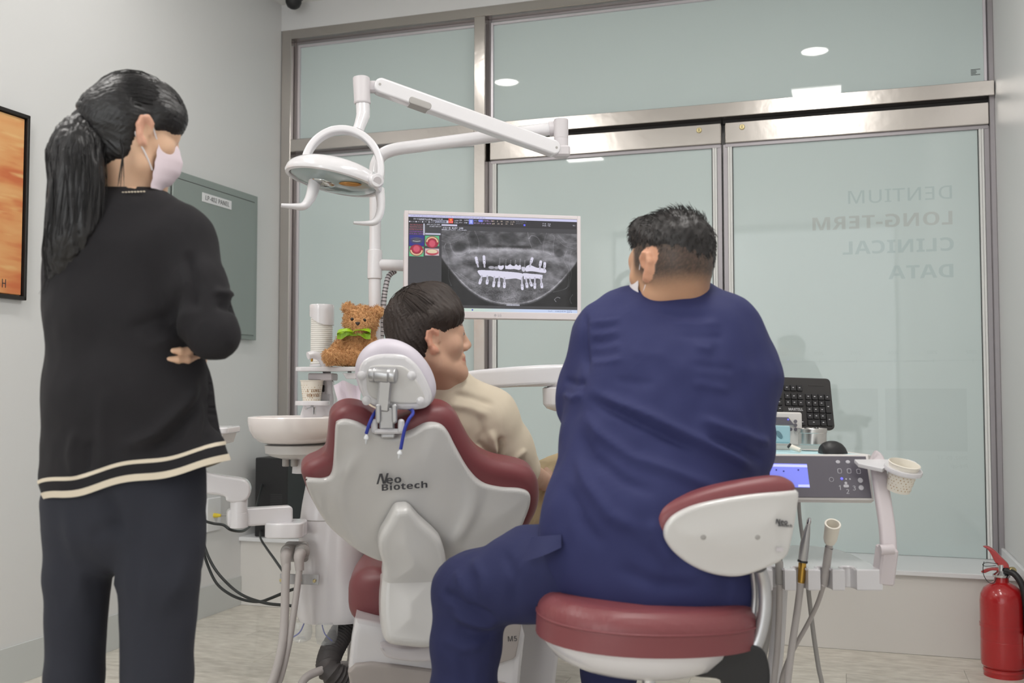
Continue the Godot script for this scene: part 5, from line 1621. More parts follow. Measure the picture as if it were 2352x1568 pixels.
	# instruments
	var i1 := thing_k("suction_tip", "grey hose end hanging in the instrument holder beside the stool backrest", "instrument", V(0.822,0.626,0.195), "instruments in the holder")
	k_part(i1, "grip", tube([V(0.822,0.596,0.195), V(0.822,0.6,0.195), V(0.822,0.634,0.195), V(0.822,0.65,0.195), V(0.822,0.655,0.195)], [0.007, 0.0095, 0.0095, 0.009, 0.006], 16), M.grey_plastic)
	k_part(i1, "coupling", tube([V(0.822,0.655,0.195), V(0.823,0.662,0.195)], [0.0075, 0.006], 14), M.black_plastic)
	var i2 := thing_k("handpiece", "slim metal handpiece with gold coupling standing upright in the holder", "instrument", V(0.874,0.626,0.195), "instruments in the holder")
	k_part(i2, "body", tube([V(0.877,0.652,0.195), V(0.877,0.66,0.198), V(0.879,0.692,0.205), V(0.882,0.719,0.21), V(0.884,0.734,0.215), V(0.885,0.742,0.217)], [0.010, 0.011, 0.0105, 0.0085, 0.0055, 0.0045], 20), M.silver_paint)
	k_part(i2, "head", tube([V(0.885,0.741,0.217), V(0.886,0.748,0.218), V(0.887,0.754,0.219)], [0.0045, 0.0055, 0.0035], 14), M.chrome)
	k_part(i2, "grip_ring", tube([V(0.876,0.649,0.195), V(0.877,0.654,0.195)], 0.0118, 18), M.black_plastic)
	k_part(i2, "coupling", tube([V(0.872,0.598,0.195), V(0.873,0.611,0.195), V(0.876,0.648,0.195)], [0.007, 0.0085, 0.009], 18), M.gold, Vector3.ZERO, Basis.IDENTITY, "gold coupling")
	var i3 := thing_k("suction_cup_tip", "grey handpiece with wide pale rubber cup in the holder", "instrument", V(0.931,0.626,0.195), "instruments in the holder")
	k_part(i3, "body", tube([V(0.926,0.596,0.195), V(0.928,0.616,0.195), V(0.933,0.661,0.2), V(0.935,0.685,0.205), V(0.937,0.695,0.207)], [0.0075, 0.0095, 0.0095, 0.0088, 0.006], 18), M.hose_grey)
	k_part(i3, "grip_ring", tube([V(0.935,0.683,0.204), V(0.936,0.686,0.205)], 0.0092, 16), M.black_plastic)
	var cup_a := V(0.936,0.697,0.208)
	var cup_b := V(0.934,0.744,0.24)
	var cd := (cup_b - cup_a)
	var ch := cd.length()
	k_part(i3, "rubber_cup", finish(moved(lathe_t([Vector2(0, 0.0), Vector2(0.012, 0.0), Vector2(0.0155, ch * 0.2), Vector2(0.017, ch * 0.85), Vector2(0.0185, ch * 0.97), Vector2(0.0178, ch), Vector2(0.0145, ch), Vector2(0.0135, ch * 0.9), Vector2(0.012, ch * 0.3), Vector2(0, ch * 0.25)], 26), Transform3D(along(cd), cup_a)), 40), M.cup_paper, Vector3.ZERO, Basis.IDENTITY, "pale rubber cup")
	# cup holder and its cup
	var hold: Array = [Vector2(-0.095, -0.06), Vector2(0.035, -0.06), Vector2(0.046, -0.045), Vector2(0.044, -0.012), Vector2(0.030, -0.026), Vector2(0.012, -0.037), Vector2(-0.010, -0.037), Vector2(-0.028, -0.028), Vector2(-0.040, -0.006), Vector2(-0.05, 0.004), Vector2(-0.095, -0.03)]
	k_part(t, "cup_holder", finish(moved(plate_t(hold, rounded(-0.005, 0.005, 0.002, 2)), Transform3D(Basis(Vector3(1, 0, 0), Vector3(0, -0.28, 0.96), Vector3(0, 0.96, 0.28)), V(1.111,0.813,0.17) + Vector3(0.007, 0.049, 0.014))), 30), M.gloss_white)
	var cb: Vector3 = V(1.111,0.813,0.17)
	var cs := Basis(Vector3(1, 0, 0), 0.28) * Basis(Vector3(0, 0, 1), -0.14)
	k_part(t, "cup_ring", lathe([Vector2(0.0335, -0.005), Vector2(0.043, -0.005), Vector2(0.044, 0.0), Vector2(0.043, 0.005), Vector2(0.0335, 0.005), Vector2(0.0335, -0.005)], 40), M.gloss_white, cb + cs.y * 0.052, cs)
	paper_cup(chair_frame() * (V(1.111,0.813,0.17)), Basis(Vector3.UP, CHAIR_TURN) * Basis(Vector3(1, 0, 0), 0.28) * Basis(Vector3(0, 0, 1), -0.14), "cream paper cup tilted in the holder beside the control panel", "patterned paper cups")

func build_tray_things() -> void:
	var ty := 0.890
	mat("keycap", srgb(44, 43, 45), 0.5)
	mat("key_case", srgb(52, 50, 50), 0.5)
	mat("key_print", srgb(205, 205, 208), 0.5)
	mat("tin", srgb(205, 203, 200), 0.28, 1.0)
	# paper mat
	var m := thing_k("paper_mat", "light blue paper mat on the instrument table", "mat", Vector3(0.78, ty, -0.05))
	var mo: Array = [Vector2(-0.3, -0.065), Vector2(0.285, -0.065), Vector2(0.20, 0.12), Vector2(0.12, 0.135), Vector2(-0.3, 0.135)]
	part(m, "sheet", finish(moved(plate_t(mo, [Vector2(0, 0.0), Vector2(0, 0.0012)]), Transform3D(Basis(Vector3(1, 0, 0), Vector3(0, 0, -1), Vector3(0, 1, 0)), Vector3(0, 0, 0.06))), 30), M.mat_blue)
	# keyboard leaning upright against its prop
	var k := thing_k("keyboard", "black computer keyboard propped upright behind the tray", "keyboard", V(1.028,0.941,-0.33))
	var kt := Transform3D(Basis(Vector3(0.985, -0.03, -0.16), Vector3(0.03, 0.97, -0.24), Vector3(0.16, 0.235, 0.958)).orthonormalized(), V(1.104,0.937,-0.28))
	var wd := 0.44
	var ht := 0.148
	var inv := Transform3D(Basis.IDENTITY, -V(1.028,0.941,-0.33)) * kt
	var body: Array = []
	for q: Vector2 in round_rect(wd, ht, 0.012, 5):
		body.append(q + Vector2(-wd * 0.5, ht * 0.5))
	part_t(k, "case", finish(plate_t(body, rounded(-0.012, 0.006, 0.004, 3)), 30), M.key_case, inv)
	var pitch := 0.0190
	var km := {}
	var put := func(x: float, y: float, w: float, h: float) -> void:
		var key := Vector2(w, h)
		if not km.has(key):
			km[key] = finish(plate_t(round_rect(w - 0.0026, h - 0.0026, 0.002, 2), [Vector2(-0.0012, 0.004), Vector2(0, 0.0095), Vector2(0.0008, 0.0105)]), 30)
		part_t(k, "key", km[key], M.keycap, inv * Transform3D(Basis.IDENTITY, Vector3(x, y, 0)))
		part_t(k, "key_legend", box(Vector3(0.0045, 0.0022, 0.0004), 0.0001), M.key_print, inv * Transform3D(Basis.IDENTITY, Vector3(x - 0.001, y + 0.001, 0.0106)))
	# number pad, navigation block and the end of the main block
	for c in 4:
		for r in 5:
			var x := -0.016 - pitch * (3 - c)
			var y := 0.018 + pitch * 0.97 * r
			if c == 3:
				if r == 4: put.call(x, y, pitch, pitch)
				elif r == 0 or r == 2: put.call(x, y + pitch * 0.48, pitch, pitch * 1.97)
			elif r == 0:
				if c == 0: put.call(x + pitch * 0.5, y, pitch * 2.0, pitch)
				elif c == 2: put.call(x, y, pitch, pitch)
			else:
				put.call(x, y, pitch, pitch)
	for c in 3:
		var x := -0.016 - pitch * 6.25 + pitch * c
		for y: float in [0.018 + pitch * 3.88, 0.018 + pitch * 2.91, 0.018 + pitch * 5.15]:
			put.call(x, y, pitch, pitch)
		put.call(x, 0.018, pitch, pitch)
	put.call(-0.016 - pitch * 5.25, 0.018 + pitch * 0.97, pitch, pitch)
	for r in 6:
		var y := 0.018 + pitch * 0.97 * r + (pitch * 0.3 if r == 5 else 0.0)
		for c in 11:
			put.call(-0.016 - pitch * (7.6 + c * 1.02), y, pitch, pitch)
	part_t(k, "lettering", text_mesh("MAXTILL", 0.0075, "Droid Sans", 0.0005, 700), M.key_print, inv * Transform3D(Basis.IDENTITY, Vector3(-0.016 - pitch * 5.1, 0.018 + pitch * 1.95, 0.0064)))
	part_t(k, "light_bar", box(Vector3(0.045, 0.0035, 0.001), 0.0004), M.gasket, inv * Transform3D(Basis.IDENTITY, Vector3(-0.046, 0.126, 0.0063)))
	part_t(k, "prop", finish(moved(box_t(Vector3(0.10, 0.075, 0.02), 0.003), Transform3D(Basis.IDENTITY, Vector3(-0.15, 0.012, -0.022))), 30), M.gasket, inv)
	# small charger with round buttons and a blue bib packet in front
	var d := thing_k("charger_box", "small white tabletop device with three round dark buttons", "device", V(0.927,0.908,-0.18))
	var db := finish(plate_t(round_rect(0.115, 0.088, 0.006, 3), rounded(-0.035, 0.0, 0.004, 3)), 30)
	k_part(d, "case", db, M.warm_white, V(0.917,0.947,-0.14), eul(-4, 0, -1))
	k_part(d, "top_window", finish(plate_t([Vector2(-0.05, 0.02), Vector2(0.02, 0.02), Vector2(0.035, 0.0), Vector2(-0.05, 0.0)], rounded(-0.001, 0.0015, 0.0004, 1)), 30), M.panel_grey, V(0.917,0.957,-0.138), eul(-4, 0, -1))
	for q: Vector3 in KP([0.955,0.966,-0.135,0.955,0.956,-0.135,0.955,0.945,-0.135,0.942,0.945,-0.135]):
		k_part(d, "button", cyl(0.0048, 0.003, 0.0008, 16), M.panel_grey, q, eul(86, 0, 0))
	k_part(d, "indicator_led", cyl(0.002, 0.002, 0.0003, 10), M.blue_led, V(0.936,0.971,-0.136), eul(86, 0, 0))
	var b := thing_k("bib_packet", "pale blue folded packet standing in front of the white device", "packet", V(0.896,0.912,-0.06))
	mat("packet_blue", srgb(165, 202, 212), 0.6)
	k_part(b, "packet", finish(plate_t(round_rect(0.05, 0.045, 0.003, 2), rounded(-0.018, 0.0, 0.003, 2)), 30), M.packet_blue, V(0.896,0.935,-0.06), eul(-6, 0, -2))
	mat("packet_stain", srgb(105, 138, 150), 0.7)
	k_part(b, "dark_print", finish(moved(ellipsoid_t(Vector3.ZERO, Vector3(0.006, 0.012, 0.0006), 14, 8), Transform3D(eul(0, 0, 35), Vector3.ZERO)), 60), M.packet_stain, V(0.892,0.934,-0.059), eul(-6, 0, 0))
	# steel tin
	var tn := thing_k("steel_tin", "round brushed steel tin with lid beside the mouse", "tin", V(0.983,0.907,-0.08))
	var th: float = V(0.983,0.95,-0.08).y - V(0.983,0.907,-0.08).y
	part(tn, "can", lathe([Vector2(0, 0.0), Vector2(0.0335, 0.0), Vector2(0.036, 0.003), Vector2(0.036, th * 0.72), Vector2(0, th * 0.72)], 40), M.tin)
	part(tn, "lid", lathe([Vector2(0, th * 0.70), Vector2(0.0362, th * 0.70), Vector2(0.0375, th * 0.74), Vector2(0.0375, th * 0.97), Vector2(0.0365, th), Vector2(0.034, th), Vector2(0.033, th * 0.95), Vector2(0, th * 0.95)], 40), M.tin)
	for i in 5:
		part(tn, "contents", finish(moved(box_t(Vector3(0.016, 0.003, 0.004), 0.001), Transform3D(eul(10, 70 * i, 14), Vector3(0.012 * sin(i * 2.1), th * 0.97, 0.01 * cos(i * 1.7)))), 30), M.black_plastic if i % 2 == 0 else M.chrome)
	# mouse
	var mo_at := V(0.999,0.896,0.04)
	mo_at.y = ty + 0.0012
	var ms := thing_k("computer_mouse", "black computer mouse on the blue paper mat", "mouse", mo_at)
	var rings: Array = []
	for i in 13:
		var s := float(i) / 12.0
		var hh := 0.031 * sqrt(maxf(0.0, 1.0 - pow(absf(s - 0.45) / 0.56, 2.4)))
		var ww := 0.030 * pow(sin(PI * clampf(s * 0.9 + 0.05, 0, 1)), 0.35)
		var ring: Array = []
		for j in 16:
			var a := TAU * j / 16
			ring.append(Vector3(lerpf(-0.032, 0.032, s) , maxf(0.0, sin(a)) * hh + 0.001, cos(a) * ww))
		rings.append(ring)
	part(ms, "shell", finish(loft_t(rings), 50), M.black_plastic, Vector3.ZERO, eul(0, 12, 0))
	# small syringe end
	var sy := thing_k("syringe_tip", "small white capped syringe end lying on the mat", "syringe", V(0.916,0.9,0))
	k_part(sy, "cap", tube([V(0.9,0.91,0), V(0.905,0.906,0)], 0.0065, 12), M.gasket)
	k_part(sy, "barrel", tube([V(0.905,0.906,0), V(0.924,0.898,0.02)], [0.007, 0.0055], 14), M.cup_paper)

# ---------------------------------------------------------------- stool
func build_stool() -> void:
	var t := thing_k("doctor_stool", "burgundy doctor's stool with white backrest under the seated man", "stool", V(0.466,0.369,0.55) * Vector3(1, 0, 1))
	var c := V(0.459,0.633,0.55)
	var seat: Array = []
	for i in 48:
		var a := TAU * i / 48
		var r := 1.0 + 0.05 * cos(3.0 * a + 0.6)
		seat.append(Vector2(0.218 * r * cos(a), 0.205 * r * sin(a)))
	var sb := Basis(Vector3(0, 0, 1), -0.045) * Basis(Vector3(1, 0, 0), deg_to_rad(-90))
	k_part(t, "seat_cushion", finish(pillow_t(seat, -0.062, 0.016, 0.042, 0.006, 0.1, 0.009), 60), M.burgundy_vinyl, Vector3(c.x, c.y, c.z), sb, "burgundy vinyl seat")
	var lower: Array = []
	for i in 48:
		var a := TAU * i / 48
		lower.append(Vector2(0.186 * cos(a), 0.178 * sin(a)))
	k_part(t, "seat_pan", finish(plate_t(lower, [Vector2(0.09, -0.128), Vector2(0.055, -0.122), Vector2(0.02, -0.105), Vector2(0.0, -0.08), Vector2(-0.006, -0.06), Vector2(-0.006, -0.05)]), 60), M.gloss_white, Vector3(c.x - 0.008, c.y, c.z), sb)
	k_part(t, "seat_seam", finish(seam_ring(seat, -0.022, 0.0022), 60), M.burgundy_vinyl, Vector3(c.x, c.y, c.z), sb)
	# mechanism, gas column, star base with castors
	var mech := finish(moved(plate_t(smooth([Vector2(-0.07, 0.0), Vector2(-0.03, 0.02), Vector2(0.03, 0.045), Vector2(0.075, 0.04), Vector2(0.09, 0.0), Vector2(0.085, -0.05), Vector2(0.06, -0.075), Vector2(0.02, -0.06), Vector2(0.0, -0.02), Vector2(-0.05, -0.012)], 4, true), rounded(-0.04, 0.04, 0.006, 3)), Transform3D.IDENTITY), 40)
	k_part(t, "tilt_mechanism", mech, M.black_plastic, V(0.593,0.526,0.62))
	k_part(t, "lever", tube(smooth(KP([0.319,0.544,0.58,0.365,0.537,0.55,0.43,0.516,0.5]), 4), [0.02, 0.019, 0.017, 0.014, 0.009, 0.006, 0.006, 0.006, 0.006], 14), M.grey_plastic)
	var col := V(0.47,0.453,0.55)
	k_part(t, "gas_column", tube([Vector3(col.x, 0.10, col.z), Vector3(col.x, 0.30, col.z)], 0.025, 20), M.black_plastic)
	k_part(t, "gas_rod", tube([Vector3(col.x, 0.30, col.z), Vector3(col.x, c.y - 0.10, col.z)], 0.0135, 18), M.chrome)
	for i in 5:
		var a := TAU * i / 5.0 + 0.4
		var e := Vector3(cos(a), 0, sin(a))
		k_part(t, "base_leg", tube([Vector3(col.x, 0.10, col.z), Vector3(col.x, 0.095, col.z) + e * 0.12, Vector3(col.x, 0.075, col.z) + e * 0.25], [0.022, 0.018, 0.013], 10), M.chrome)
		k_part(t, "castor", cyl(0.026, 0.03, 0.004, 18), M.black_plastic, Vector3(col.x, 0.026, col.z) + e * 0.26, Basis(Vector3.UP, -a) * eul(90, 0, 0))
	# backrest
	var bt: Transform3D = Transform3D(V(0.9988,0.0049,-0.0494), V(0,0.995,0.0995), V(0.0497,-0.0994,0.9938), V(0.606,0.7894,0.67))
	var cush: Array = smooth(P2([-0.1381,-0.0024,-0.1334,0.0219,-0.1141,0.0435,-0.0738,0.0617,-0.0171,0.0782,0.0478,0.0897,0.0927,0.0942,0.1173,0.0891,0.1314,0.0751,0.1286,0.0393,0.1196,-0.0178,0.1087,-0.0545,0.0745,-0.0761,0.0256,-0.0926,-0.0235,-0.0903,-0.0725,-0.0741,-0.1093,-0.0491,-0.1306,-0.0228]), 5, true)
	k_plane(t, "back_cushion", finish(plate_t(cush, rounded(-0.06, -0.004, 0.022, 5)), 60), M.burgundy_vinyl, bt, "burgundy vinyl back pad")
	var shell: Array = smooth(P2([-0.1235,-0.005,-0.1179,0.0136,-0.1011,0.0304,-0.0655,0.0463,-0.0088,0.0586,0.0481,0.0662,0.0971,0.0698,0.1233,0.0711,0.1299,0.067,0.1271,0.0352,0.1188,-0.0137,0.1086,-0.0504,0.0785,-0.0696,0.0255,-0.0877,-0.0194,-0.0863,-0.0644,-0.0709,-0.0988,-0.0468,-0.1185,-0.023]), 5, true)
	var st := pillow_t(shell, -0.02, 0.009, 0.008, 0.006, 0.06, 0.005)
	for i in st.size():
		var v := st[i]
		# the right end steps back, as the moulding turns round the side
		v.z -= 0.09 * maxf(0.0, v.x - 0.085) * smoothstep(0.002, 0.010, v.z)
		st[i] = v
	var bs := k_plane(t, "back_shell", finish(st, 40), M.shell_white, bt, "white moulded back of the stool")
	for q: Vector2 in P2([-0.052,-0.0108,0.0499,-0.012]):
		part(bs, "screw_hole", finish(moved(ellipsoid_t(Vector3.ZERO, Vector3(0.0055, 0.005, 0.0015), 14, 8), Transform3D(Basis.IDENTITY, Vector3(q.x, q.y, 0.0145))), 60), M.grey_plastic)
	for q: Vector2 in P2([0.0987,0.0119]):
		part(bs, "lettering", text_mesh("Neo", 0.009, "Droid Sans", 0.0008, 700), M.dark_print, Vector3(q.x - 0.003, q.y + 0.004, 0.0128), eul(0, 5, -6))
		part(bs, "lettering", text_mesh("Biotech", 0.0055, "Droid Sans", 0.0008, 700), M.dark_print, Vector3(q.x + 0.004, q.y - 0.003, 0.0120), eul(0, 5, -6))
	for q: Vector2 in P2([0.0928,-0.0362]):
		part(bs, "model_mark", box(Vector3(0.014, 0.008, 0.0008), 0.0002), M.light_grey, Vector3(q.x, q.y, 0.0135), eul(0, 5, -6))
	# bent metal support
	for q: Array in [[KP([0.668,0.712,0.65,0.678,0.68,0.64,0.678,0.632,0.64,0.667,0.583,0.64,0.649,0.547,0.64,0.638,0.515,0.63]), 0.0125], [KP([0.659,0.704,0.63,0.665,0.66,0.62,0.66,0.611,0.62,0.649,0.57,0.62,0.63,0.53,0.62]), 0.006]]:
		k_part(t, "back_support", tube(smooth(q[0], 5), q[1], 14), M.silver_paint)

func seam_ring(outline: Array, z: float, r: float) -> PackedVector3Array:
	var p: Array = []
	for q: Vector2 in outline:
		p.append(Vector3(q.x, q.y, z) * Vector3(1.0, 1.0, 1.0))
	p.append(p[0])
	p.append(p[1])
	return tube_t(p, r, 6, false)

# ---------------------------------------------------------------- things on and by the walls
func build_wall_things() -> void:
	mat("panel_green", srgb(146, 156, 152), 0.45)
	mat("label_white", srgb(232, 232, 234), 0.5)
	mat("label_ink", srgb(60, 58, 60), 0.6)
	# grey electric cabinet, its door with a printed label
	var t := thing("electric_cabinet", "grey-green steel cabinet door with printed label on the side wall", "cabinet", Vector3(0, 1.66, 0.615))
	part(t, "frame", box(Vector3(0.03, 0.725, 0.72), 0.002), M.panel_green, Vector3(0.013, 0, 0))
	part(t, "door", box(Vector3(0.02, 0.665, 0.665), 0.003), M.panel_green, Vector3(0.026, -0.008, 0.005))
	for q: Array in [[Vector3(0.029, 0.327, 0.005), Vector3(0.002, 0.004, 0.668)], [Vector3(0.029, -0.008, 0.339), Vector3(0.002, 0.668, 0.004)], [Vector3(0.029, -0.008, -0.329), Vector3(0.002, 0.668, 0.004)]]:
		part(t, "door_gap", box(q[1], 0.0004), M.gasket, q[0])
	part(t, "hinge_strip", box(Vector3(0.016, 0.665, 0.02), 0.002), M.wall_paint, Vector3(0.02, -0.01, 0.335))
	var lb := part(t, "label_plate", box(Vector3(0.003, 0.042, 0.235), 0.0006), M.label_white, Vector3(0.0372, 0.275, 0.005), Basis.IDENTITY, "white printed label")
	var tm := text_mesh("LP-402 PANEL", 0.021, "Droid Sans", 0.0008, 400)
	var ax := tm.get_aabb().size.x
	part(lb, "lettering", tm, M.label_ink, Vector3(0.0018, 0, 0), Basis(Vector3(0, 0, -0.19 / ax), Vector3(0, 1, 0), Vector3(1, 0, 0)))
	# framed orange picture at the far left
	var pf := thing("framed_picture", "orange abstract picture in thin black frame at the left edge", "picture", Vector3(0, 1.709, 2.27))
	mat("frame_black", srgb(34, 30, 28), 0.4)
	var art := mat("orange_art", Color.WHITE, 0.6)
	var im := Image.create(256, 256, false, Image.FORMAT_RGB8)
	var nz := FastNoiseLite.new()
	nz.seed = 31
	nz.frequency = 0.010
	nz.fractal_octaves = 4
	for y in 256:
		for x in 256:
			var a := nz.get_noise_2d(x * 0.8 + 20.0 * sin(y * 0.02), y * 4.0)
			var c := Color(0.86, 0.55, 0.33).lerp(Color(0.90, 0.68, 0.45), clampf(0.5 + a, 0, 1))
			c = c.lerp(Color(0.80, 0.42, 0.26), clampf(-a * 1.6, 0.0, 0.8))
			c = c.lerp(Color(0.93, 0.80, 0.55), clampf((nz.get_noise_2d(x + 300.0, y * 7.0) - 0.25) * 2.0, 0, 0.7))
			im.set_pixel(x, y, c)
	triplanar(art, ImageTexture.create_from_image(im), Vector3(0.95, 0.95, 0.95))
	art.uv1_offset = Vector3(0.5, 0.5, 0.5)
	part(pf, "canvas", box(Vector3(0.014, 0.64, 0.96), 0.002), art, Vector3(0.009, 0, 0))
	for q: Array in [[Vector3(0.012, 0.33, 0), Vector3(0.024, 0.014, 1.0)], [Vector3(0.012, -0.33, 0), Vector3(0.024, 0.014, 1.0)], [Vector3(0.012, 0, -0.4935), Vector3(0.024, 0.674, 0.013)], [Vector3(0.012, 0, 0.4935), Vector3(0.024, 0.674, 0.013)]]:
		part(pf, "frame_bar", box(q[1], 0.002), M.frame_black, q[0])
	var sg := text_mesh("H", 0.03, "Droid Sans", 0.0006, 400)
	part(pf, "signature", sg, M.label_ink, Vector3(0.0165, -0.285, -0.40), Basis(Vector3(0, 0, -0.8), Vector3(0, 1, 0), Vector3(1, 0, 0)))
	# socket plate with yellow plug
	var so := thing("socket_plate", "white wall socket plate with yellow plug behind the woman", "socket", Vector3(0, 0.468, 0.575))
	part(so, "plate", box(Vector3(0.014, 0.155, 0.11), 0.003), M.ledge_white, Vector3(0.007, 0, 0))
	mat("plug_yellow", srgb(225, 200, 60), 0.5)
	part(so, "plug", tube([Vector3(0.012, -0.005, 0.0), Vector3(0.03, -0.005, 0.0), Vector3(0.05, -0.004, -0.002)], [0.011, 0.010, 0.006], 12), M.plug_yellow, Vector3.ZERO, Basis.IDENTITY, "yellow plug")
	part(so, "cord", tube(smooth([Vector3(0.05, -0.004, -0.002), Vector3(0.10, -0.004, -0.03), Vector3(0.16, -0.012, -0.06), Vector3(0.22, -0.04, -0.08)], 5), 0.0035, 8), M.grey_plastic)
	# black computer case on the ledge
	var pc := thing("computer_case", "black computer case on the ledge beside the corner", "computer", Vector3(0.155, 0.331, 0.16), 0.0)
	part(pc, "case", box(Vector3(0.18, 0.385, 0.30), 0.004), M.black_plastic, Vector3(0, 0.1925, 0))
	mat("vent_grey", srgb(58, 58, 60), 0.6)
	for i in 16:
		part(pc, "vent_slat", box(Vector3(0.065, 0.0035, 0.003), 0.0006), M.vent_grey, Vector3(0.03, 0.08 + i * 0.0085, 0.1505))
	part(pc, "side_knob", cyl(0.006, 0.014, 0.001, 10), M.black_plastic, Vector3(-0.095, 0.345, 0.12), eul(0, 0, 90))
	# black cables looping from the socket to the unit
	var cf := chair_frame()
	var paths := [
		[cf * V(-0.915,0.65,-1.1), cf * V(-0.894,0.595,-1.05), cf * V(-0.846,0.585,-1), cf * V(-0.808,0.579,-1), cf * V(-0.778,0.561,-1), cf * V(-0.772,0.54,-1.15), cf * V(-0.854,0.518,-1.6), cf * V(-0.977,0.517,-2.15), Vector3(0.052, 0.62, 0.2)],
		[cf * V(-0.891,0.594,-1), cf * V(-0.872,0.504,-1), cf * V(-0.822,0.438,-0.95), cf * V(-0.756,0.389,-0.9), cf * V(-0.679,0.373,-0.8), cf * V(-0.603,0.362,-0.75), cf * V(-0.536,0.365,-0.7), cf * V(-0.443,0.37,-0.65)],
		[cf * V(-0.89,0.534,-1), cf * V(-0.862,0.445,-1), cf * V(-0.823,0.382,-0.98), cf * V(-0.755,0.36,-0.9), cf * V(-0.691,0.35,-0.85), cf * V(-0.629,0.355,-0.8), cf * V(-0.582,0.376,-0.75), cf * V(-0.509,0.411,-0.7), cf * V(-0.444,0.437,-0.65)],
		[Vector3(0.1, 0.36, 0.312), cf * V(-0.909,0.398,-1.95), cf * V(-0.848,0.379,-1.8), cf * V(-0.719,0.394,-1.4), cf * V(-0.531,0.422,-0.8)]]
	var seen := ["black cable running from the side wall to the computer case", "black cable sagging low above the floor behind the unit", "second black cable looped under the sagging one", "short black cable dropping from the ledge to the unit"]
	for i in paths.size():
		var c := thing("power_cable", seen[i], "cable", paths[i][0], 0.0, "black cables by the side wall")
		var loc: Array = []
		for p: Vector3 in paths[i]:
			loc.append(p - paths[i][0])
		part(c, "cable", tube(smooth(loc, 6), 0.005, 8), M.cable_black)
	# dome camera under the ceiling in the corner
	var dc := thing("dome_camera", "small black dome camera under the ceiling in the corner", "camera", Vector3(0.13, ROOM_H, 0.10))
	part(dc, "mount", lathe([Vector2(0, 0.0), Vector2(0.05, 0.0), Vector2(0.05, -0.015), Vector2(0.04, -0.022), Vector2(0, -0.022)], 28), M.gasket)
	part(dc, "dome", lathe([Vector2(0.042, -0.02), Vector2(0.041, -0.038), Vector2(0.032, -0.058), Vector2(0.018, -0.068), Vector2(0, -0.071)], 28, 35, false), M.black_plastic)
	# fire extinguisher in the right corner
	var ex := thing("fire_extinguisher", "red fire extinguisher with black hose standing by the low wall", "fire extinguisher", Vector3(3.372, 0.0, 0.545))
	mat("extinguisher_red", srgb(176, 28, 32), 0.25, 0.0, 0.6)
	part(ex, "cylinder", lathe([Vector2(0, 0.012), Vector2(0.068, 0.012), Vector2(0.070, 0.02), Vector2(0.066, 0.03), Vector2(0.075, 0.04), Vector2(0.0765, 0.055), Vector2(0.0765, 0.13), Vector2(0.0755, 0.132), Vector2(0.0765, 0.134), Vector2(0.0765, 0.27), Vector2(0.073, 0.295), Vector2(0.062, 0.318), Vector2(0.042, 0.334), Vector2(0.026, 0.341), Vector2(0.024, 0.362), Vector2(0, 0.362)], 48, 30), M.extinguisher_red)
	part(ex, "foot_ring", lathe([Vector2(0.06, 0.0), Vector2(0.068, 0.0), Vector2(0.068, 0.03), Vector2(0.06, 0.03), Vector2(0.06, 0.0)], 40, 30), M.extinguisher_red)
	part(ex, "strap", lathe([Vector2(0.0755, 0.178), Vector2(0.0785, 0.178), Vector2(0.0785, 0.19), Vector2(0.0755, 0.19), Vector2(0.0755, 0.178)], 48, 30), M.extinguisher_red)
	part(ex, "valve", lathe([Vector2(0, 0.36), Vector2(0.03, 0.36), Vector2(0.031, 0.368), Vector2(0.02, 0.376), Vector2(0.014, 0.382), Vector2(0.014, 0.405), Vector2(0, 0.405)], 24), M.chrome)
	var hx := Basis(Vector3.UP, deg_to_rad(-8))
	part(ex, "carry_handle", finish(moved(plate_t(smooth([Vector2(0.016, 0.386), Vector2(0.0, 0.392), Vector2(-0.03, 0.392), Vector2(-0.055, 0.384), Vector2(-0.068, 0.374), Vector2(-0.056, 0.370), Vector2(-0.03, 0.382), Vector2(0.0, 0.380), Vector2(0.016, 0.374)], 4, true), rounded(-0.011, 0.011, 0.003, 2)), Transform3D(hx, Vector3.ZERO)), 40), M.extinguisher_red)
	part(ex, "squeeze_lever", finish(moved(plate_t(smooth([Vector2(0.022, 0.392), Vector2(0.024, 0.408), Vector2(0.002, 0.432), Vector2(-0.022, 0.458), Vector2(-0.045, 0.470), Vector2(-0.06, 0.468), Vector2(-0.045, 0.458), Vector2(-0.033, 0.440), Vector2(-0.02, 0.412), Vector2(-0.005, 0.398)], 4, true), rounded(-0.012, 0.012, 0.003, 2)), Transform3D(hx, Vector3.ZERO)), 40), M.extinguisher_red)
	part(ex, "pin_wire", tube(smooth([Vector3(-0.012, 0.408, 0.014), Vector3(-0.05, 0.412, 0.018), Vector3(-0.065, 0.404, 0.018), Vector3(-0.055, 0.398, 0.016), Vector3(-0.02, 0.402, 0.014)], 6), 0.0012, 6), M.gasket)
	part(ex, "pin_wire", tube(smooth([Vector3(-0.06, 0.415, 0.018), Vector3(-0.064, 0.39, 0.018), Vector3(-0.062, 0.365, 0.02), Vector3(-0.048, 0.342, 0.024), Vector3(-0.03, 0.340, 0.024), Vector3(-0.02, 0.36, 0.02)], 6), 0.0016, 6), M.gasket)
	part(ex, "pressure_gauge", finish(moved(lathe_t([Vector2(0, -0.006), Vector2(0.015, -0.006), Vector2(0.016, 0.004), Vector2(0.014, 0.007), Vector2(0, 0.007)], 24), Transform3D(eul(90, 30, 0), Vector3(0.034, 0.385, 0.016))), 40), M.brass)
	part(ex, "hose", tube(smooth([Vector3(0.012, 0.385, 0.01), Vector3(0.04, 0.376, 0.03), Vector3(0.062, 0.34, 0.045), Vector3(0.072, 0.28, 0.05), Vector3(0.075, 0.20, 0.05), Vector3(0.075, 0.165, 0.05)], 6), 0.012, 14), M.black_plastic, Vector3.ZERO, Basis.IDENTITY, "black discharge hose")
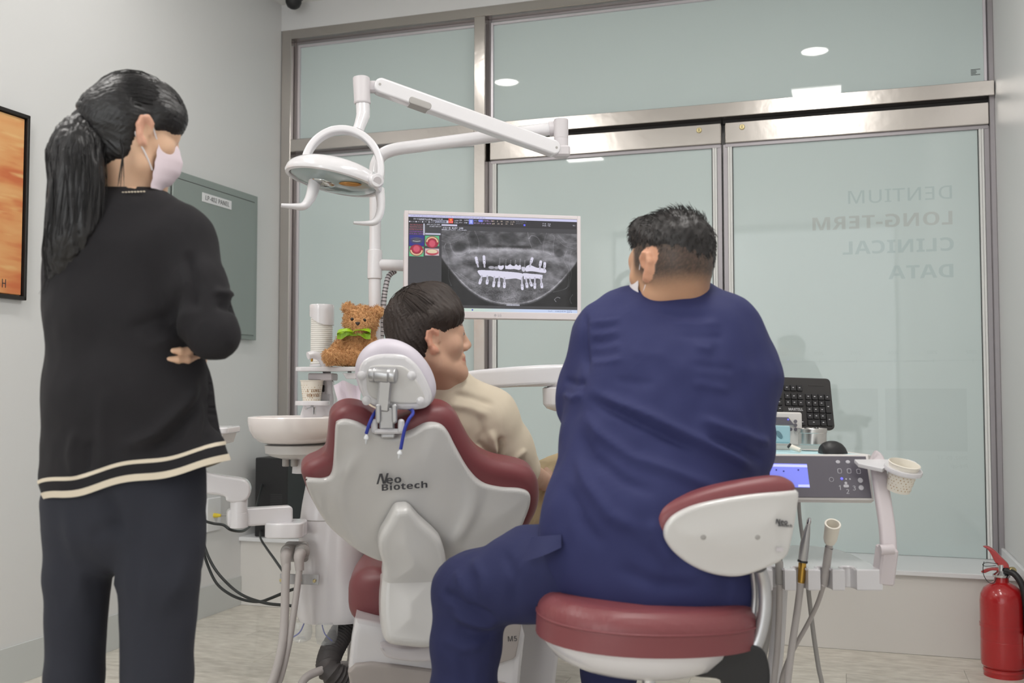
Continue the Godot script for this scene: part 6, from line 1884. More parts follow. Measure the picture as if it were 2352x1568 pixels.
	part(ex, "nozzle", tube([Vector3(0.075, 0.165, 0.05), Vector3(0.075, 0.15, 0.05), Vector3(0.076, 0.075, 0.05)], [0.011, 0.013, 0.014], 16), M.cup_paper, Vector3.ZERO, Basis.IDENTITY, "cream nozzle")

# ---------------------------------------------------------------- smooth bodies from a distance field
# a limb: tapered capsule a-b with radii ra, rb; blend k; section stretched by sx along "side" and by sy along "up"; cut = carve instead of add
func limb(a: Vector3, b: Vector3, ra: float, rb: float, k := 0.03, side := Vector3.ZERO, sx := 1.0, up := Vector3.ZERO, sy := 1.0, cut := false) -> Array:
	return [a, b, ra, rb, k, side, sx, up, sy, cut]

func ball(c: Vector3, r: float, k := 0.02, side := Vector3.ZERO, sx := 1.0, up := Vector3.ZERO, sy := 1.0, cut := false) -> Array:
	return [c, c + Vector3(0, 1e-4, 0), r, r, k, side, sx, up, sy, cut]

func chain(pts: Array, radii: Array, k := 0.01) -> Array:
	var o: Array = []
	for i in pts.size() - 1:
		o.append(limb(pts[i], pts[i + 1], radii[i], radii[i + 1], k))
	return o

# returns [vertices, indices]
func field_mesh(prims: Array, cell: float, relax := 1) -> Array:
	var lo := Vector3(1e9, 1e9, 1e9)
	var hi := -lo
	for p: Array in prims:
		if p[9]:
			continue
		var r: float = maxf(p[2], p[3]) * maxf(1.0, maxf(p[6], p[8])) + cell * 3.0 + p[4] * 0.3
		var rv := Vector3(r, r, r)
		lo = lo.min(p[0] - rv).min(p[1] - rv)
		hi = hi.max(p[0] + rv).max(p[1] + rv)
	var nx := int(ceil((hi.x - lo.x) / cell)) + 1
	var ny := int(ceil((hi.y - lo.y) / cell)) + 1
	var nz := int(ceil((hi.z - lo.z) / cell)) + 1
	var f := PackedFloat32Array()
	f.resize(nx * ny * nz)
	f.fill(1.0)
	var sxy := nx * ny
	for p: Array in prims:
		var a: Vector3 = p[0]
		var ba: Vector3 = p[1] - a
		var l2 := maxf(ba.length_squared(), 1e-9)
		var ra: float = p[2]
		var dr: float = p[3] - ra
		var k: float = maxf(p[4], 1e-4)
		var side: Vector3 = p[5]
		var gx: float = 1.0 / p[6] - 1.0
		var up: Vector3 = p[7]
		var gy: float = 1.0 / p[8] - 1.0
		var cut: bool = p[9]
		var plain := is_zero_approx(gx) and is_zero_approx(gy)
		var r: float = maxf(p[2], p[3]) * maxf(1.0, maxf(p[6], p[8])) + k + cell * 2.0
		var rv := Vector3(r, r, r)
		var b0: Vector3 = ((p[0].min(p[1]) - rv) - lo) / cell
		var b1: Vector3 = ((p[0].max(p[1]) + rv) - lo) / cell
		var x0 := maxi(0, int(b0.x))
		var y0 := maxi(0, int(b0.y))
		var z0 := maxi(0, int(b0.z))
		var x1 := mini(nx, int(b1.x) + 2)
		var y1 := mini(ny, int(b1.y) + 2)
		var z1 := mini(nz, int(b1.z) + 2)
		for z in range(z0, z1):
			for y in range(y0, y1):
				var at := z * sxy + y * nx + x0
				var q := Vector3(lo.x + x0 * cell, lo.y + y * cell, lo.z + z * cell) - a
				for x in range(x0, x1):
					var t := clampf(q.dot(ba) / l2, 0.0, 1.0)
					var e := q - ba * t
					if not plain:
						e += side * (e.dot(side) * gx) + up * (e.dot(up) * gy)
					var d := e.length() - ra - dr * t
					var o := f[at]
					if cut:
						d = -d
						var h := maxf(k - absf(d - o), 0.0) / k
						f[at] = maxf(d, o) + h * h * k * 0.25
					elif d < o + k:
						var h := maxf(k - absf(d - o), 0.0) / k
						f[at] = minf(d, o) - h * h * k * 0.25
					at += 1
					q.x += cell
	# surface nets
	var cellv := {}
	var verts := PackedVector3Array()
	var idx := PackedInt32Array()
	var corner := [0, 1, nx, nx + 1, sxy, sxy + 1, sxy + nx, sxy + nx + 1]
	var edges := [[0, 1], [2, 3], [4, 5], [6, 7], [0, 2], [1, 3], [4, 6], [5, 7], [0, 4], [1, 5], [2, 6], [3, 7]]
	var step := [1, nx, sxy]
	for z in range(1, nz - 1):
		for y in range(1, ny - 1):
			var at := z * sxy + y * nx + 1
			for x in range(1, nx - 1):
				var v := f[at]
				if v < 0.3:
					for ax in 3:
						var w := f[at + step[ax]]
						if (v < 0.0) != (w < 0.0):
							var s1: int = step[(ax + 1) % 3]
							var s2: int = step[(ax + 2) % 3]
							var q: Array = [at, at - s1, at - s1 - s2, at - s2]
							var id := [0, 0, 0, 0]
							for j in 4:
								var c: int = q[j]
								var got: int = cellv.get(c, -1)
								if got < 0:
									var cx := c % nx
									var cy := (c / nx) % ny
									var cz := c / sxy
									var sum := Vector3.ZERO
									var n := 0
									for e: Array in edges:
										var fa := f[c + corner[e[0]]]
										var fb := f[c + corner[e[1]]]
										if (fa < 0.0) != (fb < 0.0):
											var tt := fa / (fa - fb)
											var e0: int = e[0]
											var e1: int = e[1]
											var pa := Vector3(e0 & 1, (e0 >> 1) & 1, e0 >> 2)
											var pb := Vector3(e1 & 1, (e1 >> 1) & 1, e1 >> 2)
											sum += pa.lerp(pb, tt)
											n += 1
									got = verts.size()
									verts.append(lo + (Vector3(cx, cy, cz) + sum / maxf(n, 1)) * cell)
									cellv[c] = got
								id[j] = got
							if v < 0.0:
								idx.append_array([id[0], id[1], id[2], id[0], id[2], id[3]])
							else:
								idx.append_array([id[0], id[2], id[1], id[0], id[3], id[2]])
				at += 1
	for i in relax:
		verts = relaxed(verts, idx)
	return [verts, idx]

func relaxed(verts: PackedVector3Array, idx: PackedInt32Array) -> PackedVector3Array:
	var sum := PackedVector3Array()
	var cnt := PackedInt32Array()
	sum.resize(verts.size())
	cnt.resize(verts.size())
	for i in range(0, idx.size(), 3):
		for k in 3:
			var a := idx[i + k]
			var b := idx[i + (k + 1) % 3]
			sum[a] += verts[b]
			cnt[a] += 1
	var o := PackedVector3Array()
	o.resize(verts.size())
	for i in verts.size():
		o[i] = verts[i].lerp(sum[i] / maxf(cnt[i], 1), 0.5)
	return o

func mesh_normals(verts: PackedVector3Array, idx: PackedInt32Array) -> PackedVector3Array:
	var n := PackedVector3Array()
	n.resize(verts.size())
	for i in range(0, idx.size(), 3):
		var a := idx[i]
		var b := idx[i + 1]
		var c := idx[i + 2]
		var g := (verts[b] - verts[a]).cross(verts[c] - verts[a])
		n[a] += g
		n[b] += g
		n[c] += g
	for i in n.size():
		n[i] = n[i].normalized()
	return n

# joins several [vertices, indices] sets, with an optional colour per vertex, into one mesh
func skin_mesh(sets: Array, tint = null) -> ArrayMesh:
	var v := PackedVector3Array()
	var n := PackedVector3Array()
	var ix := PackedInt32Array()
	var col := PackedColorArray()
	for s: Array in sets:
		var off := v.size()
		var nn := mesh_normals(s[0], s[1])
		# make sure that normals point outwards
		var vol := 0.0
		var vs: PackedVector3Array = s[0]
		var is_: PackedInt32Array = s[1]
		for i in range(0, is_.size(), 3):
			vol += vs[is_[i]].dot(vs[is_[i + 1]].cross(vs[is_[i + 2]]))
		var good := vol > 0.0
		for i in vs.size():
			v.append(vs[i])
			n.append(nn[i] if good else -nn[i])
			if tint != null:
				col.append(tint.call(vs[i], nn[i] if good else -nn[i]))
		for i in range(0, is_.size(), 3):
			ix.append(off + is_[i])
			if good:
				ix.append(off + is_[i + 2])
				ix.append(off + is_[i + 1])
			else:
				ix.append(off + is_[i + 1])
				ix.append(off + is_[i + 2])
	var a := []
	a.resize(Mesh.ARRAY_MAX)
	a[Mesh.ARRAY_VERTEX] = v
	a[Mesh.ARRAY_NORMAL] = n
	a[Mesh.ARRAY_INDEX] = ix
	if tint != null:
		a[Mesh.ARRAY_COLOR] = col
	var me := ArrayMesh.new()
	me.add_surface_from_arrays(Mesh.PRIMITIVE_TRIANGLES, a)
	return me

# moves every vertex along its normal by how(v, n)
func pushed(s: Array, how: Callable) -> Array:
	var n := mesh_normals(s[0], s[1])
	var vol := 0.0
	var vs: PackedVector3Array = s[0]
	var ix: PackedInt32Array = s[1]
	var mid := vs[0]
	for i in range(0, ix.size(), 3):
		vol += (vs[ix[i]] - mid).dot((vs[ix[i + 1]] - mid).cross(vs[ix[i + 2]] - mid))
	var sg := 1.0 if vol > 0.0 else -1.0
	var o := PackedVector3Array()
	o.resize(vs.size())
	for i in vs.size():
		o[i] = vs[i] + n[i] * sg * how.call(vs[i], n[i] * sg)
	return [o, ix]

# keeps the part of a mesh where h(v) >= 0, cutting triangles cleanly
func kept(s: Array, h: Callable) -> Array:
	var vs: PackedVector3Array = s[0].duplicate()
	var ix: PackedInt32Array = s[1]
	var hv := PackedFloat32Array()
	hv.resize(vs.size())
	for i in vs.size():
		hv[i] = h.call(vs[i])
	var cuts := {}
	var o := PackedInt32Array()
	var base := vs.size()
	for i in range(0, ix.size(), 3):
		var t := [ix[i], ix[i + 1], ix[i + 2]]
		var inn := [hv[t[0]] >= 0.0, hv[t[1]] >= 0.0, hv[t[2]] >= 0.0]
		var c := int(inn[0]) + int(inn[1]) + int(inn[2])
		if c == 3:
			o.append_array(t)
		elif c > 0:
			var poly: Array = []
			for k in 3:
				var a: int = t[k]
				var b: int = t[(k + 1) % 3]
				if inn[k]:
					poly.append(a)
				if inn[k] != inn[(k + 1) % 3]:
					var key := Vector2i(mini(a, b), maxi(a, b))
					if not cuts.has(key):
						var u := hv[a] / (hv[a] - hv[b])
						cuts[key] = vs.size()
						vs.append(vs[a].lerp(vs[b], u))
					poly.append(cuts[key])
			for k in range(1, poly.size() - 1):
				o.append_array([poly[0], poly[k], poly[k + 1]])
	# drop unused vertices
	var remap := {}
	var nv := PackedVector3Array()
	var ni := PackedInt32Array()
	for i in o:
		if not remap.has(i):
			remap[i] = nv.size()
			nv.append(vs[i])
		ni.append(remap[i])
	return [nv, ni]

# soft ridge along a polyline given in the chair frame's upright plane (x right, y up)
func ridge(v: Vector3, pts: Array, w: float, h: float) -> float:
	var p0: Vector3 = pts[0]
	if absf(v.x - p0.x) > 0.45 or absf(v.y - p0.y) > 0.30:
		return 0.0
	var best := 1e9
	var tpos := 0.0
	var n := pts.size() - 1
	for i in n:
		var a: Vector3 = pts[i]
		var b: Vector3 = pts[i + 1]
		var pa := Vector2(v.x - a.x, v.y - a.y)
		var ba := Vector2(b.x - a.x, b.y - a.y)
		var t := clampf(pa.dot(ba) / ba.length_squared(), 0.0, 1.0)
		var d := pa - ba * t
		var dl := d.length()
		if dl < best:
			best = dl
			tpos = (i + t) / n
	if best > 3.0 * w:
		return 0.0
	var s := best / w
	return h * exp(-s * s) * smoothstep(0.0, 0.75, sin(PI * clampf(tpos, 0.0, 1.0)))

# a head in its own frame: y up, z to the face, x to its left; scaled and placed by t
func head_prims(t: Transform3D, long_face := 1.0, only_ear := 0) -> Array:
	var o: Array = []
	var X := t.basis.x
	var Y := t.basis.y
	var k := 1.0
	o.append(ball(t * Vector3(0, 0.035, -0.018), 0.078, 0.03, X.normalized(), 0.95, Y.normalized(), 1.02))
	o.append(limb(t * Vector3(0, 0.032, 0.01), t * Vector3(0, 0.032, -0.036), 0.068, 0.068, 0.03))
	o.append(limb(t * Vector3(0, 0.01, 0.03), t * Vector3(0, -0.07 * long_face, 0.042), 0.058, 0.038, 0.03))
	for s: float in [-1.0, 1.0]:
		o.append(limb(t * Vector3(0.052 * s, -0.035, -0.004), t * Vector3(0.046 * s, -0.068, 0.01), 0.018, 0.017, 0.03))
		o.append(limb(t * Vector3(0.046 * s, -0.068, 0.01), t * Vector3(0.014 * s, -0.098, 0.062), 0.017, 0.015, 0.03))
		o.append(ball(t * Vector3(0.043 * s, -0.022, 0.056), 0.022, 0.03))
		o.append(ball(t * Vector3(0.012 * s, -0.034, 0.094), 0.0085, 0.008))
		o.append(ball(t * Vector3(0.031 * s, 0.008, 0.078), 0.0135, 0.012, Vector3.ZERO, 1.0, Vector3.ZERO, 1.0, false))
	o.append(limb(t * Vector3(-0.036, 0.026, 0.074), t * Vector3(0.036, 0.026, 0.074), 0.014, 0.014, 0.02))
	o.append(limb(t * Vector3(0, 0.02, 0.086), t * Vector3(0, -0.026, 0.104), 0.0075, 0.0105, 0.012))
	o.append(limb(t * Vector3(-0.018, -0.056, 0.082), t * Vector3(0.018, -0.056, 0.082), 0.0075, 0.0075, 0.008))
	o.append(limb(t * Vector3(-0.016, -0.069, 0.080), t * Vector3(0.016, -0.069, 0.080), 0.008, 0.008, 0.008))
	o.append(limb(t * Vector3(-0.024, -0.0625, 0.094), t * Vector3(0.024, -0.0625, 0.094), 0.0035, 0.0035, 0.006, Vector3.ZERO, 1.0, Vector3.ZERO, 1.0, true))
	o.append(ball(t * Vector3(0, -0.100 * long_face, 0.068), 0.017, 0.02))
	for s: float in [-1.0, 1.0]:
		o.append_array(ear_prims(t, s))
	return sized(o, t.basis.y.length())

# scales the radii of a set of limbs
func sized(prims: Array, k: float) -> Array:
	for p: Array in prims:
		p[2] *= k
		p[3] *= k
		p[4] *= k
	return prims

func ear_prims(t: Transform3D, s: float) -> Array:
	var o: Array = []
	var rim: Array = []
	for q: Array in [[0.071, -0.004, 0.014], [0.077, 0.018, 0.012], [0.082, 0.027, 0.0], [0.086, 0.022, -0.014], [0.087, 0.006, -0.019], [0.083, -0.012, -0.013], [0.078, -0.026, -0.004], [0.074, -0.030, 0.005]]:
		rim.append(t * Vector3(q[0] * s, q[1], q[2]))
	o.append_array(chain(rim, [0.005, 0.0055, 0.0055, 0.006, 0.006, 0.006, 0.0075, 0.006], 0.006))
	o.append(limb(t * Vector3(0.068 * s, 0.014, -0.002), t * Vector3(0.070 * s, -0.022, -0.002), 0.010, 0.008, 0.008))
	o.append(limb(t * Vector3(0.079 * s, 0.016, -0.009), t * Vector3(0.077 * s, -0.010, -0.011), 0.0045, 0.0045, 0.006))
	o.append(limb(t * Vector3(0.086 * s, 0.006, 0.002), t * Vector3(0.084 * s, -0.010, 0.003), 0.0085, 0.007, 0.006, Vector3.ZERO, 1.0, Vector3.ZERO, 1.0, true))
	o.append(limb(t * Vector3(0.091 * s, 0.020, -0.005), t * Vector3(0.093 * s, 0.004, -0.012), 0.006, 0.005, 0.004, Vector3.ZERO, 1.0, Vector3.ZERO, 1.0, true))
	return o

func neck_prims(t: Transform3D, base: Vector3, r0 := 0.052, r1 := 0.06) -> Array:
	return [limb(t * Vector3(0, -0.04, -0.03), base, r0, r1, 0.035)]

# a hand: palm and five bent fingers; t has y along the hand towards the fingertips, z out of the back of the hand, x towards the thumb
func hand_prims(t: Transform3D, curl: float, size := 1.0) -> Array:
	var o: Array = []
	o.append(limb(t * (Vector3(0.018, 0.02, 0) * size), t * (Vector3(0.022, 0.075, 0.0) * size), 0.016 * size, 0.0125 * size, 0.015))
	o.append(limb(t * (Vector3(-0.014, 0.02, 0) * size), t * (Vector3(-0.024, 0.07, 0.0) * size), 0.015 * size, 0.012 * size, 0.02))
	o.append(limb(t * (Vector3(0.0, 0.0, 0) * size), t * (Vector3(0.0, 0.07, 0.0) * size), 0.018 * size, 0.013 * size, 0.02))
	var fx := [0.028, 0.0095, -0.0095, -0.028]
	var fl := [0.072, 0.08, 0.074, 0.058]
	for i in 4:
		var p := Vector3(fx[i], 0.083 - absf(fx[i] - 0.01) * 0.25, 0.0) * size
		var a := curl * 0.55
		var pts: Array = [t * (p - Vector3(0, 0.02, 0) * size)]
		var rad: Array = [0.0105 * size]
		pts.append(t * p)
		rad.append(0.0098 * size)
		for j in 3:
			var seg: float = fl[i] * [0.45, 0.30, 0.25][j] * size
			p += Vector3(fx[i] * 0.04, cos(a), -sin(a)) * seg
			pts.append(t * p)
			rad.append([0.009, 0.0082, 0.007][j] * size)
			a += curl * 0.62
		o.append_array(chain(pts, rad, 0.004))
	var tp := [Vector3(0.018, 0.012, -0.006), Vector3(0.040, 0.036, -0.014), Vector3(0.050, 0.062, -0.022 - 0.006 * curl), Vector3(0.050 - 0.008 * curl, 0.086, -0.028 - 0.012 * curl)]
	var tq: Array = []
	for q: Vector3 in tp:
		tq.append(t * (q * size))
	o.append_array(chain(tq, [0.015 * size, 0.0125 * size, 0.0105 * size, 0.008 * size], 0.008))
	return o

# frame at p whose z axis points to "face" (level direction and pitch given), y up, leaned by roll
func head_frame(p: Vector3, face: Vector3, roll := 0.0, size := 1.0) -> Transform3D:
	var z := face.normalized()
	var x := Vector3.UP.cross(z).normalized()
	var y := z.cross(x)
	var b := Basis(x, y, z)
	b = Basis(z, roll) * b
	return Transform3D(Basis(b.x * size, b.y * size, b.z * size * 0.92), p)

# strands of hair as thin three-sided tubes along curves
func strand_mesh(curves: Array, r: float) -> ArrayMesh:
	var v := PackedVector3Array()
	var n := PackedVector3Array()
	var ix := PackedInt32Array()
	for c: Array in curves:
		var m := c.size()
		var off := v.size()
		var d0: Vector3 = (c[1] - c[0]).normalized()
		var x := d0.cross(Vector3(0.3, 0.5, 0.8)).normalized()
		for i in m:
			var d: Vector3 = (c[mini(i + 1, m - 1)] - c[maxi(i - 1, 0)]).normalized()
			x = (x - d * x.dot(d)).normalized()
			var y := d.cross(x)
			var rr := r * (1.0 - 0.75 * pow(float(i) / (m - 1), 3.0))
			for k in 3:
				var a := TAU * k / 3
				var e := x * cos(a) + y * sin(a)
				v.append(c[i] + e * rr)
				n.append(e)
		for i in m - 1:
			for k in 3:
				var l := (k + 1) % 3
				var p0 := off + i * 3 + k
				var p1 := off + i * 3 + l
				ix.append_array([p0, p0 + 3, p1, p1, p0 + 3, p1 + 3])
	var a := []
	a.resize(Mesh.ARRAY_MAX)
	a[Mesh.ARRAY_VERTEX] = v
	a[Mesh.ARRAY_NORMAL] = n
	a[Mesh.ARRAY_INDEX] = ix
	var me := ArrayMesh.new()
	me.add_surface_from_arrays(Mesh.PRIMITIVE_TRIANGLES, a)
	return me


# splits every triangle in four
func subdivided(s: Array) -> Array:
	var vs: PackedVector3Array = s[0].duplicate()
	var ix: PackedInt32Array = s[1]
	var mid := {}
	var o := PackedInt32Array()
	for i in range(0, ix.size(), 3):
		var m := [0, 0, 0]
		for k in 3:
			var a := ix[i + k]
			var b := ix[i + (k + 1) % 3]
			var key := Vector2i(mini(a, b), maxi(a, b))
			var got: int = mid.get(key, -1)
			if got < 0:
				got = vs.size()
				vs.append((vs[a] + vs[b]) * 0.5)
				mid[key] = got
			m[k] = got
		o.append_array([ix[i], m[0], m[2], m[0], ix[i + 1], m[1], m[2], m[1], ix[i + 2], m[0], m[1], m[2]])
	return [relaxed(vs, o), o]

# ---------------------------------------------------------------- people
func lin(c: Color) -> Color:
	return c.srgb_to_linear()

func people_materials() -> void:
	var sk := mat("skin", Color.WHITE, 0.5)
	sk.vertex_color_use_as_albedo = true
	sk.subsurf_scatter_enabled = true
	sk.subsurf_scatter_strength = 0.08
	for q: Array in [["scrub_navy", srgb(36, 41, 88), 0.8], ["scrub_trouser", srgb(33, 38, 80), 0.82], ["cardigan_black", srgb(27, 25, 29), 0.9], ["trouser_dark", srgb(40, 42, 52), 0.88], ["jacket_beige", srgb(216, 203, 182), 0.85], ["khaki", srgb(208, 186, 148), 0.85], ["cream_knit", srgb(224, 212, 192), 0.9]]:
		var m := mat(q[0], q[1], q[2])
		m.rim_enabled = true
		m.rim = 0.05
		m.rim_tint = 0.6
		bump(m, 0.2, Vector2(1, 1), 2.0, 41, 256, 2)
		m.uv1_triplanar = true
		m.uv1_scale = Vector3(9, 9, 9)
		m.normal_scale = 0.15
	mat("hair_black", srgb(24, 22, 24), 0.42)
	mat("hair_short", srgb(34, 30, 30), 0.5)
	mat("hair_brown", srgb(46, 35, 30), 0.6)
	mat("mask_pink", srgb(232, 216, 224), 0.8)
	mat("mask_white", srgb(228, 222, 224), 0.8)
	mat("shoe_white", srgb(215, 214, 212), 0.6)
	mat("eye_white", srgb(225, 218, 212), 0.2)
	mat("eye_dark", srgb(32, 24, 22), 0.1)

var fold_noise := FastNoiseLite.new()

func folds(list: Array, bump_h: float, freq: float) -> Callable:
	fold_noise.frequency = 1.0
	fold_noise.fractal_octaves = 2
	return func(v: Vector3, n: Vector3) -> float:
		var d := bump_h * fold_noise.get_noise_3d(v.x * freq, v.y * freq * 0.7, v.z * freq)
		for q: Array in list:
			if n.z * q[3] > -0.15:
				d += ridge(v, q[0], q[1], q[2])
		return d

func mask_shell(t: Transform3D) -> ArrayMesh:
	# pleated face mask: a curved sheet over nose, mouth and chin in the head's own frame
	var tr := PackedVector3Array()
	var g: Array = []
	for j in 15:
		var v := j / 14.0
		var row: Array = []
		for i in 21:
			var u := i / 20.0 * 2.0 - 1.0
			var ang := u * 1.12
			var y := lerpf(-0.012, -0.112, v)
			var r := 0.071 + 0.047 * (1.0 - absf(u)) * sin(PI * clampf(v * 0.8 + 0.18, 0, 1)) * 0.9
			var pleat := 0.0012 * sin(v * 26.0)
			row.append(t * Vector3(sin(ang) * (r + 0.004) * 1.0, y - 0.006 * u * u + 0.012 * (1.0 - absf(u)) * (1.0 - v), cos(ang) * r * 1.02 + pleat + 0.006))
		g.append(row)
	for j in 14:
		for i in 20:
			quad(tr, g[j][i], g[j][i + 1], g[j + 1][i + 1], g[j + 1][i])
	return finish(tr, 80, false)

func mask_loop(t: Transform3D, s: float) -> ArrayMesh:
	var p: Array = []
	for q: Array in [[0.060, -0.020, 0.040], [0.071, -0.002, 0.026], [0.079, 0.020, 0.010], [0.082, 0.031, -0.002], [0.081, 0.026, -0.014], [0.078, 0.004, -0.024], [0.076, -0.022, -0.014], [0.073, -0.045, 0.008], [0.062, -0.078, 0.036]]:
		p.append(t * Vector3(q[0] * s, q[1], q[2]))
	return tube(smooth(p, 5), 0.0017, 6)

func shoe(parent: Node3D, at: Vector3, yaw: float, m: Material) -> void:
	var rings: Array = []
	for i in 11:
		var s := i / 10.0
		var w := 0.045 * pow(sin(PI * clampf(s * 0.86 + 0.1, 0, 1)), 0.4)
		var h := lerpf(0.085, 0.04, smoothstep(0.2, 0.9, s)) * (0.6 + 0.4 * sin(PI * clampf(s + 0.25, 0, 1)))
		var ring: Array = []
		for k in 14:
			var a := TAU * k / 14
			ring.append(Vector3(cos(a) * w, maxf(0.0, (sin(a) * 0.5 + 0.5)) * h, lerpf(0.08, -0.19, s)))
		rings.append(ring)
	k_part(parent, "shoe", finish(loft_t(rings), 50), m, at, Basis(Vector3.UP, yaw))

# curves that follow an ellipsoid of the head frame from direction d0 to d1
func scalp_curve(t: Transform3D, c: Vector3, r: Vector3, d0: Vector3, d1: Vector3, lift: float, steps := 9) -> Array:
	var o: Array = []
	for i in steps + 1:
		var d := d0.slerp(d1, float(i) / steps).normalized()
		o.append(t * (c + Vector3(d.x * r.x, d.y * r.y, d.z * r.z) * (1.0 + lift)))
	return o

# ------------------------------------------------ the doctor
func build_doctor() -> void:
	var t := thing_k("person", "man in navy scrubs seated on the burgundy stool, arms folded, back to the room", "person", V(0.473,0.353,0.5) * Vector3(1, 0, 1))
	var X := Vector3(1, 0, 0)
	var psi := deg_to_rad(40)
	var hf := head_frame(V(0.534,1.309,0.43), Vector3(-sin(psi), -0.04, -cos(psi)), 0.0, 0.93)
	# skin: head, neck, arms and the body beneath the clothes
	var hp := head_prims(hf)
	hp.append(limb(hf * Vector3(0, -0.02, -0.035), V(0.558,1.219,0.38), 0.06, 0.07, 0.04))
	var head := field_mesh(hp, 0.0036)
	var elbow := V(0.345,1.009,0.36)
	var torso: Array = [
		limb(V(0.481,0.692,0.52), V(0.475,0.793,0.5), 0.125, 0.125, 0.05, X, 1.25), limb(V(0.475,0.793,0.5), V(0.536,0.974,0.43), 0.125, 0.125, 0.05, X, 1.3), limb(V(0.536,0.974,0.43), V(0.552,1.111,0.4), 0.125, 0.11, 0.05, X, 1.4),
		limb(V(0.558,1.214,0.39), V(0.555,1.102,0.4), 0.06, 0.09, 0.05), limb(V(0.474,1.186,0.39), V(0.391,1.149,0.37), 0.055, 0.05, 0.05), limb(V(0.621,1.185,0.4), V(0.69,1.12,0.4), 0.06, 0.055, 0.05),
		limb(V(0.391,1.149,0.37), elbow, 0.046, 0.040, 0.02), limb(V(0.69,1.12,0.4), V(0.732,0.942,0.33), 0.05, 0.04, 0.02), limb(elbow, V(0.479,0.985,0.17), 0.040, 0.030, 0.02), limb(V(0.732,0.942,0.33), V(0.646,1.015,0.15), 0.04, 0.03, 0.02),
		limb(V(0.335,0.688,0.5), V(0.117,0.628,0.41), 0.07, 0.055, 0.03), limb(V(0.117,0.628,0.41), V(0.112,0.088,0.38), 0.05, 0.035, 0.03), limb(V(0.508,0.671,0.45), V(0.512,0.558,0.05), 0.075, 0.055, 0.03), limb(V(0.505,0.556,0.04), V(0.439,0.187,0), 0.045, 0.03, 0.03)]
	var body := field_mesh(torso, 0.016)
	var lh := Transform3D(Basis(Vector3(0, 0.9, 0.3), Vector3(0.95, -0.05, -0.25), Vector3(-0.2, 0.3, -0.93)).orthonormalized(), V(0.479,0.985,0.17))
	var rh := Transform3D(Basis(Vector3(0, 0.9, 0.3), Vector3(-0.95, -0.05, -0.25), Vector3(0.2, 0.3, -0.93)).orthonormalized(), V(0.646,1.015,0.15))
	var hand1 := field_mesh(hand_prims(lh, 0.5), 0.005)
	var hand2 := field_mesh(hand_prims(rh, 0.5), 0.005)
	var inv := hf.affine_inverse()
	var tint := func(v: Vector3, n: Vector3) -> Color:
		var q := inv * v
		var c := lin(srgb(206, 160, 128))
		# shaved sides and nape
		var rr := Vector3(q.x / 0.08, (q.y - 0.03) / 0.09, (q.z + 0.018) / 0.095).length()
		if q.y > -0.09 and q.y < 0.2 and rr < 1.35 and (absf(q.x) < 0.0785 or absf(q.y) > 0.04 or q.z < -0.03):
			var edge := smoothstep(-0.072, -0.012, q.y - 0.45 * maxf(0.0, q.z + 0.02))
			edge *= 1.0 - smoothstep(0.040, 0.062, q.z)
			edge *= 0.93 + 0.12 * fold_noise.get_noise_3d(v.x * 900.0, v.y * 900.0, v.z * 900.0)
			c = c.lerp(lin(srgb(46, 41, 40)), clampf(edge, 0.0, 0.95))
		if absf(q.x) > 0.0785 and absf(q.y) < 0.04:
			c = lin(srgb(212, 158, 130))
		return c
	k_part(t, "body", skin_mesh([head, body, hand1, hand2], tint), M.skin)
	# scrub top
	var top: Array = [
		limb(V(0.476,0.675,0.52), V(0.475,0.784,0.5), 0.158, 0.152, 0.06, X, 1.24), limb(V(0.475,0.784,0.5), V(0.526,0.947,0.43), 0.152, 0.158, 0.06, X, 1.3), limb(V(0.526,0.947,0.43), V(0.551,1.083,0.4), 0.158, 0.15, 0.06, X, 1.34),
		limb(V(0.551,1.083,0.4), V(0.557,1.167,0.39), 0.14, 0.085, 0.08, X, 1.35), limb(V(0.557,1.2,0.395), V(0.637,1.166,0.41), 0.062, 0.07, 0.07), limb(V(0.557,1.2,0.395), V(0.455,1.181,0.39), 0.058, 0.066, 0.07),
		limb(V(0.455,1.181,0.39), V(0.398,1.166,0.385), 0.07, 0.066, 0.05), limb(V(0.637,1.157,0.41), V(0.68,1.097,0.4), 0.078, 0.075, 0.06),
		limb(V(0.396,1.163,0.385), V(0.358,1.042,0.37), 0.062, 0.060, 0.03), limb(V(0.358,1.042,0.37), V(0.352,1.009,0.36), 0.060, 0.054, 0.02),
		limb(V(0.685,1.097,0.4), V(0.714,0.961,0.34), 0.066, 0.056, 0.03), limb(V(0.725,0.951,0.33), V(0.718,0.838,0.33), 0.05, 0.045, 0.04),
		limb(V(0.335,0.827,0.5), V(0.325,0.709,0.52), 0.055, 0.062, 0.05), limb(V(0.605,0.748,0.55), V(0.611,0.665,0.56), 0.06, 0.06, 0.06),
		limb(V(0.568,1.222,0.385), V(0.558,1.195,0.39), 0.079, 0.085, 0.03), limb(V(0.448,1.213,0.37), V(0.504,1.206,0.37), 0.045, 0.06, 0.04)]
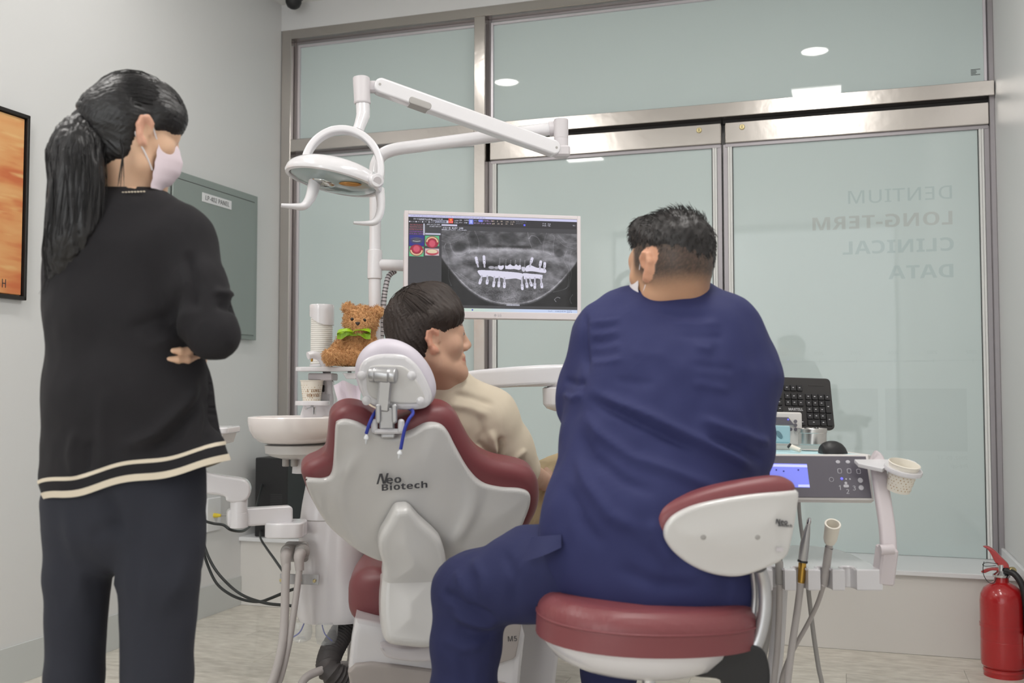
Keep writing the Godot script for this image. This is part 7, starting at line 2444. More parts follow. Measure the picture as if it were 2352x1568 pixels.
	var fl: Array = [
		[KP([0.35,1.054,0.55,0.408,1.025,0.57,0.475,0.994,0.58,0.559,0.954,0.58,0.641,0.914,0.55,0.7,0.88,0.5]), 0.011, 0.013, 1.0], [KP([0.351,1.034,0.55,0.416,1,0.57,0.491,0.962,0.58,0.567,0.928,0.58]), 0.009, -0.009, 1.0],
		[KP([0.343,1.011,0.5,0.375,0.961,0.55,0.429,0.921,0.6,0.521,0.888,0.6,0.621,0.855,0.6]), 0.012, 0.010, 1.0], [KP([0.336,0.972,0.5,0.358,0.918,0.55,0.413,0.875,0.6,0.488,0.846,0.6]), 0.012, -0.008, 1.0],
		[KP([0.327,0.932,0.5,0.345,0.867,0.55,0.387,0.813,0.6,0.462,0.776,0.6]), 0.013, 0.009, 1.0], [KP([0.309,0.871,0.5,0.332,0.799,0.55,0.378,0.747,0.6]), 0.012, -0.007, 1.0],
		[KP([0.556,0.999,0.55,0.616,0.974,0.55,0.688,0.95,0.5,0.727,0.941,0.5]), 0.010, 0.010, 1.0], [KP([0.573,0.961,0.55,0.641,0.935,0.55,0.713,0.902,0.5]), 0.009, -0.008, 1.0], [KP([0.571,0.863,0.6,0.63,0.846,0.6,0.695,0.827,0.5]), 0.010, 0.008, 1.0],
		[KP([0.487,1.216,0.5,0.545,1.202,0.52,0.616,1.202,0.52]), 0.009, -0.004, 1.0], [KP([0.522,1.19,0.5,0.58,1.182,0.52,0.629,1.185,0.52]), 0.009, 0.0035, 1.0], [KP([0.526,1.161,0.5,0.593,1.154,0.52,0.633,1.156,0.52]), 0.009, -0.0035, 1.0],
		[KP([0.561,1.135,0.5,0.606,1.129,0.52]), 0.008, 0.003, 1.0], [KP([0.539,1.099,0.5,0.615,1.094,0.52,0.649,1.09,0.52]), 0.009, -0.003, 1.0], [KP([0.548,1.064,0.5,0.64,1.047,0.52]), 0.009, 0.003, 1.0],
		[KP([0.398,1.071,0.5,0.453,1.064,0.55,0.488,1.062,0.55]), 0.009, -0.0025, 1.0], [KP([0.433,1.126,0.5,0.514,1.116,0.55]), 0.010, 0.002, 1.0], [KP([0.462,0.813,0.6,0.47,0.763,0.6,0.503,0.714,0.6]), 0.012, 0.006, 1.0], [KP([0.387,0.722,0.6,0.47,0.689,0.6,0.57,0.681,0.6]), 0.013, -0.006, 1.0],
		[KP([0.356,1.223,0.5,0.354,1.153,0.5,0.355,1.073,0.5]), 0.006, -0.008, 1.0], [KP([0.309,1.073,0.5,0.336,1.062,0.5,0.354,1.066,0.5]), 0.007, -0.007, 1.0], [KP([0.306,1.042,0.5,0.327,1.031,0.5,0.349,1.042,0.5]), 0.007, 0.006, 1.0]]
	for k in 7:
		var y := 0.0
		var a: Vector3 = V(0.36,1.191,0.52)
		var b: Vector3 = V(0.429,1.198,0.54)
		y = -0.0145 * k
		fl.append([[a + Vector3(0, y, 0), (a + b) * 0.5 + Vector3(0, y - 0.002, 0), b + Vector3(0, y, 0)], 0.0050, 0.0026 if k % 2 == 0 else -0.0026, 1.0])
	var tm := pushed(subdivided(field_mesh(top, 0.010)), folds(fl, 0.006, 9.0))
	var shoulder_y: float = V(0.352,0.992,0.36).y
	k_part(t, "scrub_top", skin_mesh([tm]), M.scrub_navy, Vector3.ZERO, Basis.IDENTITY, "navy scrub top with folds across the back")
	# scrub trousers
	var tr: Array = [
		limb(V(0.479,0.671,0.5), V(0.469,0.702,0.48), 0.14, 0.14, 0.05, X, 1.2), limb(V(0.378,0.681,0.5), V(0.244,0.668,0.46), 0.105, 0.094, 0.05), limb(V(0.244,0.668,0.46), V(0.114,0.626,0.41), 0.094, 0.079, 0.03),
		limb(V(0.112,0.623,0.41), V(0.101,0.517,0.4), 0.077, 0.070, 0.03), limb(V(0.101,0.517,0.4), V(0.096,0.388,0.39), 0.070, 0.072, 0.03), limb(V(0.096,0.388,0.39), V(0.099,0.106,0.38), 0.072, 0.065, 0.03),
		limb(V(0.508,0.671,0.45), V(0.512,0.558,0.05), 0.10, 0.08, 0.03), limb(V(0.512,0.558,0.05), V(0.442,0.362,0.02), 0.075, 0.066, 0.03), limb(V(0.442,0.362,0.02), V(0.435,0.155,0), 0.066, 0.062, 0.03)]
	var pf: Array = [
		[KP([0.177,0.584,0.5,0.134,0.602,0.5,0.081,0.628,0.5,0.051,0.635,0.5]), 0.010, -0.010, 1.0], [KP([0.173,0.567,0.5,0.125,0.576,0.5,0.073,0.593,0.5]), 0.009, 0.009, 1.0], [KP([0.169,0.546,0.5,0.125,0.55,0.5,0.081,0.563,0.5]), 0.009, -0.008, 1.0], [KP([0.116,0.706,0.5,0.142,0.671,0.5,0.151,0.61,0.5]), 0.011, 0.007, 1.0],
		[KP([0.177,0.736,0.5,0.203,0.68,0.5,0.199,0.61,0.5]), 0.012, -0.006, 1.0], [KP([0.081,0.68,0.5,0.107,0.645,0.5,0.112,0.602,0.5]), 0.009, 0.006, 1.0], [KP([0.256,0.732,0.5,0.291,0.662,0.5,0.282,0.602,0.5]), 0.012, 0.007, 1.0], [KP([0.151,0.524,0.5,0.099,0.524,0.5,0.051,0.541,0.5]), 0.011, 0.006, 1.0], [KP([0.099,0.516,0.5,0.112,0.438,0.5]), 0.012, -0.005, 1.0]]
	k_part(t, "scrub_trousers", skin_mesh([pushed(subdivided(field_mesh(tr, 0.011)), folds(pf, 0.005, 9.0))]), M.scrub_trouser)
	# pocket flap standing off the thigh
	var fp: Array = []
	for j in 9:
		var row: Array = []
		for i in 11:
			var u := i / 10.0
			var v := j / 8.0
			var a: Vector3 = V(0.239,0.761,0.57)
			var b: Vector3 = V(0.295,0.77,0.6)
			var p := a.lerp(b, u) + Vector3(-0.02 * v + 0.02 * u * v, -0.046 * v * (1.0 - 0.5 * u), 0.020 * sin(u * PI) * v + 0.012 * v)
			row.append(p)
		fp.append(row)
	var ft := PackedVector3Array()
	for j in 8:
		for i in 10:
			quad(ft, fp[j][i], fp[j + 1][i], fp[j + 1][i + 1], fp[j][i + 1])
	k_part(t, "pocket_flap", finish(ft, 80, false), M.scrub_trouser)
	shoe(t, Vector3(V(0.099,0.133,0.38).x, 0.0, V(0.099,0.133,0.38).z), 0.5, M.shoe_white)
	shoe(t, Vector3(V(0.435,0.187,0).x, 0.0, V(0.435,0.187,0).z), 0.1, M.shoe_white)
	# short black hair
	var hair: Array = [
		ball(hf * Vector3(0, 0.050, -0.016), 0.080, 0.03, hf.basis.x.normalized(), 0.97, hf.basis.z.normalized(), 1.10), limb(hf * Vector3(-0.03, 0.086, 0.05), hf * Vector3(0.03, 0.086, 0.05), 0.034, 0.034, 0.03),
		limb(hf * Vector3(0, 0.05, -0.052), hf * Vector3(0, 0.006, -0.058), 0.060, 0.050, 0.03), limb(hf * Vector3(-0.042, 0.05, -0.035), hf * Vector3(-0.036, -0.004, -0.046), 0.046, 0.041, 0.03)]
	var hn := FastNoiseLite.new()
	hn.frequency = 1.0
	hn.fractal_octaves = 3
	var hm := pushed(field_mesh(sized(hair, hf.basis.y.length()), 0.004), func(v: Vector3, n: Vector3) -> float: return 0.004 * hn.get_noise_3d(v.x * 55.0, v.y * 35.0, v.z * 55.0) + 0.001)
	var hk := k_part(t, "hair", skin_mesh([hm]), M.hair_short, Vector3.ZERO, Basis.IDENTITY, "short black hair with shaved sides")
	var r := RandomNumberGenerator.new()
	r.seed = 5
	var curves: Array = []
	var nn := mesh_normals(hm[0], hm[1])
	var cc := hf * Vector3(0, 0.05, -0.015)
	for i in 2600:
		var j := r.randi_range(0, hm[0].size() - 1)
		var p: Vector3 = hm[0][j]
		var q := inv * p
		if q.y < 0.0:
			continue
		var o := (p - cc).normalized()
		var flow := hf.basis * Vector3(0.2, 0.1, 1.0) if q.y > 0.09 else Vector3(0, -1, 0)
		flow = (flow - o * flow.dot(o)).normalized()
		var d := (o * (0.35 if q.y > 0.09 else 0.12) + flow + Vector3(r.randf_range(-1, 1), r.randf_range(-0.4, 1), r.randf_range(-1, 1)) * 0.3).normalized()
		var ln := r.randf_range(0.006, 0.014) if q.y < 0.1 else r.randf_range(0.010, 0.022)
		curves.append([p - o * 0.003, p + (d * 0.6 + o * 0.2) * ln * 0.6, p + d * ln])
	var sm := part(hk, "hair_strands", strand_mesh(curves, 0.0007), M.hair_short)
	sm.set_meta("kind", "stuff")
	# face mask
	var mk := k_part(t, "face_mask", mask_shell(hf), M.mask_white, Vector3.ZERO, Basis.IDENTITY, "white face mask")
	for s: float in [-1.0, 1.0]:
		part(mk, "ear_loop", mask_loop(hf, s), M.mask_white)

# ------------------------------------------------ the assistant
func build_woman() -> void:
	var t := thing_k("person", "standing woman with black ponytail in black striped cardigan, arms folded", "person", V(-0.54,0.549,0.6) * Vector3(1, 0, 1))
	var X := Vector3(1, 0, 0)
	var psi := deg_to_rad(55)
	var hf := head_frame(V(-0.543,1.551,0.6), Vector3(sin(psi), -0.14, -cos(psi)), 0.05, 0.89)
	var inv := hf.affine_inverse()
	var hp := head_prims(hf)
	hp.append(limb(hf * Vector3(0, -0.04, -0.035), V(-0.564,1.44,0.578), 0.046, 0.052, 0.035))
	hp.append(limb(V(-0.564,1.44,0.578), V(-0.563,1.389,0.578), 0.05683, 0.08743, 0.03279))
	var head := field_mesh(hp, 0.0036)
	var relb := V(-0.369,1.161,0.66)
	var body := field_mesh([
		limb(V(-0.546,0.913,0.6), V(-0.557,1.064,0.6), 0.1093, 0.09836, 0.05464, X, 1.25), limb(V(-0.557,1.064,0.6), V(-0.562,1.337,0.578), 0.09836, 0.09836, 0.05464, X, 1.3), limb(V(-0.563,1.406,0.578), V(-0.561,1.303,0.578), 0.05464, 0.09836, 0.05464),
		limb(V(-0.666,1.359,0.545), V(-0.58,1.391,0.567), 0.04918, 0.05464, 0.05464), limb(V(-0.546,1.387,0.589), V(-0.433,1.348,0.622), 0.05464, 0.04918, 0.05464), limb(V(-0.441,1.341,0.61), relb, 0.036, 0.026, 0.02186), limb(relb, V(-0.504,1.191,0.447), 0.026, 0.02732, 0.02186),
		limb(V(-0.684,1.354,0.523), V(-0.721,1.146,0.447), 0.04153, 0.03716, 0.02186), limb(V(-0.721,1.146,0.447), V(-0.472,1.124,0.567), 0.03716, 0.02842, 0.02186),
		limb(V(-0.628,0.813,0.6), V(-0.638,0.549,0.6), 0.05, 0.042, 0.03), limb(V(-0.638,0.549,0.6), V(-0.63,0.103,0.6), 0.042, 0.03, 0.03), limb(V(-0.478,0.815,0.62), V(-0.474,0.557,0.63), 0.055, 0.045, 0.03), limb(V(-0.474,0.557,0.63), V(-0.471,0.102,0.63), 0.045, 0.03, 0.03)], 0.016)
	# left hand closed round the right arm, right hand tucked away
	var lh := Transform3D(Basis(Vector3(0.05, 0.99, 0.1), Vector3(0.22, -0.10, 0.96), Vector3(0.96, 0.0, -0.22)).orthonormalized(), V(-0.428,1.11,0.555))
	var rh := Transform3D(Basis(Vector3(0, 0.9, -0.3), Vector3(-0.9, 0.1, -0.3), Vector3(0.3, 0.2, -0.9)).orthonormalized(), V(-0.504,1.191,0.447))
	var hand1 := field_mesh(hand_prims(lh, 0.75, 0.86), 0.0032)
	var hand2 := field_mesh(hand_prims(rh, 0.6, 0.9), 0.005)
	var tint := func(v: Vector3, n: Vector3) -> Color:
		var q := inv * v
		var c := lin(srgb(226, 184, 154))
		if absf(q.x) > 0.0785 and absf(q.y) < 0.04 and q.z < 0.02:
			c = lin(srgb(226, 172, 148))
		return c
	k_part(t, "body", skin_mesh([head, body, hand1, hand2], tint), M.skin)
	# cardigan
	var top: Array = [
		limb(V(-0.541,0.888,0.6), V(-0.549,1.047,0.6), 0.132, 0.118, 0.05, X, 1.30), limb(V(-0.549,1.047,0.6), V(-0.566,1.199,0.59), 0.118, 0.115, 0.05, X, 1.16), limb(V(-0.566,1.199,0.59), V(-0.565,1.311,0.58), 0.115, 0.112, 0.05, X, 1.2),
		limb(V(-0.565,1.311,0.58), V(-0.567,1.373,0.57), 0.105, 0.07, 0.06, X, 1.35), limb(V(-0.676,1.344,0.54), V(-0.591,1.383,0.57), 0.058, 0.062, 0.05), limb(V(-0.549,1.39,0.58), V(-0.443,1.344,0.62), 0.06, 0.058, 0.05), limb(V(-0.574,1.411,0.56), V(-0.565,1.373,0.57), 0.060, 0.088, 0.05),
		limb(V(-0.443,1.341,0.62), V(-0.401,1.244,0.65), 0.061, 0.056, 0.03), limb(V(-0.401,1.244,0.65), V(-0.361,1.154,0.675), 0.056, 0.046, 0.02), limb(V(-0.361,1.154,0.675), V(-0.442,1.192,0.5), 0.045, 0.036, 0.02), limb(V(-0.442,1.192,0.5), V(-0.529,1.202,0.4), 0.036, 0.032, 0.02),
		limb(V(-0.684,1.342,0.53), V(-0.707,1.162,0.48), 0.056, 0.05, 0.03), limb(V(-0.707,1.154,0.48), V(-0.527,1.124,0.52), 0.046, 0.036, 0.03),
		limb(V(-0.438,1.022,0.63), V(-0.394,0.907,0.64), 0.042, 0.05, 0.05)]
	var fl: Array = [
		[KP([-0.387,1.078,0.742,-0.405,1.024,0.742,-0.459,0.969,0.742,-0.521,0.938,0.742]), 0.012, 0.0135, 1.0], [KP([-0.381,1.102,0.742,-0.39,1.031,0.742,-0.428,0.961,0.742,-0.481,0.923,0.742]), 0.010, -0.012, 1.0], [KP([-0.374,1.055,0.742,-0.37,1,0.742,-0.373,0.93,0.742]), 0.010, -0.015, 1.0], [KP([-0.357,1.047,0.742,-0.35,0.992,0.742,-0.346,0.938,0.742]), 0.009, 0.012, 1.0],
		[KP([-0.392,1.211,0.742,-0.423,1.156,0.742,-0.485,1.125,0.742]), 0.013, 0.0105, 1.0], [KP([-0.405,1.243,0.742,-0.447,1.188,0.742,-0.517,1.156,0.742]), 0.013, -0.0075, 1.0], [KP([-0.599,0.985,0.742,-0.606,0.93,0.742,-0.597,0.884,0.742]), 0.010, 0.0075, 1.0], [KP([-0.572,0.961,0.742,-0.574,0.892,0.742]), 0.009, -0.0075, 1.0], [KP([-0.542,1.063,0.742,-0.548,0.969,0.742,-0.539,0.899,0.742]), 0.012, 0.006, 1.0], [KP([-0.41,1.314,0.742,-0.389,1.251,0.742,-0.384,1.188,0.742]), 0.011, -0.012, 1.0],
		[KP([-0.314,1.243,0.742,-0.338,1.231,0.742,-0.361,1.235,0.742]), 0.008, 0.009, 1.0], [KP([-0.31,1.211,0.742,-0.33,1.203,0.742,-0.353,1.211,0.742]), 0.008, -0.009, 1.0]]
	var tm := pushed(subdivided(field_mesh(top, 0.011)), folds(fl, 0.004, 10.0))
	var ha: Vector3 = V(-0.708,0.836,0.6)
	var hb: Vector3 = V(-0.35,0.91,0.633)
	var slope := (hb.y - ha.y) / (hb.x - ha.x)
	var level := func(v: Vector3) -> float:
		return v.y - (ha.y + slope * (v.x - ha.x)) + 0.004 * sin(v.x * 40.0) + 0.10 * (v.z - 0.62) * 0.0
	var bands := [[-1.0, 0.0], [0.0, 0.0125], [0.0125, 0.031], [0.031, 0.038], [0.038, 9.0]]
	var body_sets: Array = []
	var cream_sets: Array = []
	for k in [1, 2, 3, 4]:
		var b: Array = bands[k]
		var s := kept(kept(tm, func(v: Vector3) -> float: return level.call(v) - b[0]), func(v: Vector3) -> float: return b[1] - level.call(v))
		if k == 1 or k == 3: cream_sets.append(s)
		else: body_sets.append(s)
	var cg := k_part(t, "cardigan", skin_mesh(body_sets), M.cardigan_black, Vector3.ZERO, Basis.IDENTITY, "black knit cardigan")
	for s: Array in cream_sets:
		part(cg, "hem_stripe", skin_mesh([pushed(s, func(v: Vector3, n: Vector3) -> float: return 0.0012)]), M.cream_knit, Vector3.ZERO, Basis.IDENTITY, "cream stripe at the hem")
	var trim: Array = KP([-0.59,1.425,0.633,-0.564,1.427,0.644,-0.533,1.428,0.649,-0.506,1.43,0.644])
	for i in 16:
		var u := i / 15.0 * 2.99
		var p: Vector3 = trim[int(u)].lerp(trim[int(u) + 1], u - int(u))
		part(cg, "collar_stitch", box(Vector3(0.004, 0.0025, 0.003), 0.0006), M.cream_knit, p + Vector3(0, 0.0, 0.006))
	k_part(t, "scrub_collar", skin_mesh([field_mesh([limb(V(-0.569,1.432,0.567), V(-0.564,1.449,0.578), 0.07213, 0.06557, 0.01093), limb(V(-0.557,1.457,0.584), V(-0.556,1.477,0.589), 0.06339, 0.05464, 0.005464, Vector3.ZERO, 1.0, Vector3.ZERO, 1.0, true)], 0.006)]), M.scrub_trouser)
	# scrub tunic showing under the cardigan at the right
	# trousers
	var tr: Array = [
		limb(V(-0.543,0.88,0.6), V(-0.549,0.813,0.6), 0.122, 0.112, 0.05464, X, 1.18), limb(V(-0.628,0.83,0.6), V(-0.641,0.689,0.6), 0.083, 0.061, 0.02), limb(V(-0.641,0.689,0.6), V(-0.642,0.5,0.6), 0.061, 0.054, 0.015), limb(V(-0.642,0.5,0.6), V(-0.632,0.103,0.6), 0.054, 0.052, 0.015),
		limb(V(-0.477,0.832,0.62), V(-0.471,0.694,0.63), 0.088, 0.074, 0.015), limb(V(-0.471,0.694,0.63), V(-0.473,0.508,0.63), 0.074, 0.065, 0.015), limb(V(-0.473,0.508,0.63), V(-0.471,0.094,0.63), 0.065, 0.06, 0.015)]
	var pf: Array = [
		[KP([-0.547,0.868,0.742,-0.522,0.822,0.742,-0.518,0.768,0.742]), 0.012, -0.012, 1.0], [KP([-0.519,0.822,0.742,-0.545,0.791,0.742,-0.58,0.776,0.742]), 0.012, -0.006, 1.0], [KP([-0.617,0.73,0.742,-0.57,0.699,0.742,-0.531,0.676,0.742]), 0.011, 0.006, 1.0], [KP([-0.372,0.853,0.742,-0.401,0.738,0.742,-0.453,0.623,0.742]), 0.016, 0.006, 1.0], [KP([-0.48,0.853,0.742,-0.486,0.738,0.742,-0.492,0.623,0.742]), 0.014, -0.005, 1.0], [KP([-0.628,0.853,0.742,-0.614,0.738,0.742,-0.608,0.623,0.742]), 0.013, 0.005, 1.0]]
	k_part(t, "trousers", skin_mesh([pushed(field_mesh(tr, 0.0095), folds(pf, 0.004, 8.0))]), M.trouser_dark)
	shoe(t, Vector3(V(-0.63,0.063,0.6).x, 0.0, V(-0.63,0.063,0.6).z), -0.8, M.shoe_white)
	shoe(t, Vector3(V(-0.47,0.079,0.633).x, 0.0, V(-0.47,0.079,0.633).z), -0.8, M.shoe_white)
	# hair: cap, fringe, ponytail
	var tie := hf * Vector3(0, 0.036, -0.108)
	var hair: Array = [
		ball(hf * Vector3(0, 0.045, -0.022), 0.087, 0.03, hf.basis.x.normalized(), 0.94, hf.basis.z.normalized(), 1.06), ball(hf * Vector3(0, 0.062, 0.032), 0.068, 0.03), limb(hf * Vector3(-0.046, 0.046, 0.064), hf * Vector3(0.046, 0.046, 0.064), 0.032, 0.032, 0.03),
		limb(hf * Vector3(-0.070, 0.050, 0.034), hf * Vector3(-0.072, 0.022, 0.026), 0.020, 0.010, 0.02), limb(hf * Vector3(0.070, 0.050, 0.034), hf * Vector3(0.072, 0.022, 0.026), 0.020, 0.010, 0.02),
		limb(hf * Vector3(0, 0.0, -0.06), hf * Vector3(0, -0.05, -0.055), 0.062, 0.046, 0.03), limb(hf * Vector3(-0.052, 0.02, -0.034), hf * Vector3(-0.046, -0.046, -0.034), 0.034, 0.024, 0.02), limb(hf * Vector3(0.052, 0.02, -0.034), hf * Vector3(0.046, -0.046, -0.034), 0.034, 0.024, 0.02),
		limb(hf * Vector3(0, 0.036, -0.07), tie, 0.05, 0.020, 0.04)]
	var hn := FastNoiseLite.new()
	hn.frequency = 1.0
	var hm := pushed(subdivided(field_mesh(sized(hair, hf.basis.y.length()), 0.006)), func(v: Vector3, n: Vector3) -> float:
		var q := inv * v
		return 0.0022 * hn.get_noise_2d(atan2(q.x, q.y - 0.036) * 22.0, q.z * 14.0))
	var hk := k_part(t, "hair", skin_mesh([hm]), M.hair_black, Vector3.ZERO, Basis.IDENTITY, "black hair drawn back")
	var tail: Array = smooth([tie, V(-0.625,1.542,0.655), V(-0.63,1.501,0.671), V(-0.622,1.437,0.682), V(-0.625,1.363,0.682), V(-0.643,1.299,0.671), V(-0.665,1.25,0.655)], 6)
	var trad: Array = []
	for i in tail.size():
		var s := float(i) / (tail.size() - 1)
		trad.append(lerpf(0.020, 0.050, smoothstep(0.0, 0.3, s)) * (1.0 - 0.55 * smoothstep(0.7, 1.0, s)))
	var tp: Array = []
	for i in tail.size() - 1:
		tp.append(limb(tail[i], tail[i + 1], trad[i], trad[i + 1], 0.01, Vector3(0, 0, 1), 0.75))
	var tmn := pushed(subdivided(field_mesh(tp, 0.0075)), func(v: Vector3, n: Vector3) -> float: return 0.006 * hn.get_noise_3d(v.x * 70.0, v.y * 5.0, v.z * 70.0) - 0.003)
	k_part(t, "ponytail", skin_mesh([tmn]), M.hair_black, Vector3.ZERO, Basis.IDENTITY, "long black ponytail")
	k_part(t, "hair_tie", finish(moved(lathe_t(ring_profile(0.022, 0.008), 24), Transform3D(along((tail[2] - tail[0])), tail[1])), 60), M.black_plastic)
	var r := RandomNumberGenerator.new()
	r.seed = 8
	var curves: Array = []
	var c0 := Vector3(0, 0.045, -0.012)
	var rr := Vector3(0.0838, 0.0895, 0.1)
	var d1 := (Vector3(0, 0.036, -0.108) - c0).normalized()
	for i in 1500:
		var d0 := Vector3(r.randf_range(-1, 1), r.randf_range(-0.15, 1.0), r.randf_range(-0.4, 1.0)).normalized()
		if i % 2 == 0:
			d0 = Vector3(r.randf_range(-1, 1), r.randf_range(0.3, 0.9), r.randf_range(0.75, 1.1)).normalized()
		if d0.z > 0.3 and d0.y < 0.15:
			d0.y = 0.15 + r.randf() * 0.3
		curves.append(scalp_curve(hf, c0, rr, d0.normalized(), d1, r.randf_range(-0.01, 0.02)))
	for i in 240:
		# fringe that falls over the brow
		var u := r.randf_range(-1, 1)
		var a := Vector3(u * 0.035, 0.125, 0.03)
		var b := Vector3(u * 0.062, 0.07 + 0.02 * r.randf(), 0.095 - 0.02 * u * u)
		var c := Vector3(u * 0.07, 0.02 + 0.022 * r.randf() - 0.01 * absf(u), 0.098 - 0.035 * u * u)
		curves.append(smooth([hf * a, hf * b, hf * c], 4))
	for i in 900:
		var a := r.randf() * TAU
		var e := sqrt(r.randf()) * 1.0
		var sp: Array = []
		var stop := tail.size() - 1 - int(r.randf() * r.randf() * 12.0)
		var ph := r.randf() * 6.0
		for j in range(0, stop + 1, 2):
			var rad: float = trad[j] * e * 1.04
			var w := 0.004 * sin(j * 0.35 + ph)
			sp.append(tail[j] + Vector3(cos(a) * rad + w, 0.0, sin(a) * rad * 0.78))
		if sp.size() > 3:
			sp.append(sp[-1] + (sp[-1] - sp[-2]) * 0.7 + Vector3(r.randf_range(-0.01, 0.01), -0.01, r.randf_range(-0.005, 0.005)))
			curves.append(sp)
	for i in 26:
		# loose hairs
		var d0 := Vector3(r.randf_range(-0.6, 0.6), 1.0, r.randf_range(-0.6, 0.7)).normalized()
		curves.append(scalp_curve(hf, c0, rr, d0, d1, r.randf_range(0.03, 0.09), 7))
	for i in 9:
		var p0 := hf * Vector3(-0.06 - 0.01 * r.randf(), -0.03, -0.05)
		curves.append(smooth([p0, p0 + Vector3(0.01, -0.03, 0.008), p0 + Vector3(-0.008 + 0.03 * r.randf(), -0.075 - 0.03 * r.randf(), 0.004)], 4))
	var sm := part(hk, "hair_strands", strand_mesh(curves, 0.0009), M.hair_black)
	sm.set_meta("kind", "stuff")
	var mk := k_part(t, "face_mask", mask_shell(hf), M.mask_pink, Vector3.ZERO, Basis.IDENTITY, "pale pink face mask")
	for s: float in [-1.0, 1.0]:
		part(mk, "ear_loop", mask_loop(hf, s), M.mask_white)

func ring_profile(r: float, w: float) -> Array:
	var o: Array = []
	for i in 13:
		var a := TAU * i / 12
		o.append(Vector2(r + cos(a) * w * 0.8, sin(a) * w))
	return o

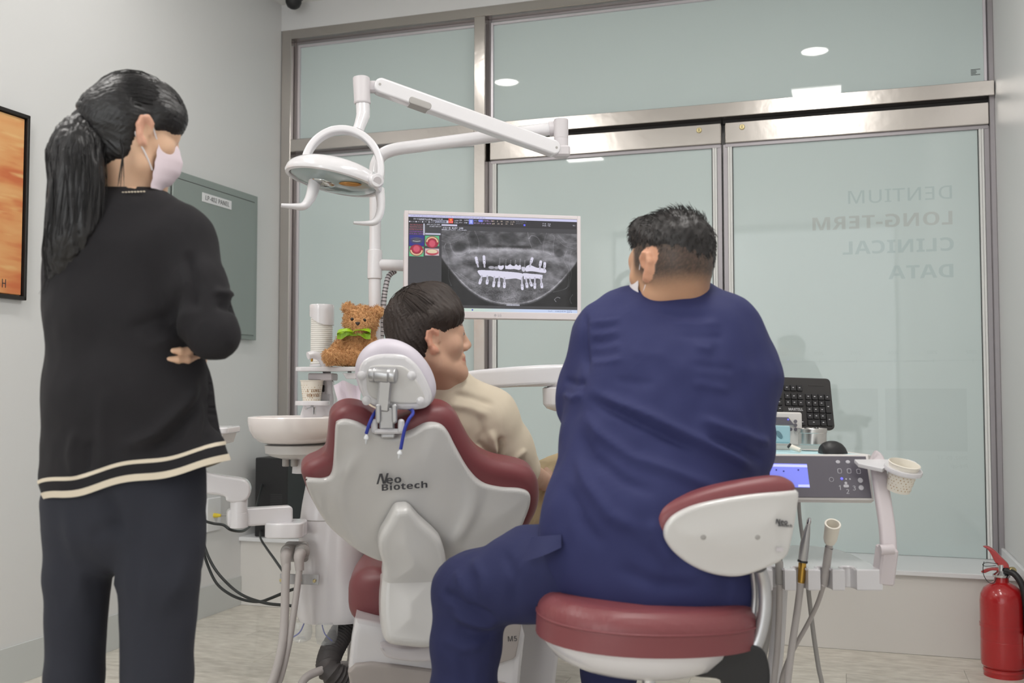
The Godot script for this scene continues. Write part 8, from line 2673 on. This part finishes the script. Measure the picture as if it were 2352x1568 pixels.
# ------------------------------------------------ the patient
func build_patient() -> void:
	var t := thing_k("person", "man in beige jacket sitting in the treatment chair, face turned right", "person", V(0.004,0.336,-0.25) * Vector3(1, 0, 1))
	var X := Vector3(1, 0, 0)
	var psi := deg_to_rad(82)
	var hf := head_frame(V(-0.008,1.176,-0.06), Vector3(sin(psi), 0.17, -cos(psi)), 0.0, 0.95)
	var inv := hf.affine_inverse()
	var hp := head_prims(hf)
	hp.append(limb(hf * Vector3(0, -0.03, -0.04), V(-0.003,1.04,-0.12), 0.049, 0.058, 0.03))
	hp.append(limb(hf * Vector3(-0.045, -0.045, -0.02), V(0.041,1.04,-0.09), 0.022, 0.022, 0.03))
	var head := field_mesh(hp, 0.0036)
	var relb := V(0.228,0.831,-0.22)
	var body := field_mesh([
		limb(V(0.006,0.697,-0.28), V(0.005,0.928,-0.2), 0.11, 0.11, 0.05, X, 1.3), limb(V(0.005,0.928,-0.2), V(0.003,1.011,-0.15), 0.10, 0.07, 0.05, X, 1.5), limb(V(0.055,0.999,-0.15), V(0.147,0.964,-0.17), 0.05, 0.048, 0.05), limb(V(-0.049,0.999,-0.15), V(-0.141,0.953,-0.15), 0.05, 0.048, 0.05),
		limb(V(0.147,0.964,-0.17), relb, 0.045, 0.038, 0.02), limb(relb, V(0.307,0.778,-0.37), 0.038, 0.027, 0.02), limb(V(-0.141,0.953,-0.15), V(-0.177,0.807,-0.25), 0.045, 0.038, 0.02), limb(V(-0.177,0.807,-0.25), V(-0.101,0.752,-0.45), 0.036, 0.027, 0.02),
		limb(V(0.078,0.67,-0.3), V(0.359,0.777,-0.6), 0.07, 0.055, 0.03), limb(V(0.359,0.777,-0.6), V(0.439,0.476,-0.9), 0.05, 0.035, 0.03), limb(V(-0.051,0.668,-0.32), V(0.192,0.741,-0.7), 0.07, 0.055, 0.03), limb(V(0.192,0.741,-0.7), V(0.281,0.456,-1.02), 0.05, 0.035, 0.03)], 0.016)
	var rh := Transform3D(Basis(Vector3(-0.6, 0.7, 0), Vector3(0.35, -0.1, -0.92), Vector3(0.5, 0.8, 0.1)).orthonormalized(), V(0.307,0.778,-0.37))
	var lh := Transform3D(Basis(Vector3(0.6, 0.7, 0), Vector3(0.55, -0.1, -0.82), Vector3(-0.3, 0.9, 0.1)).orthonormalized(), V(-0.101,0.752,-0.45))
	var tint := func(v: Vector3, n: Vector3) -> Color:
		var q := inv * v
		var c := lin(srgb(202, 160, 136))
		if absf(q.x) > 0.0785 and absf(q.y) < 0.04 and q.z < 0.02:
			c = lin(srgb(210, 152, 128))
		if Vector2((q.y + 0.0625) / 0.013, q.x / 0.026).length() < 1.0 and q.z > 0.07:
			c = c.lerp(lin(srgb(170, 95, 85)), 0.7)
		if absf(q.y - 0.031) < 0.005 and q.z > 0.055 and absf(q.x) > 0.012 and absf(q.x) < 0.05:
			c = c.lerp(lin(srgb(60, 45, 40)), 0.7)
		if q.y > -0.045 and q.y < 0.02 and q.z < -0.045 and q.z > -0.12:
			c = c.lerp(lin(srgb(70, 56, 50)), 0.6)
		return c
	k_part(t, "body", skin_mesh([head, body, field_mesh(hand_prims(rh, 0.35), 0.005), field_mesh(hand_prims(lh, 0.35), 0.005)], tint), M.skin)
	for s: float in [-1.0, 1.0]:
		var e := k_part(t, "eye", finish(ellipsoid_t(Vector3.ZERO, Vector3(0.0115, 0.0075, 0.0105), 18, 10), 60), M.eye_white, hf * Vector3(0.031 * s, 0.006, 0.0845), hf.basis)
		part(e, "iris", finish(ellipsoid_t(Vector3.ZERO, Vector3(0.0052, 0.0052, 0.002), 14, 8), 60), M.eye_dark, Vector3(0, 0, 0.0095))
		k_part(t, "eyelid", tube(smooth([hf * Vector3(0.018 * s, 0.006, 0.090), hf * Vector3(0.027 * s, 0.0125, 0.0945), hf * Vector3(0.037 * s, 0.0115, 0.091), hf * Vector3(0.046 * s, 0.005, 0.082)], 4), 0.0022, 6), M.hair_brown)
	# jacket
	var jk: Array = [
		limb(V(0.006,0.697,-0.28), V(0.005,0.916,-0.2), 0.128, 0.128, 0.06, X, 1.3), limb(V(0.005,0.916,-0.2), V(0.005,0.999,-0.16), 0.12, 0.08, 0.07, X, 1.5), limb(V(0.049,1.017,-0.145), V(0.141,0.982,-0.16), 0.064, 0.066, 0.06), limb(V(-0.043,1.017,-0.145), V(-0.136,0.967,-0.15), 0.062, 0.062, 0.06),
		limb(V(0.007,1.04,-0.13), V(0.006,0.994,-0.15), 0.07, 0.10, 0.05), limb(V(0.141,0.978,-0.16), V(0.191,0.893,-0.2), 0.068, 0.064, 0.03), limb(V(0.191,0.893,-0.2), V(0.224,0.832,-0.23), 0.064, 0.056, 0.03), limb(V(-0.136,0.959,-0.15), V(-0.172,0.832,-0.23), 0.062, 0.055, 0.03),
		limb(V(0.022,1.057,-0.12), V(-0.001,1.068,-0.12), 0.066, 0.066, 0.03)]
	var jf: Array = [
		[KP([0.041,1.04,0,0.095,1.029,0,0.161,1.008,0]), 0.009, -0.006, 1.0], [KP([0.03,1.013,0,0.084,1.004,0,0.15,0.98,0]), 0.010, 0.006, 1.0], [KP([0.169,0.931,0,0.172,0.893,0,0.161,0.856,0]), 0.008, -0.016, 1.0], [KP([0.144,0.948,0,0.152,0.904,0,0.161,0.866,0]), 0.009, 0.012, 1.0], [KP([0.106,0.915,0,0.134,0.893,0,0.161,0.861,0]), 0.008, -0.010, 1.0],
		[KP([0.242,0.893,0,0.215,0.872,0,0.188,0.845,0]), 0.007, 0.006, 1.0], [KP([0.237,0.866,0,0.215,0.852,0,0.199,0.834,0]), 0.006, -0.006, 1.0], [KP([0.117,0.991,0,0.123,0.937,0,0.106,0.893,0]), 0.011, -0.006, 1.0]]
	var jm := pushed(subdivided(field_mesh(jk, 0.010)), folds(jf, 0.004, 9.0))
	k_part(t, "jacket", skin_mesh([jm]), M.jacket_beige, Vector3.ZERO, Basis.IDENTITY, "beige jacket with stand-up collar")
	var kp_: Array = [
		limb(V(0.011,0.664,-0.3), V(-0.013,0.664,-0.3), 0.115, 0.115, 0.05, X, 1.2), limb(V(0.078,0.67,-0.3), V(0.244,0.736,-0.48), 0.098, 0.088, 0.04), limb(V(0.244,0.736,-0.48), V(0.361,0.777,-0.6), 0.088, 0.076, 0.03), limb(V(0.361,0.777,-0.6), V(0.439,0.476,-0.9), 0.072, 0.055, 0.03),
		limb(V(-0.051,0.668,-0.32), V(0.192,0.734,-0.7), 0.095, 0.075, 0.04), limb(V(0.192,0.734,-0.7), V(0.281,0.456,-1.02), 0.07, 0.055, 0.03)]
	var kf: Array = [
		[KP([0.355,0.857,-0.5,0.312,0.805,-0.5,0.289,0.747,-0.5]), 0.009, 0.008, 1.0], [KP([0.348,0.825,-0.5,0.302,0.773,-0.5,0.276,0.721,-0.5]), 0.008, -0.008, 1.0], [KP([0.361,0.799,-0.5,0.322,0.77,-0.5,0.283,0.709,-0.5]), 0.009, 0.007, 1.0], [KP([0.27,0.805,-0.5,0.322,0.825,-0.5,0.361,0.83,-0.5]), 0.006, -0.005, 1.0], [KP([0.342,0.85,-0.5,0.328,0.818,-0.5]), 0.006, -0.008, 1.0]]
	k_part(t, "trousers", skin_mesh([pushed(field_mesh(kp_, 0.0095), folds(kf, 0.005, 10.0))]), M.khaki, Vector3.ZERO, Basis.IDENTITY, "khaki trousers")
	shoe(t, Vector3(V(0.448,0.444,-0.92).x, V(0.448,0.444,-0.92).y - 0.06, V(0.448,0.444,-0.92).z), -0.2, M.shoe_white)
	shoe(t, Vector3(V(0.289,0.423,-1.04).x, V(0.289,0.423,-1.04).y - 0.06, V(0.289,0.423,-1.04).z), -0.2, M.shoe_white)
	# mop of dark brown hair
	var hair: Array = [
		ball(hf * Vector3(0, 0.060, -0.026), 0.094, 0.03, hf.basis.x.normalized(), 0.95, hf.basis.z.normalized(), 1.06), ball(hf * Vector3(0, 0.092, 0.022), 0.070, 0.03, hf.basis.x.normalized(), 1.05), limb(hf * Vector3(-0.05, 0.062, 0.062), hf * Vector3(0.05, 0.062, 0.062), 0.036, 0.036, 0.03),
		limb(hf * Vector3(-0.064, 0.066, 0.04), hf * Vector3(-0.068, 0.054, -0.03), 0.024, 0.026, 0.02), limb(hf * Vector3(0.066, 0.06, 0.04), hf * Vector3(0.070, 0.040, -0.03), 0.024, 0.026, 0.02),
		limb(hf * Vector3(-0.062, 0.03, 0.036), hf * Vector3(-0.066, 0.010, 0.030), 0.012, 0.006, 0.01), limb(hf * Vector3(-0.03, 0.0, -0.065), hf * Vector3(0.03, 0.0, -0.065), 0.056, 0.056, 0.03), limb(hf * Vector3(-0.042, 0.02, -0.05), hf * Vector3(-0.036, -0.038, -0.046), 0.040, 0.030, 0.03), limb(hf * Vector3(-0.02, -0.04, -0.058), hf * Vector3(0.02, -0.04, -0.058), 0.036, 0.036, 0.03)]
	var hn := FastNoiseLite.new()
	hn.frequency = 1.0
	hn.fractal_octaves = 2
	var hm := pushed(subdivided(field_mesh(sized(hair, hf.basis.y.length()), 0.006)), func(v: Vector3, n: Vector3) -> float:
		var q := inv * v - Vector3(0, 0.05, -0.03)
		return 0.0035 * hn.get_noise_2d(atan2(q.x, q.z + 0.4 * q.y) * 16.0, (q.y - 0.3 * q.z) * 16.0))
	var hk := k_part(t, "hair", skin_mesh([hm]), M.hair_brown, Vector3.ZERO, Basis.IDENTITY, "dark brown mop of hair")
	var r := RandomNumberGenerator.new()
	r.seed = 12
	var curves: Array = []
	var c0 := Vector3(0, 0.062, -0.016)
	var rr := Vector3(0.0905, 0.094, 0.103)
	var crown := Vector3(0.1, 0.8, -0.55).normalized()
	for i in 2200:
		var a := r.randf() * TAU
		var d0 := (crown + Vector3(r.randf_range(-0.6, 0.6), r.randf_range(-0.2, 0.3), r.randf_range(-0.3, 0.9))).normalized()
		var low := -0.05 - 0.5 * maxf(0.0, -cos(a)) if cos(a) < 0.3 else 0.12
		var d1 := Vector3(sin(a), low + r.randf_range(-0.1, 0.14), cos(a)).normalized()
		d0 = crown.slerp(d1, 0.03 + 0.45 * r.randf() * r.randf())
		curves.append(scalp_curve(hf, c0, rr, d0, d1, r.randf_range(-0.015, 0.04), 8))
	for i in 24:
		var d0 := (crown + Vector3(r.randf_range(-0.5, 0.5), r.randf_range(-0.2, 0.3), r.randf_range(-0.3, 0.6))).normalized()
		var d1 := Vector3(r.randf_range(-1, 1), 0.4, r.randf_range(-1, 0.6)).normalized()
		curves.append(scalp_curve(hf, c0, rr, d0, d1, r.randf_range(0.06, 0.12), 6))
	var sm := part(hk, "hair_strands", strand_mesh(curves, 0.0010), M.hair_brown)
	sm.set_meta("kind", "stuff")

# ------------------------------------------------ the bear
func build_bear() -> void:
	var fur := mat("bear_fur", srgb(200, 150, 102), 0.9)
	fur.rim_enabled = true
	fur.rim = 0.4
	var fur2 := mat("bear_fur_tips", srgb(230, 188, 134), 0.9)
	mat("bear_ribbon", srgb(150, 195, 30), 0.3)
	var base := V(-0.285,1.121,-0.57)
	var t := thing_k("teddy_bear", "brown teddy bear with green ribbon bow sitting on the shelf", "teddy bear", base)
	var hc := V(-0.269,1.261,-0.57) - base
	var prims: Array = [
		ball(hc, 0.049, 0.015, Vector3(1, 0, 0), 1.08), ball(hc + Vector3(0, -0.016, 0.036), 0.027, 0.015, Vector3(1, 0, 0), 1.1), ball(hc + Vector3(-0.041, 0.042, 0.0), 0.018, 0.008, Vector3(0, 0, 1), 0.7), ball(hc + Vector3(0.052, 0.030, 0.0), 0.019, 0.008, Vector3(0, 0, 1), 0.7),
		limb(Vector3(0.0, 0.035, -0.005), Vector3(0.006, 0.085, -0.005), 0.048, 0.038, 0.02), limb(Vector3(-0.03, 0.085, 0.005), Vector3(-0.058, 0.045, 0.025), 0.021, 0.019, 0.012), limb(Vector3(0.04, 0.085, 0.005), Vector3(0.068, 0.045, 0.025), 0.021, 0.019, 0.012),
		limb(Vector3(-0.02, 0.025, 0.01), Vector3(-0.06, 0.024, 0.055), 0.024, 0.023, 0.015), limb(Vector3(0.03, 0.025, 0.01), Vector3(0.055, 0.024, 0.06), 0.024, 0.023, 0.015), ball(Vector3(-0.066, 0.030, 0.068), 0.023, 0.01), ball(Vector3(0.058, 0.030, 0.072), 0.023, 0.01)]
	var nz := FastNoiseLite.new()
	nz.frequency = 1.0
	nz.fractal_octaves = 3
	var m := pushed(field_mesh(prims, 0.004), func(v: Vector3, n: Vector3) -> float: return 0.006 * nz.get_noise_3d(v.x * 75.0, v.y * 75.0, v.z * 75.0))
	# rest on the shelf
	var vs: PackedVector3Array = m[0]
	for i in vs.size():
		if vs[i].y < 0.0015:
			vs[i] = Vector3(vs[i].x, 0.0015, vs[i].z)
	m[0] = vs
	var bd := part(t, "body", skin_mesh([m]), fur)
	var nn := mesh_normals(m[0], m[1])
	var r := RandomNumberGenerator.new()
	r.seed = 3
	for pass_n in 2:
		var curves: Array = []
		for i in 5200:
			var j := r.randi_range(0, m[0].size() - 1)
			var p: Vector3 = m[0][j]
			if p.y < 0.004 or (p.z > 0.02 and (p.distance_to(hc + Vector3(-0.019, 0.004, 0.05)) < 0.0095 or p.distance_to(hc + Vector3(0.019, 0.001, 0.05)) < 0.0095 or p.distance_to(hc + Vector3(0, -0.010, 0.063)) < 0.009)):
				continue
			var c := Vector3(0, 0.05, 0) if p.y < 0.10 else hc
			var n := nn[j]
			if n.dot(p - c) < 0.0:
				n = -n
			var w := Vector3(nz.get_noise_3d(p.x * 60.0, p.y * 60.0, 9.0), nz.get_noise_3d(p.x * 60.0, p.y * 60.0, 29.0) - 0.3, nz.get_noise_3d(p.z * 60.0, p.y * 60.0, 49.0)) * 1.3
			var d := (n + w + Vector3(r.randf_range(-0.3, 0.3), r.randf_range(-0.3, 0.3), r.randf_range(-0.3, 0.3))).normalized()
			var ln := r.randf_range(0.004, 0.0085)
			curves.append([p - n * 0.001, p + (n + d).normalized() * ln * 0.6, p + d * ln])
		var f := part(bd, "fur", strand_mesh(curves, 0.0007), fur if pass_n == 0 else fur2)
		f.set_meta("kind", "stuff")
	for q: Vector2 in [Vector2(-0.019, 0.004), Vector2(0.019, 0.001)]:
		var e := part(t, "eye", finish(ellipsoid_t(Vector3.ZERO, Vector3(0.0052, 0.0052, 0.004), 16, 10), 60), M.eye_dark, hc + Vector3(q.x, q.y, 0.0525))
	part(t, "nose", finish(plate_t(smooth([Vector2(-0.007, 0.004), Vector2(0.007, 0.004), Vector2(0.004, -0.003), Vector2(0, -0.006), Vector2(-0.004, -0.003)], 4, true), rounded(-0.003, 0.003, 0.002, 3)), 50), M.hair_brown, hc + Vector3(0.0, -0.010, 0.0645))
	# ribbon bow: two loops, a knot and two tails
	var bow := Node3D.new()
	var nk := Vector3(0.002, 0.108, 0.048)
	for s: float in [-1.0, 1.0]:
		var rings: Array = []
		for i in 15:
			var a := TAU * i / 14.0
			var c := Vector3(s * (0.026 - 0.026 * cos(a)), 0.010 * sin(a) + 0.002 * s, 0.004 * sin(a))
			rings.append([c + Vector3(0, 0.0, -0.009), c + Vector3(0, 0.0015, -0.009), c + Vector3(0, 0.0015 + 0.002 * sin(a), 0.009), c + Vector3(0, 0.002 * sin(a), 0.009)])
		part(t, "ribbon_loop", finish(loft_t(rings, false), 60, false), M.bear_ribbon, nk, eul(38, 0, -6.0 * s), "green satin ribbon loop")
		var tl: Array = []
		for i in 8:
			var u := i / 7.0
			var c := Vector3(s * (0.006 + 0.045 * u), -0.004 - 0.014 * u + 0.003 * sin(u * 7.0), 0.003 * sin(u * 6.0))
			tl.append([c + Vector3(0, 0.008, 0), c + Vector3(0, 0.008, 0.001), c + Vector3(0, -0.008, 0.001), c + Vector3(0, -0.008, 0)])
		part(t, "ribbon_tail", finish(loft_t(tl), 60), M.bear_ribbon, nk)
	part(t, "ribbon_knot", finish(ellipsoid_t(Vector3.ZERO, Vector3(0.007, 0.008, 0.007), 14, 10), 60), M.bear_ribbon, nk)
	part(t, "collar_ribbon", finish(moved(lathe_t([Vector2(0.0445, -0.006), Vector2(0.046, -0.006), Vector2(0.046, 0.006), Vector2(0.0445, 0.006), Vector2(0.0445, -0.006)], 32), Transform3D(eul(6, 0, 0), Vector3(0.004, 0.104, 0.002))), 40), M.bear_ribbon)
	bow.free()

func build_things() -> void:
	clinic_materials()
	people_materials()
	build_chair()
	build_unit()
	build_lamp()
	build_monitor()
	build_shelf_things()
	build_tray()
	build_tray_things()
	build_stool()
	build_wall_things()
	build_bear()
	build_patient()
	build_doctor()
	build_woman()
